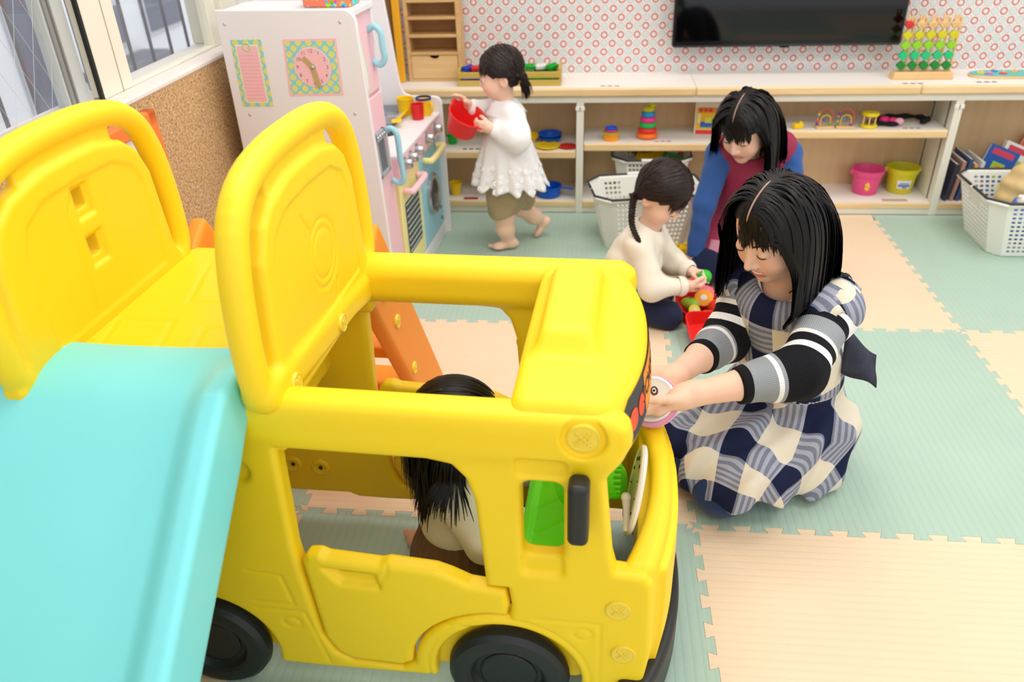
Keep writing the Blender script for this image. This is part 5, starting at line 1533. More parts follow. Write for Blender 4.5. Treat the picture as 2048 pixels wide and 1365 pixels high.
MB().ball((0, 0, 0), (.024, .02, .02), 14, 10).build('plush_face', mat('plush', (240, 234, 220), .9), pu_)
for s in (-1, 1): MB().ball((s * .018, 0, .014), .009, 10, 8).build('plush_ear', mat('plush', (240, 234, 220), .9), pu_)
MB().ball((-.006, -.019, .003), .004, 8, 6).build('plush_spot', mat('plush_brown', (90, 60, 50), .9), pu_)

# ================================================================== people
def V3(*a): return np.array(a, float)
def unitv(v): v = np.array(v, float); return v / (np.linalg.norm(v) + 1e-12)
def frame(f, up=(0, 0, 1)):
    """columns: right side, forward, up"""
    f = unitv(f); u = np.array(up, float); u = unitv(u - f * (u @ f)); s = np.cross(f, u)
    return np.stack([s, f, u], 1)
def bounds(*blobs, pad=.03):
    lo = np.array([9., 9, 9]); hi = -lo
    for b in blobs:
        for c, R, k, f, sg in b.p:
            if sg > 0: lo = np.minimum(lo, c - R); hi = np.maximum(hi, c + R)
    return lo - pad, hi + pad
HEADS = {
    'adult': dict(cr=((0, -.012, .035), (.073, .091, .080)), mid=((0, .022, -.02), (.061, .066, .078)), jaw=((0, .034, -.066), (.045, .048, .042)), chin=((0, .066, -.095), (.017, .015, .014)),
                  cheek=((.034, .052, -.036), .028), nb=((0, .080, .014), (0, .1015, -.027), .0068, .0092), nos=((.0095, .092, -.033), .0072), sock=((.030, .099, .006), (.020, .017, .011)), lid=((.030, .0725, .004), .0148),
                  mouth=(.0865, -.0625, .023), ear=((.073, -.008, -.008), (.009, .019, .029))),
    'child': dict(cr=((0, -.010, .030), (.076, .088, .078)), mid=((0, .022, -.018), (.062, .064, .066)), jaw=((0, .034, -.048), (.048, .046, .036)), chin=((0, .062, -.074), (.014, .013, .011)),
                  cheek=((.036, .050, -.038), .031), nb=((0, .080, .000), (0, .0935, -.024), .0062, .0078), nos=((.007, .088, -.027), .006), sock=((.031, .097, -.004), (.020, .016, .011)), lid=((.031, .0715, -.006), .0150),
                  mouth=(.0845, -.050, .0165), ear=((.075, -.008, -.018), (.009, .018, .026))),
}
class Head:
    def __init__(s, C, R, k=1.0, kind='adult', smile=0.0, openm=0.0):
        s.C = np.array(C, F32); s.R = np.array(R, F32); s.k = k; s.p = HEADS[kind]; s.smile = smile; s.openm = openm
    def loc(s, P): return ((np.asarray(P, F32) - s.C) @ s.R) / s.k
    def world(s, Q): return np.asarray(Q, float) @ s.R.T * s.k + s.C
    def mouth_pts(s, dz=0, w_=1, dy=0):
        y, z, hw = s.p['mouth']; hw *= w_
        xs = np.linspace(-hw, hw, 7)
        return [(x, y + dy - 16 * x * x, z + dz + s.smile * 10 * x * x) for x in xs]
    def local(s, Q):
        p = s.p
        d = sd_ell(Q, *p['cr'])
        d = smin(d, sd_ell(Q, *p['mid']), .03); d = smin(d, sd_ell(Q, *p['jaw']), .03); d = smin(d, sd_ell(Q, *p['chin']), .022)
        A = Q.copy(); A[:, 0] = np.abs(A[:, 0])
        d = smin(d, sd_sphere(A, *p['cheek']), .022)
        d = smax(d, -sd_ell(A, *p['sock']), .016)
        d = smin(d, sd_sphere(A, *p['lid']), .004)
        d = smin(d, sd_cone(Q, *p['nb']), .013); d = smin(d, sd_sphere(A, *p['nos']), .006)
        op = s.openm
        for dz, r0, w_ in ((.004 + op * .003, .0042, 1), (-.0045 - op * .006, .0052, .85)):
            L = s.mouth_pts(dz, w_, -.003)
            for i in range(6):
                ra = r0 * (.45 + .55 * (1 - abs(i - 3) / 3.)); rb = r0 * (.45 + .55 * (1 - abs(i + 1 - 3) / 3.))
                d = smin(d, sd_cone(Q, L[i], L[i + 1], ra, rb), .004)
        L = s.mouth_pts(-op * .0015, 1.0, .004)
        for i in range(6): d = smax(d, -sd_cone(Q, L[i], L[i + 1], .0012 + op * .0035 * (1 - abs(i - 3) / 3.2), .0012 + op * .0035 * (1 - abs(i - 2) / 3.2)), .003)
        e = sd_ell(A, *p['ear'])
        c, r = p['ear']; e = smax(e, -sd_ell(A, (c[0] + .010, c[1] + .004, c[2] + .002), (.008, .010, .017)), .004)
        return smin(d, e, .008)
    def __call__(s, P): 
        P = np.asarray(P, F32); q = P - s.C; dc = np.sqrt((q * q).sum(1)) - .14 * s.k
        out = np.maximum(dc, .03)
        m = dc < .06
        if m.any(): out[m] = s.local(s.loc(P[m])) * s.k
        return out
    def cranium(s, P, off=0.0):
        c, r = s.p['cr']; Q = s.loc(P)
        d = smin(sd_ell(Q, c, r), sd_ell(Q, *s.p['mid']), .03)
        return d * s.k - off
    def tint(s, P, skin, lip=(205, 110, 105), blush=(238, 160, 148), b=.45):
        """vertex colours (linear)"""
        Q = s.loc(P); col = np.tile(np.array(lin(skin)), (len(P), 1))
        A = Q.copy(); A[:, 0] = np.abs(A[:, 0])
        c, r = s.p['cheek']; w_ = np.exp(-(((A - np.array((c[0] + .006, c[1] + .012, c[2] + .006), F32)) ** 2).sum(1)) / (.022 ** 2)) * b
        col = col * (1 - w_[:, None]) + np.array(lin(blush)) * w_[:, None]
        m = np.zeros(len(P))
        for dz, wd in ((.004, 1), (-.0045, .85)):
            L = np.array(s.mouth_pts(dz - (.005 * s.openm if dz < 0 else 0), wd, 0))
            for i in range(6): m = np.maximum(m, np.clip(1.4 - sd_cone(Q, L[i], L[i + 1], .001, .001) / .0040, 0, 1))
        col = col * (1 - m[:, None]) + np.array(lin(lip)) * m[:, None]
        e = np.clip(1 - sd_ell(A, *s.p['ear']) / .004, 0, 1) * .25
        return col * (1 - e[:, None]) + np.array(lin(blush)) * e[:, None]
    def lashes(s, name, parent, off, m, open_=.0):
        c, r = s.p['lid']; obs = []
        for sx in (-1, 1):
            pts = []
            for a in np.linspace(-1.05, 1.05, 11):
                # arc across the lower part of the lid
                dx = math.sin(a) * .0150; dz = -.0045 + .0040 * (1 - math.cos(a)) + open_
                dy = math.sqrt(max(1e-6, (r + .0004) ** 2 - min(dx * dx, (r * .98) ** 2) * .72 - dz * dz))
                pts.append(s.world([(sx * c[0] + dx, c[1] + dy, c[2] + dz)])[0] - off)
            rs = [.0006 + .0011 * math.sin(math.pi * i / 10) for i in range(11)]
            MB().tube([tuple(p) for p in pts], [x * s.k for x in rs], 6).build(name, m, parent)
    def irises(s, parent, off, m):
        c, r = s.p['lid']
        for sx in (-1, 1):
            p = s.world([(sx * c[0], c[1] + r - .0012, c[2] - .0005)])[0] - off
            MB().ball(tuple(p), (.0060 * s.k, .0026 * s.k, .0058 * s.k), 14, 8, Matrix([list(map(float, row)) for row in s.R])).build('eye', m, parent)
    def brows(s, parent, off, m, z=.026, thick=.0022):
        for sx in (-1, 1):
            pts = []
            for t in np.linspace(0, 1, 8):
                x = sx * (.014 + .032 * t); zz = z + s.p['lid'][0][2] - .004 + .006 * math.sin(t * 2.2) - .003 * t
                Q = np.array([[x, .12, zz]], F32)
                for _ in range(12):
                    Q[:, 1] -= s.local(Q)
                pts.append(s.world([(x, float(Q[0, 1]) + .0006, zz)])[0] - off)
            MB().tube([tuple(p) for p in pts], [thick * s.k * (.5 + .5 * math.sin(math.pi * min(1, .2 + .8 * i / 7))) for i in range(8)], 6).build('eyebrow', m, parent)

def hand(b, wrist, d, n, t, L=.165, curl=(.35, .45, .35), spread=.06, thumb=(.55, .7, .25), tcurl=.3, rf=1.0, k=.005):
    """add a hand to blob b. d: finger direction, n: side the fingers curl to, t: thumb side"""
    w0 = np.array(wrist, float); d = unitv(d); n = unitv(n - d * (np.array(n) @ d)); t = unitv(np.array(t) - d * (np.array(t) @ d) - n * (np.array(t) @ n))
    W = L * .225
    R = np.stack([t, d, n], 1)
    b.box(w0 + d * L * .25, (W, L * .235, L * .075), L * .07, R, .012)
    b.cone(w0 - d * L * .1, w0 + d * L * .1, L * .145, L * .15, .02)
    b.ell(w0 + d * L * .18 + t * W * .6 + n * L * .04, (L * .09, L * .16, L * .075), R, .012)
    lens = (.86, 1.0, .94, .74); c3 = curl if hasattr(curl[0], '__len__') else [curl] * 4
    for i, f in enumerate(lens):
        o = (1.5 - i) / 1.5
        p = w0 + d * L * (.44 - .02 * abs(o - .3)) + t * W * .78 * o
        a = 0; sp = spread * o
        r = L * .052 * rf * (1 if i < 3 else .88)
        for j, sl in enumerate((.235, .165, .125)):
            a += c3[i][j]
            dd = d * math.cos(a) + n * math.sin(a); dd = unitv(dd + t * sp)
            q = p + dd * L * sl * f
            b.cone(p, q, r * (1 - .07 * j), r * (.93 - .08 * j), k if j else .010)
            p = q
    p = w0 + d * L * .12 + t * W * .75 + n * L * .03
    dd = unitv(d * thumb[0] + t * thumb[1] + n * thumb[2])
    for j, sl in enumerate((.20, .175, .13)):
        q = p + dd * L * sl
        b.cone(p, q, L * (.066 - .006 * j) * rf, L * (.062 - .008 * j) * rf, .010 if j == 0 else k)
        p = q; dd = unitv(dd + (d * .9 + n * .25 - t * .35) * tcurl)
    return b
def foot(b, ankle, toe, L, up=(0, 0, 1), k=.008, toes=True):
    """bare foot from ankle towards toe point (on the sole plane)"""
    a = np.array(ankle, float); f = unitv(np.array(toe, float) - a); u = np.array(up, float); u = unitv(u - f * (u @ f)); s = np.cross(f, u)
    R = np.stack([s, f, u], 1)
    b.ell(a - u * L * .14 - f * L * .10, (L * .16, L * .2, L * .15), R, .02)
    b.cone(a - u * L * .10, a + f * L * .48 - u * L * .16, L * .15, L * .105, .02)
    b.ell(a + f * L * .45 - u * L * .19, (L * .20, L * .22, L * .09), R, .02)
    if toes:
        for i in range(5):
            o = (2 - i) / 2
            p = a + f * L * (.62 - .06 * abs(i - 1) * (i > 0)) - u * L * .20 + s * L * .165 * o
            b.cone(p, p + f * L * (.13 - .018 * i), L * (.062 if i == 0 else .045), L * (.055 if i == 0 else .040), .004)
    return b
# strands
def grow(roots, dirs, steps, seg, grav, coll, off, stiff=.8, attract=None, aw=0.0, jit=0.0, rng=None):
    p = np.array(roots, float); d = np.array(dirs, float); d /= np.linalg.norm(d, axis=1)[:, None] + 1e-9
    out = [p.copy()]; g = np.array([0, 0, -1.0])
    seg = np.broadcast_to(np.asarray(seg, float), (len(p),)); off = np.broadcast_to(np.asarray(off, float), (len(p),))
    grav = np.broadcast_to(np.asarray(grav, float), (len(p),))
    for i in range(steps):
        d = d * stiff + g * grav[:, None]
        if attract is not None:
            v = attract - p; v /= np.linalg.norm(v, axis=1)[:, None] + 1e-9; d = d + v * aw
        if jit and rng is not None: d = d + rng.normal(0, jit, d.shape)
        d /= np.linalg.norm(d, axis=1)[:, None] + 1e-9
        q = p + d * seg[:, None]
        for _ in range(2):
            e = .002; Qf = q.astype(F32); c0 = coll(Qf)
            pen = off - c0; m = pen > 0
            if m.any():
                Qm = Qf[m]; G = np.stack([coll(Qm + np.eye(3, dtype=F32)[k] * e) - c0[m] for k in range(3)], 1) / e
                G /= np.linalg.norm(G, axis=1)[:, None] + 1e-6
                q[m] += G * pen[m][:, None]
        d = q - p; d /= np.linalg.norm(d, axis=1)[:, None] + 1e-9
        p = q; out.append(p.copy())
    return np.stack(out, 1)          # (N, steps+1, 3)
def trim(S, lvl):
    """cut strands where they pass below a height (one per strand)"""
    S = S.copy(); N, K, _ = S.shape
    for k in range(1, K):
        low = S[:, k, 2] < lvl; prev = S[:, k - 1, 2] >= lvl
        t = np.clip((S[:, k - 1, 2] - lvl) / (S[:, k - 1, 2] - S[:, k, 2] + 1e-9), 0, 1)
        cut = S[:, k - 1] + (S[:, k] - S[:, k - 1]) * t[:, None]
        m = low & prev; S[m, k] = cut[m]
        m2 = low & ~prev; S[m2, k] = S[m2, k - 1] + np.array([0, 0, -1e-5])
        if m.any(): lvl = np.where(m, 9, lvl)
        low2 = (lvl > 8)
        if k + 1 < K:
            S[low2, k + 1] = S[low2, k] + np.array([0, 0, -1e-5])
    return S
def strand_mesh(S, r, off, taper=.35, flatn=None):
    """triangular tubes along strands S (N,k,3)"""
    N, K, _ = S.shape
    T = np.empty_like(S); T[:, 1:-1] = S[:, 2:] - S[:, :-2]; T[:, 0] = S[:, 1] - S[:, 0]; T[:, -1] = S[:, -1] - S[:, -2]
    T /= np.linalg.norm(T, axis=2, keepdims=True) + 1e-9
    a = np.where(np.abs(T[..., 2:3]) < .8, np.array([0, 0, 1.]), np.array([1., 0, 0]))
    n1 = np.cross(T, a); n1 /= np.linalg.norm(n1, axis=2, keepdims=True) + 1e-9; n2 = np.cross(T, n1)
    t = np.linspace(0, 1, K)
    rr = np.broadcast_to(np.asarray(r, float).reshape(-1, 1), (N, K)) * np.where(t < .75, 1, 1 - (1 - taper) * (t - .75) / .25)[None]
    V = np.stack([S + rr[..., None] * (math.cos(k * 2.0944) * n1 + math.sin(k * 2.0944) * n2) for k in range(3)], 2)   # N,K,3,3
    V = V.reshape(-1, 3) - off
    base = (np.arange(N)[:, None, None] * K + np.arange(K - 1)[None, :, None]) * 3
    k = np.arange(3)[None, None]
    Q = np.stack([base + k, base + (k + 1) % 3, base + 3 + (k + 1) % 3, base + 3 + k], -1).reshape(-1, 4)
    return V, Q
def ribbon_mesh(S, w_, C, off, taper=.25, lift=.25):
    """gently arched ribbons that lie flat around the head at C"""
    N, K, _ = S.shape
    T = np.empty_like(S); T[:, 1:-1] = S[:, 2:] - S[:, :-2]; T[:, 0] = S[:, 1] - S[:, 0]; T[:, -1] = S[:, -1] - S[:, -2]
    T /= np.linalg.norm(T, axis=2, keepdims=True) + 1e-9
    o = S - np.array(C, float); o[..., 2] = np.maximum(o[..., 2], 0)
    o = o - T * (o * T).sum(2, keepdims=True); o /= np.linalg.norm(o, axis=2, keepdims=True) + 1e-9
    s = np.cross(T, o)
    t = np.linspace(0, 1, K)
    ww = np.broadcast_to(np.asarray(w_, float).reshape(-1, 1), (N, K)) * (np.clip(t / .12, .3, 1) * np.where(t < .7, 1, 1 - (1 - taper) * (t - .7) / .3))[None]
    V = np.stack([S - s * ww[..., None], S + o * ww[..., None] * lift, S + s * ww[..., None]], 2).reshape(-1, 3) - off
    base = ((np.arange(N)[:, None] * K + np.arange(K - 1)[None]) * 3).reshape(-1)
    Q = np.concatenate([np.stack([base, base + 1, base + 4, base + 3], 1), np.stack([base + 1, base + 2, base + 5, base + 4], 1)])
    return V, Q
def clean(head, S, test):
    """drop strands with any stray point"""
    q = head.loc(S.reshape(-1, 3)).reshape(S.shape)
    return S[~test(q).any(1)]
M_HAIR = mat('hair_black', (15, 12, 12), .42, .28, noise=.2, nscale=50)
M_HAIRB = mat('hair_brown', (40, 29, 26), .42, .28, noise=.2, nscale=50)
M_LASH = mat('lash_dark', (24, 18, 18), .6)
def skin_mat():
    m = mat('skin', (240, 200, 178), .48, .35, sss=.25)
    g = NT(m); b = m.node_tree.nodes['Principled BSDF']
    a = g.n('Attribute', attribute_name='tint'); g.l(a.outputs['Color'], b.inputs['Base Color']); return m
M_SKIN = skin_mat()
def cloth(name, rgb, rough=.85, noise=.05, nscale=25, rib=None):
    m = mat(name, rgb, rough, .2, noise=noise, nscale=nscale, bump=.25, bscale=900, sheen=.15)
    return m
def stripes_mat(name, ramp, rough=.85, rib=True):
    """colour by the attribute 'uv'.x along the limb: ramp [(upto, rgb)...]"""
    m = mat(name, (200, 200, 200), rough, .2)
    g = NT(m); b = m.node_tree.nodes['Principled BSDF']
    a = g.n('Attribute', attribute_name='pcoord'); sp = g.n('SeparateXYZ'); g.l(a.outputs['Vector'], sp.inputs[0])
    col = None; prev = lin(ramp[0][1])
    for i, (u, rgb) in enumerate(ramp[:-1]):
        f = g.m('GREATER_THAN', sp.outputs[0], u); prev = g.mix(f, prev, lin(ramp[i + 1][1]))
    g.l(prev, b.inputs['Base Color'])
    if rib:
        bp = g.n('Bump'); bp.inputs['Strength'].default_value = .35; bp.inputs['Distance'].default_value = .0015
        g.l(g.m('SINE', g.m('MULTIPLY', sp.outputs[1], 2 * math.pi / .0042)), bp.inputs['Height']); g.l(bp.outputs[0], b.inputs['Normal'])
    return m
def plaid_mat():
    m = mat('plaid_linen', (150, 150, 160), .9, .15)
    g = NT(m); b = m.node_tree.nodes['Principled BSDF']
    a = g.n('Attribute', attribute_name='pcoord'); sp = g.n('SeparateXYZ'); g.l(a.outputs['Vector'], sp.inputs[0])
    P = .150
    def band(x):
        f = g.m('FRACT', g.m('DIVIDE', x, P)); d = g.m('LESS_THAN', f, .46)
        st = g.m('LESS_THAN', g.m('FRACT', g.m('MULTIPLY', f, 9)), .5)
        return d, st
    du, su = band(sp.outputs[0]); dv, sv = band(g.m('ADD', sp.outputs[1], .03))
    both = g.m('MULTIPLY', du, dv); one = g.m('SUBTRACT', g.m('ADD', du, dv), g.m('MULTIPLY', both, 2))
    st = g.m('ADD', g.m('MULTIPLY', du, sv), g.m('MULTIPLY', dv, su))
    tc = g.n('TexCoord'); n = g.n('TexNoise'); n.inputs['Scale'].default_value = 160; n.inputs['Detail'].default_value = 3; g.l(tc.outputs['Object'], n.inputs['Vector'])
    nz = g.m('MULTIPLY', g.m('SUBTRACT', n.outputs[0], .5), .35)
    grey = g.mix(g.m('ADD', g.m('MULTIPLY', st, .75), nz), lin((166, 168, 180)), lin((100, 106, 128)))
    c = g.mix(one, lin((226, 216, 196)), grey)
    c = g.mix(both, c, lin((30, 36, 66)))
    w_ = g.n('TexNoise'); w_.inputs['Scale'].default_value = 900; g.l(tc.outputs['Object'], w_.inputs['Vector'])
    vm = g.n('VectorMath', operation='SCALE'); g.l(c, vm.inputs[0]); g.l(g.m('ADD', .86, g.m('MULTIPLY', w_.outputs[0], .26)), vm.inputs['Scale'])
    g.l(vm.outputs[0], b.inputs['Base Color'])
    bp = g.n('Bump'); bp.inputs['Strength'].default_value = .3; bp.inputs['Distance'].default_value = .001; g.l(w_.outputs[0], bp.inputs['Height']); g.l(bp.outputs[0], b.inputs['Normal'])
    return m
def axis_uv(pts, ref, rad=.13):
    """uv attribute from the nearest point on a polyline: x = arclength, y = angle * rad"""
    pts = [np.array(p, float) for p in pts]; ref = np.array(ref, float)
    def f(V):
        V = np.asarray(V, float); best = np.full(len(V), 1e9); U = np.zeros(len(V)); A = np.zeros(len(V)); acc = 0
        for a, b in zip(pts[:-1], pts[1:]):
            e = b - a; L = np.linalg.norm(e); e = e / L
            h = np.clip((V - a) @ e, 0, L); q = V - a - h[:, None] * e; d = (q * q).sum(1)
            r = ref - e * (ref @ e); r /= np.linalg.norm(r); s = np.cross(e, r)
            an = np.arctan2(q @ s, q @ r)
            hh = (V - a) @ e
            m = d < best; best[m] = d[m]; U[m] = acc + np.clip(hh, -9, L)[m] if acc == 0 else acc + h[m]; A[m] = an[m]; acc += L
        return np.stack([U, A * rad, np.zeros(len(V))], 1)
    return f
def folds(P, A=.003, f=38, seed=0):
    x, y, z = P[:, 0], P[:, 1], P[:, 2]
    return A * (np.sin(f * (x * .9 + z * .6) + seed + 2.2 * np.sin(f * .37 * (y + z))) * .6 + np.sin(f * 1.7 * (y * .8 - z * .5 + x * .3) + 1.3 * seed + 1.5 * np.sin(f * .5 * x)) * .4)
class Person:
    def __init__(s, loc, label):
        s.off = np.array(loc, float); s.root = empty('person', loc, 0, label, 'person')
    def sdf(s, name, f, lo, hi, h, m, attrs=None, parent=None):
        V, Q = mesh_sdf(f, lo, hi, h)
        me = npmesh(name, V - s.off, Q)
        for k, fn in (attrs or {}).items():
            a = fn(V)
            at = me.attributes.new(k, 'FLOAT_VECTOR', 'POINT'); at.data.foreach_set('vector', a.astype(F32).ravel())
        return link(name, me, m, s.root if parent is None else parent)
    def body(s, blob, head, skin, h, neck_k=.025, hh=None, **tint):
        f = lambda P: smin(blob(P), head(P), neck_k)
        lo, hi = bounds(blob); hc = np.array(head.C, float); hr = .145 * head.k
        lo = np.minimum(lo, hc - hr - .01); hi = np.maximum(hi, hc + hr + .01)
        at = {'tint': lambda V: head.tint(V, skin, **tint)}
        return s.sdf('body', f, lo, hi, h, M_SKIN, at)
    def strands(s, name, S, r, m, taper=.35):
        V, Q = strand_mesh(S, r, s.off, taper); me = npmesh(name, V, Q); o = link(name, me, m, s.root); o['kind'] = 'stuff'; return o
def ribbons(person, head, name, S, w_, m, taper=.25, lift=.25):
    V, Q = ribbon_mesh(S, w_, head.C, person.off, taper, lift); me = npmesh(name, V, Q); o = link(name, me, m, person.root); o['kind'] = 'stuff'; return o
def fringe(person, head, rq, lat, seg, rng, w_, m, steps=11, off=(.0025, .0045), taper=.25):
    """hair that lies on the forehead: pulled towards the face so it hugs the skin"""
    n = len(rq); dl = np.stack([lat, np.full(n, .8), np.full(n, -.45)], 1)
    tgt = np.tile(head.world([(0, .02, -.07)])[0], (n, 1))
    S = grow(head.world(rq), dl @ head.R.T, steps, seg, .06, lambda P: head(P), off[0] + rng.uniform(0, off[1], n), .72, attract=tgt, aw=.30, jit=.004, rng=rng)
    return ribbons(person, head, 'fringe', S, w_, m, taper, .12)
def scalp(head, n, rng, test, rad=1.0):
    """random points on the cranium with test(local) true"""
    c, r = head.p['cr']; out = []
    while sum(len(o) for o in out) < n:
        v = rng.normal(size=(n * 2, 3)); v /= np.linalg.norm(v, axis=1)[:, None]
        q = np.array(c) + v * np.array(r) * rad
        out.append(q[test(q)])
    return np.concatenate(out)[:n]
def hair_cap(person, head, m, plane_p, plane_n, thick=.010, h=.004, extra=None, name='hair', ears=False):
    """solid cap under the strands, cut open at the face; plane in head space"""
    c, r = head.p['cr']; pp = np.array(plane_p, F32); pn = np.array(unitv(plane_n), F32)
    def f(P):
        Q = head.loc(P); d = sd_ell(Q, c, tuple(x + thick for x in r)) * head.k
        d = smax(d, ((Q - pp) @ pn) * head.k, .008)
        if ears:
            A = Q.copy(); A[:, 0] = np.abs(A[:, 0]); e = head.p['ear'][0]
            d = smax(d, -sd_ell(A, (e[0] + .004, e[1] + .012, e[2] - .010), (.03, .034, .040)) * head.k, .008)
        if extra is not None: d = smin(d, extra(P), .01)
        return d
    R = .13 * head.k
    lo, hi = head.C - R, head.C + R
    if extra is not None:
        l2, h2 = bounds(extra); lo, hi = np.minimum(lo, l2), np.maximum(hi, h2)
    return person.sdf(name, f, lo, hi, h, m)

# ------------------------------------------------------------------ woman in the plaid apron
SKIN_A = (236, 192, 166)
p1 = Person((.20, -.80, 0), 'woman in a striped sweater and plaid apron kneeling by the bus front')
h1 = Head((.121, -.848, .732), frame((-.655, -.565, -.50)), .96, 'adult', smile=1.0, openm=.9)
hipL, hipR, kneeL, kneeR = V3(.32, -.765, .13), V3(.225, -.635, .13), V3(.06, -.945, .085), V3(-.005, -.845, .085)
chest, neck0 = V3(.185, -.795, .47), V3(.178, -.805, .60)
shL, shR = V3(.262, -.872, .545), V3(.112, -.715, .545)
elL, wrL = V3(.168, -1.045, .490), V3(-.070, -1.122, .478)
elR, wrR = V3(.056, -.815, .432), V3(-.092, -1.035, .462)
b = Blob()
b.cone(V3(.275, -.705, .14), V3(.23, -.75, .32), .085, .075, .05).cone(V3(.23, -.75, .32), chest, .075, .085, .05).cone(chest, neck0, .075, .045, .05)
b.cone(neck0, V3(.158, -.842, .68), .048, .047, .03)
for hp, kn in ((hipL, kneeL), (hipR, kneeR)):
    ank = hp + V3(.02, .03, -.08)
    b.cone(hp, kn, .055, .045, .03).cone(kn, ank, .04, .03, .02)
# the foot that peeps out behind the hem
foot(b, V3(.245, -.84, .045), V3(.33, -.79, .012), .15, k=.006)
for sh, el, wr in ((shL, elL, wrL), (shR, elR, wrR)):
    b.cone(chest, sh, .06, .05, .03).cone(sh, el, .038, .034, .02)
    mid = el * .55 + wr * .45
    b.cone(el, mid, .034, .033, .02).cone(mid, wr, .033, .0235, .02)
hand(b, wrL, V3(-.80, -.20, -.30), V3(-.25, .35, .75), V3(-.35, -.85, .35), .155, (.30, .35, .25), .05, (.65, .55, .35), .35)
hand(b, wrR, V3(-.72, -.40, -.15), V3(.1, -.2, .95), V3(-.4, .8, .3), .155, (.25, .35, .25), .05, (.6, .6, .35), .3)
p1.body(b, h1, SKIN_A, .0031, lip=(206, 92, 92), b=.5)
# teeth behind the smile
L_ = h1.world(np.array(h1.mouth_pts(-.0005, .8, -.001))) - p1.off
MB().tube([tuple(p) for p in L_], [.0015, .003, .0036, .0038, .0036, .003, .0015], 8, flat=1).build('teeth', mat('teeth', (244, 240, 234), .3), p1.root)
h1.lashes('eyelashes', p1.root, p1.off, M_LASH)
h1.brows(p1.root, p1.off, M_LASH)
# jeans
jn = Blob()
for hp, kn in ((hipL, kneeL), (hipR, kneeR)):
    ank = hp + V3(-.02, .03, -.07)
    jn.cone(hp, kn, .085, .068, .04).cone(kn - V3(0, 0, .012), ank, .058, .05, .03)
lo, hi = bounds(jn)
p1.sdf('jeans', lambda P: np.maximum(jn(P) + folds(P, .003, 45), .001 - P[:, 2]), lo, hi, .005, cloth('denim', (38, 58, 98), .9, .15, 120))
# striped sweater
M_STR = stripes_mat('sweater_stripes', [(.085, (240, 238, 236)), (.108, (22, 22, 26)), (.150, (150, 154, 158)), (.162, (240, 232, 222)), (.186, (22, 22, 26)), (.204, (242, 240, 238)), (.285, (22, 22, 26)), (.293, (150, 154, 158)), (.303, (240, 238, 236)), (.352, (146, 150, 154)), (9, (20, 20, 24))])
for sh, el, wr, ref in ((shL, elL, wrL, (0, 0, 1)), (shR, elR, wrR, (0, 0, 1))):
    sw = Blob()
    cuff = el + (wr - el) * (.56 if sh is shL else .52)
    mid = el * .6 + cuff * .4
    sw.cone(chest + (sh - chest) * .4, sh, .080, .060, .04).cone(sh, el, .057, .051, .03).cone(el, mid, .052, .046, .03).cone(mid, cuff, .046, .039, .02)
    ax = unitv(wr - el)
    def f(P, sw=sw, cuff=cuff, ax=ax): return smax(sw(P) + folds(P, .0022, 70), ((P - cuff.astype(F32)) @ ax.astype(F32)), .006)
    tot = np.linalg.norm(el - sh) + np.linalg.norm(cuff - el); start = sh - unitv(el - sh) * (.372 - tot)
    lo, hi = bounds(sw)
    p1.sdf('sweater_sleeve', f, lo, hi, .0035, M_STR, {'pcoord': axis_uv([start, sh, el, wr], ref, .05)})
cl = Blob(); cl.cone(V3(.19, -.79, .565), V3(.174, -.815, .625), .085, .062, .02)
p1.sdf('sweater_collar', lambda P: smax(cl(P), -(sd_cone(P, V3(.175, -.81, .57), V3(.150, -.85, .70), .054, .058)), .006), *bounds(cl), .004, cloth('sweater_white', (236, 234, 232)))
# apron: bib, back and wide skirt
ap = Blob()
ap.cone(V3(.285, -.70, .15), V3(.235, -.745, .32), .125, .112, .06).cone(V3(.235, -.745, .32), V3(.19, -.79, .50), .112, .108, .05)
ap.ell(V3(.188, -.793, .53), (.10, .125, .055), frame(unitv(shL - shR)), .04)
ap.cone(V3(.18, -.80, .50), shL + V3(.004, -.004, .010), .08, .066, .03).cone(V3(.18, -.80, .50), shR + V3(0, 0, .010), .08, .066, .03)
sk = Blob()
sk.cone(hipL + V3(-.02, 0, .02), kneeL + V3(.01, 0, .02), .112, .085, .06).cone(hipR + V3(-.02, 0, .02), kneeR + V3(.01, .0, .02), .118, .094, .06)
sk.cone(V3(.27, -.70, .12), V3(.285, -.68, .08), .125, .105, .06).cone(V3(.30, -.79, .06), V3(.10, -.94, .05), .085, .062, .05).cone(V3(.33, -.68, .06), V3(.30, -.79, .06), .08, .085, .05)
fdir = unitv(V3(-.65, -.76, 0)); sdir = V3(-fdir[1], fdir[0], 0)
def apron(P):
    Pz = P[:, 2]
    a = P @ fdir.astype(F32); l_ = P @ sdir.astype(F32)
    d1 = ap(P) + folds(P, .0025, 42, 3)
    # skirt folds radiate over the thighs and deepen to the hem
    wv = .013 * np.sin(46 * l_ + 9 * a + 1.8 * np.sin(11 * Pz)) + .010 * np.sin(33 * a - 21 * l_ + 25 * Pz) + .007 * np.sin(85 * l_ - 30 * Pz + 2 * np.sin(20 * a)) + .004 * np.sin(70 * a + 40 * l_)
    d2 = sk(P) + wv * np.clip((.40 - Pz) / .28, 0, 1)
    d = smin(d1, d2, .03)
    hem = .030 + .014 * np.sin(24 * l_ + 3) + .05 * np.clip((a - .57) / .10, 0, 1)
    d = smax(d, hem - Pz, .008)
    # armholes / neckline
    d = smax(d, -sd_cone(P, V3(.19, -.80, .58), V3(.13, -.88, .70), .066, .085), .01)
    return d
lo, hi = bounds(ap, sk)
uvt = axis_uv([V3(.27, -.71, .10), V3(.235, -.745, .34), V3(.18, -.80, .62)], (0.2, -.3, 1), .145)
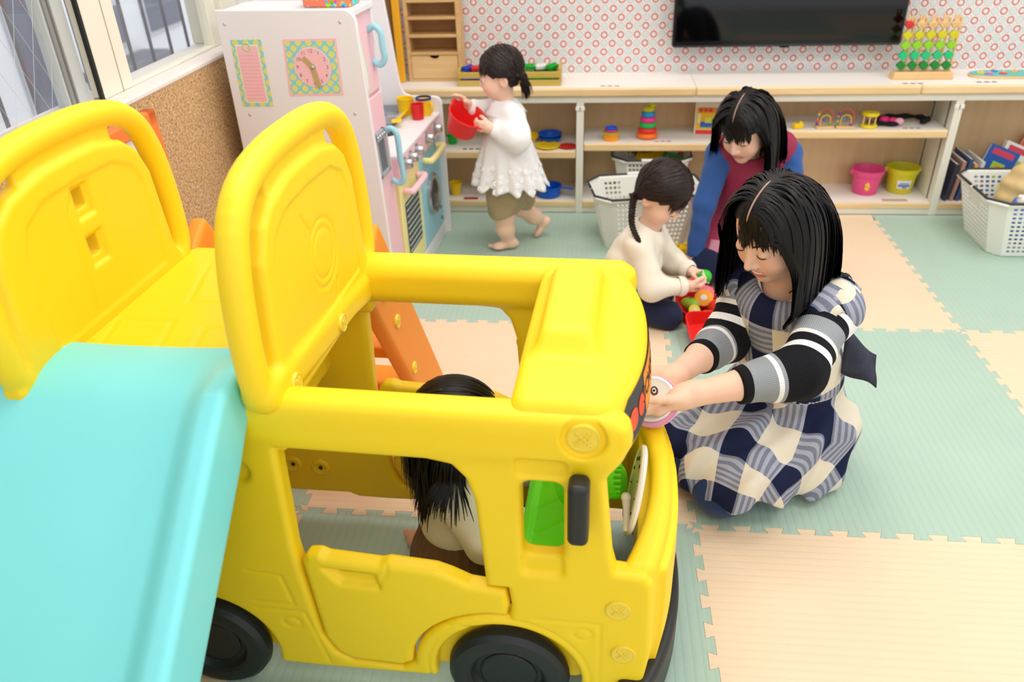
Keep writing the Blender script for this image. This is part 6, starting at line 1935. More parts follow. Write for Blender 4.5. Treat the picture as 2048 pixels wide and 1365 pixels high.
def uvf(V):
    T = uvt(V); a = V @ fdir; l_ = V @ sdir; z = V[:, 2]
    lc = .5 * float((kneeL + kneeR) @ sdir); lr = l_ - lc
    drop = np.clip(.17 - z, 0, .2)
    fr = np.clip((a - .60) / .10, 0, 1); sl = np.clip(lr / .11, -1, 1)
    U = a + drop * fr * .9 + .012 * np.sin(30 * lr); W = lr + drop * sl * (1 - .5 * fr) + .014 * np.sin(18 * a + 2)
    # turn the cloth a little against the legs
    U, W = U * .94 + W * .34, W * .94 - U * .34
    m = (z > .285)[:, None]
    return np.where(m, T, np.stack([U, W, 0 * U], 1))
p1.sdf('plaid_apron', apron, lo, hi, .0045, plaid_mat(), {'pcoord': uvf})
M_PLAID = _mats['plaid_linen']
# shoulder frills
for sh, dr in ((shL, unitv(V3(.75, -.45, .1))), (shR, unitv(V3(-.55, .65, .1)))):
    v = []; f = []; n = 26; K = 7; uv = []
    ctr = sh + V3(0, 0, .022)
    up = V3(0, 0, 1); sd = np.cross(dr, up)
    for i in range(n + 1):
        a = math.pi * (-.12 + 1.24 * i / n)
        base = ctr + sd * math.cos(a) * .078 - dr * .03 + up * (.050 * math.sin(a) + .004)
        for j in range(K):
            t = j / (K - 1)
            p = base + dr * t * .082 * (.35 + .65 * math.sin(a)) + up * (.010 * t - .045 * t * t) + (sd * math.cos(a) * .012 + up * .008 * math.sin(i * 1.9)) * t
            v.append(p - p1.off); uv.append((t * .08 + .005, i / n * .22, 0))
    for i in range(n):
        for j in range(K - 1): f.append((i * K + j, (i + 1) * K + j, (i + 1) * K + j + 1, i * K + j + 1))
    me = pymesh('frill', v, f); at = me.attributes.new('pcoord', 'FLOAT_VECTOR', 'POINT'); at.data.foreach_set('vector', np.array(uv, F32).ravel())
    o = link('shoulder_frill', me, M_PLAID, p1.root); md = o.modifiers.new('thick', 'SOLIDIFY'); md.thickness = .003
# loose back flap of the apron
v = []; f = []; uv = []
for i in range(9):
    for j in range(9):
        t, w_ = i / 8, j / 8 - .5
        p = V3(.335, -.80, .40) + V3(.075, -.03, -.01) * t + V3(.015, .07, .05) * w_ * (1 + .3 * t) + V3(0, 0, 1) * (.018 * math.sin(3.4 * t + 4 * w_) - .03 * t * t)
        v.append(p - p1.off); uv.append((.02 + t * .03, .0 + .02 * w_, 0))
for i in range(8):
    for j in range(8): f.append((i * 9 + j, (i + 1) * 9 + j, (i + 1) * 9 + j + 1, i * 9 + j + 1))
me = pymesh('flap', v, f); o = link('apron_flap', me, mat('flap_lining', (58, 60, 72), .9, .15, noise=.35, nscale=60), p1.root); md = o.modifiers.new('thick', 'SOLIDIFY'); md.thickness = .004
# placket line and pocket edge
M_PLK = mat('placket_cream', (226, 218, 204), .9, .15)
# hair
rng = np.random.default_rng(3)
coll_body = Blob(); coll_body.p = list(ap.p)
def keep1(P):
    Q = h1.loc(P); return np.where(Q[:, 2] < .06, .072 + .8 * np.maximum(-.03 - Q[:, 2], 0) - Q[:, 1], 1)
def coll1(P): return np.minimum(np.minimum(h1.cranium(P), keep1(P) + .004), np.minimum(coll_body(P), np.minimum(sd_cone(P, shL, elL, .066, .055), sd_cone(P, shR, elR, .066, .055)))).astype(F32)
hair_cap(p1, h1, M_HAIR, (0, .052, .062), (0, .80, -.60), .006)
side = lambda q: ~((q[:, 1] > .012) & (q[:, 2] < .085)) & (q[:, 1] < np.where(q[:, 0] > 0, .035, .055)) & (q[:, 2] > -.03) & (np.abs(q[:, 0]) > .003)
rq = scalp(h1, 2800, rng, side, 1.07)
sx = np.sign(rq[:, 0])
back = np.clip((.03 - rq[:, 1]) / .10, 0, 1)
dl = np.stack([sx * (1.0 - .5 * back * (np.abs(rq[:, 0]) < .03)), -.35 - .45 * back - 9 * np.maximum(rq[:, 1], 0), -.30 + 0 * sx], 1)
clump = rng.integers(0, 160, len(rq)); cj = rng.normal(0, .02, (160, 3))
S = grow(h1.world(rq), dl @ h1.R.T + cj[clump], 23, .0168, np.full(len(rq), .24), coll1, .0065 + rng.uniform(0, .005, len(rq)), .66, jit=.0015, rng=rng)
S = trim(S, .538 + .085 * np.clip(-rq[:, 1] / .05, 0, 1) + rng.normal(0, .006, len(rq)) + rng.normal(0, .008, 160)[clump])
bad = lambda q: ((np.abs(q[..., 0]) < .052) & (q[..., 1] > -.01) & (q[..., 2] < -.085)) | (np.abs(q[..., 0]) > .118) | (q[..., 1] > .135) | ((q[..., 1] > .085) & (q[..., 2] > -.03))
ribbons(p1, h1, 'long_hair', clean(h1, S, bad), .0034, M_HAIR, .25, .08)
fr = lambda q: (q[:, 1] > .022) & (q[:, 2] > .060 + .3 * np.maximum(-q[:, 0] - .05, 0)) & (q[:, 0] < .022) & (q[:, 0] > -.074)
rq = scalp(h1, 190, rng, fr, 1.075)
cl_ = np.round(rq[:, 0] / .009)
fringe(p1, h1, rq, rq[:, 0] * 3.0 - .22 + .06 * np.sin(cl_ * 2.3), .0049 + .0004 * np.sin(cl_ * 1.7) + .05 * np.maximum(-rq[:, 0] - .035, 0) - .03 * np.maximum(rq[:, 1] - .04, 0), rng, .0020, M_HAIR)
# skin coloured parting on the crown
pq = []
c_, r_ = h1.p['cr']
for a in np.linspace(-.15, 1.0, 14): pq.append((0.0, c_[1] + (r_[1] + .0062) * math.sin(a), c_[2] + (r_[2] + .0062) * math.cos(a)))
MB().tube([tuple(p) for p in h1.world(np.array(pq)) - p1.off], [.0006] + [.0022] * 10 + [.0018, .0012, .0006], 6).build('parting', mat('scalp', (170, 136, 118), .6), p1.root)

# ------------------------------------------------------------------ woman in the maroon apron
p2 = Person((.30, .45, 0), 'woman in a blue sweater and maroon apron kneeling before the shelves')
h2 = Head((.258, .335, .612), frame((-.50, -.68, -.53)), 1.0, 'adult', smile=.3)
sL, sR = V3(.432, .43, .48), V3(.198, .43, .48)
eL, wL_ = V3(.475, .33, .30), V3(.40, .16, .16)
eR, wR_ = V3(.148, .37, .31), V3(.122, .33, .10)
kL, kR = V3(.36, .27, .08), V3(.17, .33, .08)
gL, gR = V3(.40, .55, .13), V3(.26, .57, .13)
ch2 = V3(.315, .45, .40)
b = Blob()
b.cone(V3(.33, .56, .14), ch2, .09, .09, .05).cone(ch2, V3(.305, .42, .52), .085, .05, .05).cone(V3(.305, .42, .52), V3(.275, .365, .575), .047, .046, .03)
for hp, kn in ((gL, kL), (gR, kR)): b.cone(hp, kn, .05, .045, .03).cone(kn, hp + V3(0, .05, -.07), .04, .03, .02)
for sh, el, wr in ((sL, eL, wL_), (sR, eR, wR_)): b.cone(ch2, sh, .06, .045, .03).cone(sh, el, .036, .033, .02).cone(el, wr, .032, .024, .02)
hand(b, wL_, V3(-.5, -.6, -.5), V3(-.3, .1, -.9), V3(-.8, .5, .2), .155, (.4, .5, .4))
hand(b, wR_, V3(0.05, -.35, -.9), V3(.7, -.3, .0), V3(.3, -.8, .2), .14, (.5, .6, .4))
p2.body(b, h2, (240, 198, 174), .0042, b=.4, lip=(200, 110, 108))
h2.lashes('eyelashes', p2.root, p2.off, M_LASH); h2.brows(p2.root, p2.off, M_LASH)
pt = Blob()
for hp, kn in ((gL, kL), (gR, kR)): pt.cone(hp, kn, .085, .07, .04).cone(kn - V3(0, 0, .01), hp + V3(0, .05, -.07), .06, .05, .03)
p2.sdf('trousers', lambda P: np.maximum(pt(P) + folds(P, .003, 40), .001 - P[:, 2]), *bounds(pt), .007, cloth('navy_trousers', (30, 38, 66), .9))
M_BLUE = cloth('sweater_blue', (52, 88, 150), .85, .06, 60)
for sh, el, wr in ((sL, eL, wL_), (sR, eR, wR_)):
    sw = Blob(); cu = el + (wr - el) * .92
    sw.cone(ch2 + (sh - ch2) * .8, sh, .058, .053, .04).cone(sh, el, .050, .041, .03).cone(el, cu, .040, .032, .02)
    ax = unitv(wr - el)
    p2.sdf('sweater_sleeve', lambda P, sw=sw, cu=cu, ax=ax: smax(sw(P) + folds(P, .0028, 60, 1), ((P - cu.astype(F32)) @ ax.astype(F32)), .006), *bounds(sw), .0055, M_BLUE)
ap2 = Blob()
ap2.cone(V3(.33, .55, .15), V3(.32, .50, .28), .135, .118, .05).cone(V3(.32, .50, .28), ch2 + V3(0, 0, .03), .118, .112, .05)
ap2.cone(ch2 + V3(0, 0, .02), sL + V3(-.030, -.006, .022), .095, .066, .03).cone(ch2 + V3(0, 0, .02), sR + V3(.034, -.006, .022), .095, .064, .03)
ap2.cone(V3(.35, .55, .14), V3(.34, .36, .12), .125, .10, .06).cone(V3(.27, .55, .14), V3(.20, .40, .12), .12, .09, .06).cone(V3(.45, .50, .36), V3(.47, .52, .20), .07, .09, .04)
def apron2(P):
    d = ap2(P) + folds(P, .005, 34, 5)
    d = smax(d, .06 + .01 * np.sin(30 * P[:, 0]) - P[:, 2], .008)
    d = smax(d, -sd_cone(P, V3(.30, .42, .52), V3(.26, .34, .62), .068, .09), .01)
    return d
M_MAR = mat('apron_maroon', (152, 50, 78), .7, .25, noise=.12, nscale=14, bump=.25, bscale=700)
p2.sdf('maroon_apron', apron2, *bounds(ap2), .006, M_MAR)
# pale pink pocket and hem panels that follow the apron surface
def panel(name, f, fit, m, off, parent, th=.0025):
    """project a grid onto an sdf along -y style direction"""
    (o, ux, uy, dr, nu, nv) = fit
    P = np.array([o + ux * i / nu + uy * j / nv for i in range(nu + 1) for j in range(nv + 1)], F32); d = np.array(unitv(dr), F32)
    for _ in range(40): P = P + d * np.maximum(f(P)[:, None] - .0012, -.01) * .8
    v = P - off; q = [(i * (nv + 1) + j, (i + 1) * (nv + 1) + j, (i + 1) * (nv + 1) + j + 1, i * (nv + 1) + j + 1) for i in range(nu) for j in range(nv)]
    o_ = link(name, pymesh(name, v, q), m, parent); md = o_.modifiers.new('thick', 'SOLIDIFY'); md.thickness = th; md.offset = 0; return o_
M_PKP = mat('pocket_pink', (206, 140, 158), .8, .2, noise=.08, nscale=80)
panel('apron_pocket', apron2, (V3(.315, .15, .245), V3(.085, 0, 0), V3(0, 0, .075), V3(.03, 1, 0), 8, 8), M_PKP, p2.off, p2.root)
panel('apron_hem_panel', apron2, (V3(.15, .12, .13), V3(.13, .0, .0), V3(.02, 0.02, .075), V3(0.05, 1, -.12), 12, 8), M_PKP, p2.off, p2.root)
bt = Blob(); bt.cone(V3(.215, .44, .30), V3(.30, .385, .275), .010, .012, .01).cone(V3(.30, .385, .275), V3(.42, .40, .29), .012, .010, .01)
p2.sdf('apron_belt', bt, *bounds(bt), .005, M_MAR)
# hair
rng = np.random.default_rng(8)
cb2 = Blob(); cb2.p = list(ap2.p[:4])
def coll2(P):
    Q = h2.loc(P)
    k = np.where(Q[:, 2] < .06, .052 + .5 * np.maximum(-.03 - Q[:, 2], 0) - Q[:, 1], 1)
    return np.minimum(np.minimum(h2.cranium(P), k + .004), cb2(P)).astype(F32)
hair_cap(p2, h2, M_HAIR, (0, .056, .055), (0, .80, -.60), .008, .006)
rq = scalp(h2, 1100, rng, lambda q: ~((q[:, 1] > .015) & (q[:, 2] < .085)) & (q[:, 1] < .055) & (q[:, 2] > -.03) & (np.abs(q[:, 0]) > .003), 1.07)
sx = np.sign(rq[:, 0]); back = np.clip((.03 - rq[:, 1]) / .10, 0, 1)
dl = np.stack([sx * (1.0 - .5 * back * (np.abs(rq[:, 0]) < .03)), -.3 - .5 * back, -.30 + 0 * sx], 1)
S = grow(h2.world(rq), dl @ h2.R.T, 12, .026, .34, coll2, .0085 + rng.uniform(0, .008, len(rq)), .62, jit=.006, rng=rng)
S = trim(S, .452 + .05 * np.clip(-rq[:, 1] / .06, 0, 1) + rng.normal(0, .008, len(rq)))
ribbons(p2, h2, 'long_hair', clean(h2, S, lambda q: (np.abs(q[..., 0]) > .122) | (q[..., 1] > .14)), .0058, M_HAIR, .25, .12)
rq = scalp(h2, 120, rng, lambda q: (q[:, 1] > .012) & (q[:, 2] > .07) & (np.abs(q[:, 0]) < .055), 1.075)
fringe(p2, h2, rq, rq[:, 0] * 3.0, .0066 + rng.uniform(-.0008, .0008, len(rq)), rng, .0036, M_HAIR)
pq = [(0.0, h2.p['cr'][0][1] + (.091 + .0088) * math.sin(a), h2.p['cr'][0][2] + (.080 + .0088) * math.cos(a)) for a in np.linspace(-.2, .95, 12)]
MB().tube([tuple(p) for p in h2.world(np.array(pq)) - p2.off], [.0006] + [.0020] * 9 + [.001, .0006], 6).build('parting', mat('scalp', (170, 136, 118), .6), p2.root)

# ------------------------------------------------------------------ girl with a braid cutting toy food
SKIN_K = (244, 204, 180)
g3 = Person((-.09, .09, 0), 'girl with a dark braid in a cream sweater kneeling with toy food')
h3 = Head((-.035, .095, .458), frame((.66, -.36, -.66)), .98, 'child')
b = Blob()
sR3, eR3, wR3 = V3(-.105, .035, .285), V3(-.06, -.035, .165), V3(.062, -.002, .158)
sL3, eL3, wL3 = V3(-.055, .165, .275), V3(.028, .185, .160), V3(.082, .118, .158)
hp3, ch3 = V3(-.145, .115, .09), V3(-.095, .10, .235)
b.cone(hp3, ch3, .065, .06, .04).cone(ch3, V3(-.075, .10, .325), .055, .036, .04).cone(V3(-.075, .10, .32), V3(-.055, .098, .40), .036, .036, .02)
for sh, el, wr in ((sR3, eR3, wR3), (sL3, eL3, wL3)): b.cone(ch3, sh, .04, .032, .03).cone(sh, el, .026, .023, .02).cone(el, wr, .022, .017, .015)
k3R, k3L = V3(.005, -.005, .045), V3(-.01, .16, .045)
for kn, o in ((k3R, V3(-.14, .05, .06)), (k3L, V3(-.14, .16, .06))): b.cone(o, kn, .035, .03, .03).cone(kn, o + V3(-.04, .01, -.03), .028, .022, .02)
hand(b, wR3, V3(.85, .25, -.10), V3(.2, .5, .65), V3(.3, .35, .8), .095, (.6, .8, .6), .03, (.6, .5, .5), .5, 1.25, .004)
hand(b, wL3, V3(.85, -.35, .05), V3(.1, -.45, -.85), V3(.1, -.85, .4), .095, (.4, .55, .5), .05, (.55, .6, .5), .4, 1.25, .004)
g3.body(b, h3, SKIN_K, .0036, b=.6, lip=(214, 130, 122))
h3.lashes('eyelashes', g3.root, g3.off, M_LASH); h3.brows(g3.root, g3.off, M_HAIRB, .03, .0016)
pt = Blob()
for kn, o in ((k3R, V3(-.14, .05, .06)), (k3L, V3(-.14, .16, .06))): pt.cone(o, kn, .062, .048, .03).cone(kn - V3(0, 0, .008), o + V3(-.03, .01, -.02), .042, .04, .03)
pt.cone(V3(-.13, .10, .07), V3(-.06, .06, .06), .07, .055, .03)
g3.sdf('leggings', lambda P: np.maximum(pt(P) + folds(P, .002, 60), .001 - P[:, 2]), *bounds(pt), .005, cloth('navy_leggings', (36, 42, 72), .9))
M_CRM = cloth('sweater_cream', (240, 232, 214), .9, .03)
sw = Blob()
sw.cone(V3(-.140, .115, .105), V3(-.115, .11, .20), .088, .088, .04).cone(V3(-.115, .11, .20), V3(-.09, .10, .285), .088, .070, .04).cone(V3(-.09, .10, .28), V3(-.077, .10, .325), .066, .045, .03)
for sh, el, wr in ((sR3, eR3, wR3), (sL3, eL3, wL3)):
    cu = el + (wr - el) * .80; sw.cone(ch3 + (sh - ch3) * .5 + V3(0, 0, .02), sh, .06, .050, .03).cone(sh, el, .046, .045, .025).cone(el, cu, .043, .030, .02)
def sweater3(P):
    d = sw(P) + folds(P, .0035, 52, 2)
    for el, wr in ((eR3, wR3), (eL3, wL3)):
        cu = el + (wr - el) * .88; ax = unitv(wr - el)
        near = sd_sphere(P, cu, .06)
        d = np.where(near < 0, smax(d, ((P - cu.astype(F32)) @ ax.astype(F32)), .004), d)
    d = smax(d, .075 + .012 * np.sin(P[:, 0] * 25) - P[:, 2] - .25 * np.maximum(P[:, 0] + .06, 0), .008)
    return smax(d, -sd_cone(P, V3(-.077, .10, .315), V3(-.045, .092, .40), .040, .052), .006)
g3.sdf('cream_sweater', sweater3, *bounds(sw), .0042, M_CRM)
for el, wr in ((eR3, wR3), (eL3, wL3)):
    ax = unitv(wr - el); c0 = el + (wr - el) * .74; R = frame(ax)
    pts = [c0 + ax * t for t in (0, .012, .024, .03)]
    MB().tube([tuple(p - g3.off) for p in pts], [.034, .036, .032, .025], 20, caps=False).build('sweater_cuff', M_CRM, g3.root)
# hair: smooth cap drawn to a side braid
rng = np.random.default_rng(5)
hair_cap(g3, h3, M_HAIRB, (0, .064, .040), (0, .78, -.62), .009, .0045, ears=True)
tie = h3.world([(.070, -.055, -.048)])[0]; tie2 = h3.world([(-.070, -.055, -.048)])[0]
rq = scalp(h3, 1300, rng, lambda q: ~((q[:, 1] > .045) & (q[:, 2] < .07)) & (q[:, 2] > -.05) & ~((q[:, 1] > -.02) & (q[:, 2] < .012)), 1.08)
sx = np.sign(rq[:, 0]); tg = np.where(sx[:, None] > 0, tie, tie2)
dl = np.stack([sx, -.5 + 0 * sx, -.2 + 0 * sx], 1)
S = grow(h3.world(rq), dl @ h3.R.T, 13, np.linalg.norm(tg - h3.world(rq), axis=1) * 1.25 / 13, .0, h3.cranium, .0085 + rng.uniform(0, .004, len(rq)), .55, attract=tg, aw=.5)
noear = lambda q: (np.abs(q[..., 0]) > .05) & (q[..., 1] > -.016) & (q[..., 2] < -.004)
ribbons(g3, h3, 'combed_hair', clean(h3, S, noear), .0036, M_HAIRB, .6, .12)
rq = scalp(h3, 150, rng, lambda q: (q[:, 1] > .015) & (q[:, 2] > .062) & (np.abs(q[:, 0]) < .062), 1.08)
fringe(g3, h3, rq, rq[:, 0] * 2.5, .0058 + rng.uniform(-.001, .001, len(rq)), rng, .0036, M_HAIRB)
def braid(person, pts, r, m, n=14):
    C = spline(pts, 8); L = np.concatenate([[0], np.cumsum(np.linalg.norm(np.diff(C, axis=0), axis=1))]); T = L[-1]
    for k in range(3):
        P = []; rs = []
        for i in range(60):
            s_ = T * i / 59; x = np.array([np.interp(s_, L, C[:, a]) for a in range(3)])
            ph = s_ / .030 * 2 * math.pi + k * 2.0944; ta = 1 - .45 * i / 59
            x = x + np.array([math.cos(ph), math.sin(ph) * .5, math.sin(2 * ph) * .15]) * r * .75 * ta
            P.append(tuple(x - person.off)); rs.append(r * .62 * ta)
        MB().tube(P, rs, 7).build('braid', m, person.root)
    end = C[-1]; d = unitv(C[-1] - C[-3]); rg = np.random.default_rng(2)
    roots = end + rg.normal(0, r * .35, (40, 3)); S = np.stack([roots + (d * .055 + np.array([0, 0, -.015])) * t + rg.normal(0, .004, (40, 3)) * t for t in np.linspace(0, 1, 6)], 1)
    person.strands('braid_tail', S, .0016, m, .2)
    MB().tube([tuple(end - person.off - d * .004), tuple(end - person.off + d * .006)], r * .75, 10).build('hair_tie', M_LASH, person.root)
braid(g3, [tuple(tie), (-.135, .035, .375), (-.112, .002, .325), (-.080, -.014, .275), (-.055, -.024, .232), (-.042, -.026, .205)], .0105, M_HAIRB)

# toy food in the red case
M_RED = mat('case_red', (226, 36, 34), .3, .45)
def case_half(name, cx, cy, z, rz, rx, label=None, par=None):
    o = MB()
    w_, d_, h_ = .115, .085, .05
    out = rrect(-w_, -d_, w_, d_, .035, 6); inn = offset_poly(out, -.006); n = len(out); bt = offset_poly(out, -.010); bi = offset_poly(out, -.016)
    v = [(p[0], p[1], h_) for p in out] + [(p[0], p[1], h_) for p in inn] + [(p[0], p[1], 0) for p in bt] + [(p[0], p[1], .005) for p in bi]
    f = []
    for i in range(n):
        j = (i + 1) % n
        f += [(i, j, n + j, n + i)[::-1], (2 * n + i, 2 * n + j, j, i), (n + i, n + j, 3 * n + j, 3 * n + i)]
    f += [tuple(range(2 * n, 3 * n))[::-1], tuple(range(3 * n, 4 * n))]
    o.add(v, [q[::-1] if len(q) == 4 and False else q for q in f])
    return o
case = empty('toy_food_case', (.160, .085, .001), R_(8), 'open red plastic case of toy food between the girl and the women', 'case')
case_half('tray', 0, 0, 0, 0, 0).build('case_tray', M_RED, case)
lid = case_half('lid', 0, 0, 0, 0, 0).build('case_lid', M_RED, case, loc=(-.012, -.190, .014), rot=(R_(10), 0, R_(-4)))
MB().box((-.04, -.06, .012), (.02, .010, .008), .003).build('latch', M_RED, lid)
MB().ball((.0, .02, .010), (.014, .014, .008), 14, 8).build('lid_boss', M_RED, lid)
MB().tube([(-.02, -.088, .045), (.02, -.088, .045)], .006, 8).build('hinge', M_RED, case)
M_CUT = mat('velcro_white', (236, 234, 228), .9)
def food(name, rgb, x, y, z, r, label, cut=True, sc3=(1, 1, 1), rot=(0, 0, 0), cat='toy food', cutrgb=None, stem=None):
    c = math.cos(R_(8)); s = math.sin(R_(8))
    o = empty(name, (.160 + x * c - y * s, .085 + x * s + y * c, z), 0, label, cat, 'toy food in the red case'); o.rotation_euler = rot
    m = mat('food' + str(rgb), rgb, .35)
    prof = [(0, -r), (r * .5, -r * .87), (r * .87, -r * .5), (r, 0)] if cut else None
    S = Matrix.Diagonal((*sc3, 1))
    if cut:
        MB().lathe([(0, -r), (r * .38, -r * .92), (r * .71, -r * .71), (r * .92, -r * .38), (r, 0), (r * .97, .002)], 24, S).build('food_half', m, o)
        MB().lathe([(r * .98, .0015), (r * .86, .003), (0, .003)], 24, S).build('cut_face', mat('foodc' + str(cutrgb), cutrgb or (240, 220, 160), .5), o)
        MB().lathe([(r * .34, .003), (r * .34, .005), (0, .006)], 16, S).build('velcro_pad', M_CUT, o)
    else:
        MB().ball((0, 0, 0), (r * sc3[0], r * sc3[1], r * sc3[2]), 20, 12).build('food_body', m, o)
        MB().tube([(0, 0, r * sc3[2] * .95), (0, 0, r * sc3[2] * 1.2)], [.004, .003], 8).build('stem', mat('stem_green', (70, 130, 50), .5), o)
    return o
food('toy_orange', (246, 140, 16), -.015, .030, .052, .034, 'orange half with a white pad on top of the red case', rot=(R_(35), R_(-10), 0), cutrgb=(250, 160, 30))
food('toy_peach', (226, 70, 90), .005, .066, .052, .032, 'pink fruit half behind the orange half', rot=(R_(30), 0, 0), cutrgb=(236, 110, 120))
food('toy_pear', (160, 200, 60), -.068, .012, .040, .026, 'green pear lying in the red case', cut=False, sc3=(1.35, .9, .9), rot=(0, 0, R_(-25)))
food('toy_lemon', (240, 216, 30), -.062, -.030, .036, .023, 'yellow lemon half at the corner of the case', rot=(R_(40), R_(25), 0), cutrgb=(244, 226, 80))
food('toy_bread', (240, 180, 90), -.020, -.050, .030, .022, 'tan bread slice at the front of the case', cut=False, sc3=(1.3, .8, .55))
food('toy_tomato', (234, 54, 36), .025, -.022, .038, .034, 'red tomato in the middle of the case', cut=False, sc3=(1.1, 1, .9))
food('toy_carrot', (250, 120, 20), .075, .0, .036, .022, 'orange carrot at the right side of the case', cut=False, sc3=(.9, 2.0, .9))
food('toy_grape', (60, 40, 120), .052, .03, .040, .020, 'dark purple grapes beside the orange half', cut=False)
gv = empty('toy_cabbage', (.126, .045, .172), 0, 'round green toy vegetable held in the girl’s hand', 'toy food')
gv['label'] = 'round green toy vegetable held by the kneeling girl'
MB().ball((0, 0, 0), .024, 22, 14).build('food_body', mat('veg_green', (50, 190, 36), .3), gv)
MB().lathe([(.0242, -.0015), (.0248, 0), (.0242, .0015)], 24, Matrix.Rotation(R_(70), 4, 'Y')).build('cut_seam', M_CUT, gv)
kf = empty('toy_knife', (.098, .022, .168), 0, 'red toy knife in the hand of the kneeling girl', 'toy knife')
MB().tube([(-.035, -.012, -.004), (-.008, .002, .002)], [.008, .007], 10).build('knife_handle', M_RED, kf)
MB().prism([(-.008, -.002), (.028, -.010), (.03, .006), (-.008, .010)], -.0015, .0015, 1, .0005).build('knife_blade', mat('blade', (214, 214, 210), .3), kf)
ys = empty('yellow_toy', (.105, .60, .001), .3, 'small yellow toy on the floor behind the girl', 'toy')
MB().box((0, 0, .018), (.03, .022, .018), .006).build('toy_body', mat('toy_' + str(Yc), Yc, .32), ys)
for s in (-1, 1): MB().ball((s * .02, 0, .042), .010, 10, 8).build('toy_ear', mat('toy_' + str(Yc), Yc, .32), ys)

# ------------------------------------------------------------------ toddler carrying the red bowl
t4 = Person((-.62, .65, 0), 'toddler in a white lace blouse walking with a red bowl')
h4 = Head((-.628, .635, .730), frame((-.955, -.10, -.20)), .90, 'child')
b = Blob()
ch4, hp4 = V3(-.615, .64, .545), V3(-.605, .645, .33)
b.cone(hp4, ch4, .062, .058, .04).cone(ch4, V3(-.615, .64, .615), .052, .034, .03).cone(V3(-.615, .64, .60), V3(-.62, .638, .675), .034, .036, .02)
sL4, eL4, wL4 = V3(-.585, .585, .585), V3(-.568, .545, .510), V3(-.668, .548, .548)
sR4, eR4, wR4 = V3(-.650, .695, .585), V3(-.70, .715, .555), V3(-.765, .665, .605)
for sh, el, wr in ((sL4, eL4, wL4), (sR4, eR4, wR4)): b.cone(ch4, sh, .04, .032, .02).cone(sh, el, .027, .024, .015).cone(el, wr, .024, .017, .015)
hand(b, wL4, V3(-.95, .10, .12), V3(-.2, .9, .1), V3(-.2, .2, .95), .088, (.45, .6, .5), .05, (.6, .5, .5), .4, 1.3, .004)
hand(b, wR4, V3(-.55, -.25, .75), V3(-.6, -.6, -.4), V3(.2, -.8, .3), .085, (.25, .3, .3), .10, (.5, .7, .3), .3, 1.3, .004)
# front leg carries the weight, rear leg pushes off
b.cone(V3(-.628, .615, .30), V3(-.633, .618, .165), .056, .045, .03).cone(V3(-.633, .618, .165), V3(-.632, .622, .10), .043, .038, .02).cone(V3(-.632, .622, .10), V3(-.618, .632, .040), .037, .026, .02)
foot(b, V3(-.612, .635, .040), V3(-.72, .60, .040), .118, k=.006)
b.cone(V3(-.585, .675, .30), V3(-.572, .70, .17), .056, .043, .03).cone(V3(-.572, .70, .17), V3(-.52, .745, .105), .040, .034, .02).cone(V3(-.52, .745, .105), V3(-.488, .775, .072), .033, .025, .02)
foot(b, V3(-.485, .778, .070), V3(-.552, .748, -.005), .108, up=(-.6, .25, .75), k=.006)
t4.body(b, h4, SKIN_K, .0036, b=.65, lip=(214, 130, 122))
h4.lashes('eyelashes', t4.root, t4.off, M_LASH, .0085); h4.irises(t4.root, t4.off, mat('iris_dark', (34, 22, 18), .15, .6)); h4.brows(t4.root, t4.off, M_HAIRB, .03, .0014)
sh4 = Blob()
sh4.cone(V3(-.605, .645, .33), V3(-.61, .645, .28), .088, .088, .03).cone(V3(-.628, .615, .30), V3(-.635, .612, .185), .078, .066, .03).cone(V3(-.582, .678, .30), V3(-.574, .70, .195), .074, .062, .03)
t4.sdf('khaki_shorts', lambda P: smax(sh4(P) + folds(P, .004, 60, 4), .168 + .01 * np.sin(40 * P[:, 0]) - P[:, 2], .01), *bounds(sh4), .0045, cloth('khaki', (170, 152, 116), .9))
M_WC = cloth('blouse_white', (246, 246, 246), .85, .02)
bl4 = Blob()
bl4.cone(V3(-.612, .64, .47), V3(-.614, .64, .57), .086, .070, .04).cone(V3(-.614, .64, .57), V3(-.616, .64, .612), .066, .044, .03)
for sh, el, wr in ((sL4, eL4, wL4), (sR4, eR4, wR4)):
    cu = el + (wr - el) * .72; bl4.cone(sh, el, .050, .056, .03).cone(el, cu, .054, .030, .02)
t4.sdf('white_blouse', lambda P: smax(bl4(P) + folds(P, .0035, 62, 6), -sd_cone(P, V3(-.616, .64, .605), V3(-.62, .638, .68), .036, .045), .005), *bounds(bl4), .0042, M_WC)
# round collar
for s_ in (-1, 1):
    v = []; f = []
    for i in range(11):
        a = s_ * (math.pi * (.06 + .88 * i / 10))
        for j in range(5):
            t = j / 4; rr = .040 + .042 * t * (1 - .15 * abs(math.sin(2 * a)))
            v.append((-.617 - rr * math.cos(a) * 1.05 - t4.off[0], .64 + rr * math.sin(a) - t4.off[1], .622 - .030 * t - .016 * t * t + .003))
    for i in range(10):
        for j in range(4): f.append((i * 5 + j, (i + 1) * 5 + j, (i + 1) * 5 + j + 1, i * 5 + j + 1))
    o = link('collar', pymesh('collar', v, f), M_WC, t4.root); md = o.modifiers.new('thick', 'SOLIDIFY'); md.thickness = .004; md.offset = 1
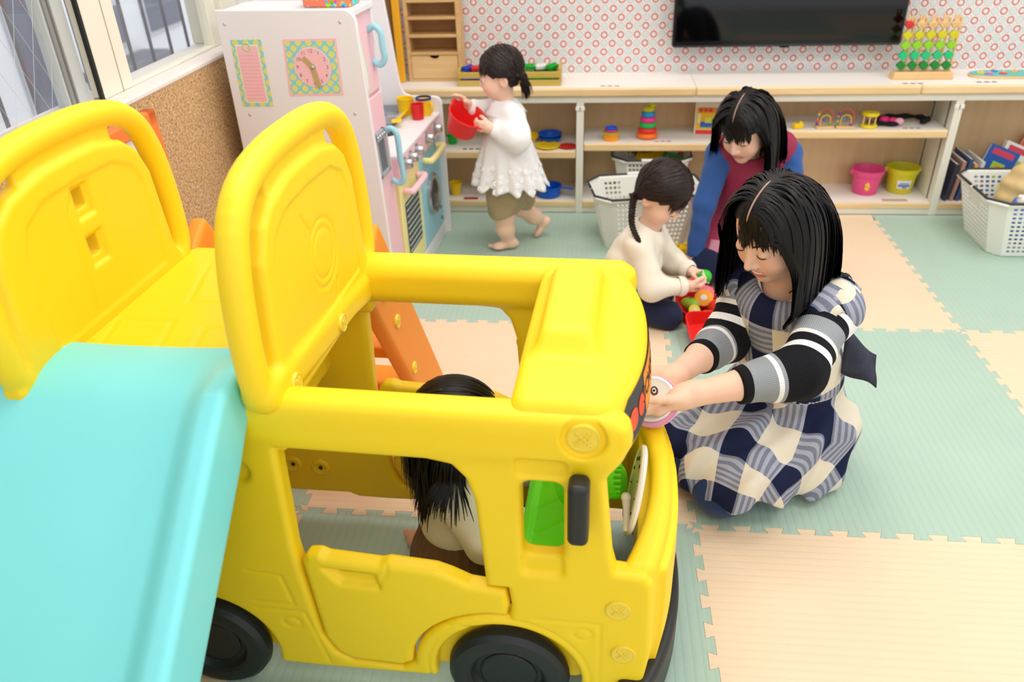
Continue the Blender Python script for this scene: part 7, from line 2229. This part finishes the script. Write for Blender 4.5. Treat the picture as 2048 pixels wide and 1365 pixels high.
# flared lace tunic
def lace_mat():
    m = mat('lace', (246, 245, 244), .8, .2); g = NT(m); b_ = m.node_tree.nodes['Principled BSDF']
    a = g.n('Attribute', attribute_name='pcoord'); sp = g.n('SeparateXYZ'); g.l(a.outputs['Vector'], sp.inputs[0])
    v = g.n('TexVoronoi'); v.inputs['Scale'].default_value = 1; cb = g.n('CombineXYZ'); g.l(g.m('MULTIPLY', sp.outputs[0], 34), cb.inputs[0]); g.l(g.m('MULTIPLY', sp.outputs[1], 34), cb.inputs[1]); g.l(cb.outputs[0], v.inputs['Vector'])
    fl = g.m('LESS_THAN', v.outputs['Distance'], .30)
    t = sp.outputs[1]          # metres below the waist
    dens = g.n('MapRange'); dens.inputs[1].default_value = .03; dens.inputs[2].default_value = .19; dens.inputs[3].default_value = .0; dens.inputs[4].default_value = 1; g.l(t, dens.inputs[0])
    al = g.m('MINIMUM', 1, g.m('ADD', .93, g.m('MULTIPLY', g.m('MULTIPLY', fl, dens.outputs[0]), .07)))
    g.l(al, b_.inputs['Alpha'])
    bp = g.n('Bump'); bp.inputs['Strength'].default_value = .8; bp.inputs['Distance'].default_value = .003; g.l(fl, bp.inputs['Height']); g.l(bp.outputs[0], b_.inputs['Normal'])
    g.l(g.mix(g.m('MULTIPLY', fl, dens.outputs[0]), lin((244, 243, 243)), lin((254, 254, 254))), b_.inputs['Base Color'])
    return m
v = []; f = []; pc = []; nA, nT = 120, 20
for i in range(nA):
    a = 2 * math.pi * i / nA
    for j in range(nT + 1):
        t = j / nT
        r = .076 + .062 * t ** .8 + (.004 + .012 * t) * math.sin(a * 13 + .6 * math.sin(a * 3)) * t
        hem = .205 + (.008 * math.sin(a * 13) + .012 * abs(math.sin(a * 9)))
        v.append((-.615 + .008 * t - r * math.cos(a) * 1.06 - t4.off[0], .643 + r * math.sin(a) - t4.off[1], .505 - hem * t + .03 * t * math.cos(a) * .4)); pc.append((a * .12, t * .20, 0))
for i in range(nA):
    k = (i + 1) % nA
    for j in range(nT): f.append((i * (nT + 1) + j, i * (nT + 1) + j + 1, k * (nT + 1) + j + 1, k * (nT + 1) + j))
me = pymesh('tunic', v, f); at = me.attributes.new('pcoord', 'FLOAT_VECTOR', 'POINT'); at.data.foreach_set('vector', np.array(pc, F32).ravel())
o = link('lace_tunic', me, lace_mat(), t4.root); md = o.modifiers.new('thick', 'SOLIDIFY'); md.thickness = .002
# lace flowers along the hem, in relief
rg = random.Random(9); M_FLW = mat('lace_flower', (252, 252, 252), .8)
fm = MB()
for k in range(5):
    a = k * 1.2566; fm.ball((.0055 * math.cos(a), .0055 * math.sin(a), 0), (.0045, .0045, .0016), 8, 6)
fme = pymesh('lace_flower', fm.v, fm.f)
for i in range(nA):
    if i % 3: continue
    for j in (nT - 1, nT - 4, nT - 8):
        if rg.random() < (.1 if j == nT - 1 else .35): continue
        p = Vector(v[i * (nT + 1) + j]); a = 2 * math.pi * i / nA
        o = link('lace_flower', fme, M_FLW, t4.root); nrm = Vector((-math.cos(a), math.sin(a), .25)).normalized()
        o.location = p + nrm * .003; o.rotation_euler = nrm.to_track_quat('Z', 'Y').to_euler(); o.scale = [.8 + .5 * rg.random()] * 3
# hair
rng = np.random.default_rng(12)
hair_cap(t4, h4, M_HAIRB, (0, .066, .036), (0, .78, -.62), .008, .0045, ears=True)
tA, tB = h4.world([(-.062, -.070, -.010)])[0], h4.world([(.062, -.070, -.010)])[0]
rq = scalp(h4, 1100, rng, lambda q: ~((q[:, 1] > .045) & (q[:, 2] < .07)) & (q[:, 2] > -.05) & ~((q[:, 1] > -.02) & (q[:, 2] < .012)), 1.08)
sx = np.sign(rq[:, 0]); tg = np.where(sx[:, None] > 0, tB, tA)
S = grow(h4.world(rq), np.stack([sx, -.5 + 0 * sx, -.2 + 0 * sx], 1) @ h4.R.T, 12, np.linalg.norm(tg - h4.world(rq), axis=1) * 1.22 / 12, .0, h4.cranium, .008 + rng.uniform(0, .004, len(rq)), .55, attract=tg, aw=.5)
ribbons(t4, h4, 'combed_hair', clean(h4, S, noear), .0036, M_HAIRB, .6, .12)
rq = scalp(h4, 170, rng, lambda q: (q[:, 1] > .015) & (q[:, 2] > .060) & (np.abs(q[:, 0]) < .064), 1.08)
fringe(t4, h4, rq, rq[:, 0] * 2.5, .0046 + rng.uniform(-.001, .0006, len(rq)), rng, .0032, M_HAIRB)
for tp in (tA, tB):
    MB().tube([tuple(tp - t4.off + np.array([-.004, 0, .002])), tuple(tp - t4.off + np.array([.006, 0, -.002]))], .009, 10).build('hair_tie', M_LASH, t4.root)
    rt_ = tp + rng.normal(0, .004, (70, 3)); dd = np.tile(np.array([.9, 0, -.2]), (70, 1)) + rng.normal(0, .25, (70, 3))
    S = grow(rt_, dd, 9, .0105, .30, lambda P: np.minimum(h4.cranium(P), bl4(P)).astype(F32), .006, .8, jit=.02, rng=rng)
    t4.strands('pigtail', S, .0014, M_HAIRB, .25)
# red bowl in the toddler's hands
rb = empty('red_bowl', (-.775, .60, .555), 0, 'red plastic bowl carried by the toddler', 'bowl'); ax = Vector((.42, -.30, .86))
rb.rotation_euler = ax.to_track_quat('Z', 'Y').to_euler()
M_RB = mat('bowl_red', (232, 40, 38), .32)
MB().lathe([(0, -.045), (.05, -.045), (.056, -.041), (.069, .02), (.072, .036), (.076, .040), (.076, .043), (.071, .043), (.066, .034), (.053, -.038), (0, -.040)], 40).build('bowl_body', M_RB, rb)
MB().prism([(-.018, .070), (.018, .070), (.012, .088), (-.012, .088)], .037, .043, 2, .001).build('bowl_lug', M_RB, rb)
MB().prism([(-.018, -.070), (-.012, -.088), (.012, -.088), (.018, -.070)], .037, .043, 2, .001).build('bowl_lug', M_RB, rb)

# ------------------------------------------------------------------ child inside the bus
c5 = Person((-.56, -1.2, 0), 'child in a cream sweater and brown skirt sitting inside the toy bus')
h5 = Head((-.530, -1.205, .438), frame((.93, .12, -.32)), .94, 'child')
b = Blob()
ch5 = V3(-.535, -1.21, .27)
b.cone(V3(-.555, -1.21, .08), ch5, .065, .062, .04).cone(ch5, V3(-.54, -1.207, .36), .055, .035, .03).cone(V3(-.54, -1.207, .34), V3(-.542, -1.206, .385), .035, .036, .02)
for s_ in (-1, 1):
    sh, el, wr = V3(-.53, -1.21 + s_ * .075, .325), V3(-.47, -1.21 + s_ * .105, .235), V3(-.385, -1.21 + s_ * .07, .275)
    b.cone(ch5, sh, .04, .03, .02).cone(sh, el, .026, .023, .015).cone(el, wr, .022, .017, .015)
    hand(b, wr, V3(.95, 0, .1), V3(.3, 0, -.9), V3(.1, -s_, .3), .09, (.5, .6, .5), .05, (.6, .5, .4), .4, 1.25, .004)
    b.cone(V3(-.56, -1.21 + s_ * .05, .07), V3(-.42, -1.21 + s_ * .08, .06), .045, .04, .02).cone(V3(-.42, -1.21 + s_ * .08, .05), V3(-.58, -1.21 + s_ * .085, .032), .035, .024, .02)
b.cone(V3(-.55, -1.13, .035), V3(-.625, -1.118, .036), .028, .024, .02)
foot(b, V3(-.628, -1.118, .038), V3(-.70, -1.112, .036), .105, up=(0.0, -.45, .85), k=.006)
c5.body(b, h5, (236, 180, 150), .0045, b=.5)
sw5 = Blob(); sw5.cone(V3(-.55, -1.21, .20), V3(-.537, -1.21, .28), .078, .076, .04).cone(V3(-.537, -1.21, .28), V3(-.54, -1.207, .355), .074, .045, .03)
for s_ in (-1, 1):
    sh, el, wr = V3(-.53, -1.21 + s_ * .075, .322), V3(-.47, -1.21 + s_ * .105, .235), V3(-.395, -1.21 + s_ * .075, .272)
    sw5.cone(sh, el, .045, .042, .03).cone(el, wr, .040, .027, .02)
c5.sdf('cream_sweater', lambda P: smax(sw5(P) + folds(P, .003, 60, 1), -sd_cone(P, V3(-.54, -1.207, .34), V3(-.542, -1.206, .44), .036, .046), .005), *bounds(sw5), .005, M_CRM)
sk5 = Blob(); sk5.cone(V3(-.553, -1.21, .195), V3(-.548, -1.21, .06), .070, .105, .03).cone(V3(-.545, -1.21, .09), V3(-.44, -1.21, .06), .10, .085, .04)
def skirt5(P):
    a = np.arctan2(P[:, 1] + 1.21, P[:, 0] + .54); t = np.clip((.18 - P[:, 2]) / .12, 0, 1)
    return smax(smax(sk5(P) + .006 * t * np.sin(a * 17) + .002 * np.sin(a * 31), .012 - P[:, 2], .006), P[:, 2] - .178, .006)
c5.sdf('brown_skirt', skirt5, *bounds(sk5), .0045, cloth('corduroy_brown', (116, 88, 60), .9, .12, 60))
rng = np.random.default_rng(21)
hair_cap(c5, h5, M_HAIR, (0, .066, .036), (0, .78, -.62), .009, .0045)
tk = h5.world([(0, -.095, .030)])[0]
rq = scalp(h5, 800, rng, lambda q: (q[:, 1] < .06) & (q[:, 2] > .0), 1.08); N5 = len(rq)
S = grow(h5.world(rq), np.tile(h5.R @ np.array([0, -1, 0]), (N5, 1)), 12, np.linalg.norm(tk - h5.world(rq), axis=1) * 1.2 / 12, .0, h5.cranium, .009 + rng.uniform(0, .004, N5), .55, attract=np.tile(tk, (N5, 1)), aw=.5)
ribbons(c5, h5, 'combed_hair', S, .0040, M_HAIR, .6, .12)
rt_ = tk + rng.normal(0, .005, (120, 3)); dd = np.tile(h5.R @ np.array([0, -1, .1]), (120, 1)) + rng.normal(0, .22, (120, 3))
S = grow(rt_, dd, 9, .010, .28, lambda P: np.minimum(h5.cranium(P), sw5(P)).astype(F32), .008, .8, jit=.03, rng=rng)
c5.strands('ponytail', S, .0016, M_HAIR, .25)
rq = scalp(h5, 1300, rng, lambda q: (q[:, 1] < .02) & (q[:, 2] < .02) & (q[:, 2] > -.045), 1.07)
S = grow(h5.world(rq), np.stack([rq[:, 0] * 4, -.5 + 0 * rq[:, 0], -1 + 0 * rq[:, 0]], 1) @ h5.R.T, 10, .0128 + rng.uniform(-.006, .005, 1300), .3, lambda P: np.minimum(h5.cranium(P), sw5(P)).astype(F32), .006 + rng.uniform(0, .012, 1300), .7, jit=.03, rng=rng)
ribbons(c5, h5, 'loose_hair', S, .0020, M_HAIR, .3, .15)
MB().tube([tuple(tk - c5.off - h5.R @ np.array([0, -.006, 0])), tuple(tk - c5.off + h5.R @ np.array([0, -.008, 0]))], .013, 12).build('hair_tie', M_LASH, c5.root)

# ------------------------------------------------------------------ panda plate in the woman's hands
pd = empty('panda_plate', (-.138, -1.126, .470), 0, 'white plate with a panda face held by the woman at the bus', 'plate'); nrm = Vector((-.28, -.62, .73)); pd.rotation_euler = (nrm.to_track_quat('Z', 'Y').to_matrix() @ Matrix.Rotation(R_(-60), 3, 'Z')).to_euler()
MB().lathe([(0, -.006), (.040, -.006), (.047, 0), (.048, .002), (.044, .003), (.036, -.001), (0, -.001)], 36).build('plate_body', mat('plate_white', (244, 242, 240), .25), pd)
for s_ in (-1, 1):
    MB().lathe([(.010, .0), (.009, .0012), (0, .0014)], 18, Matrix.Translation((s_ * .016, .008, .000)) @ Matrix.Diagonal((1, .8, 1, 1))).build('eye_patch', mat('panda_brown', (96, 48, 40), .4), pd)
    MB().lathe([(.006, .0012), (.0055, .0022), (0, .0024)], 16, Matrix.Translation((s_ * .016, .008, .000)) @ Matrix.Diagonal((1, .7, 1, 1))).build('eye_white', mat('plate_white', (244, 242, 240), .25), pd)
    MB().lathe([(.0028, .0022), (.0025, .003), (0, .0031)], 12, Matrix.Translation((s_ * .016, .008, .000))).build('pupil', M_LASH, pd)
MB().lathe([(.005, 0), (.0045, .0016), (0, .0018)], 14, Matrix.Translation((0, -.008, 0)) @ Matrix.Diagonal((1, .7, 1, 1))).build('nose_print', M_LASH, pd)
MB().tube([(-.008, -.016, .001), (-.004, -.019, .001), (0, -.016, .001), (.004, -.019, .001), (.008, -.016, .001)], .0009, 6).build('mouth_print', M_LASH, pd)
pk = empty('pink_plate', (-.135, -1.120, .459), 0, 'pink plate under the panda plate in the woman’s hands', 'plate'); pk['label'] = 'pink plate held under the white panda plate'; pk.rotation_euler = pd.rotation_euler
MB().lathe([(0, -.006), (.046, -.006), (.054, 0), (.055, .002), (.050, .003), (0, -.001)], 36).build('plate_body', mat('plate_pink', (244, 170, 200), .3), pk)
MB().tube([(.0535 * math.cos(a), .0535 * math.sin(a), .002) for a in np.linspace(0, 2 * math.pi, 36, endpoint=False)], .0018, 6, closed=True).build('plate_rim', mat('plate_pink', (244, 170, 200), .3), pk)
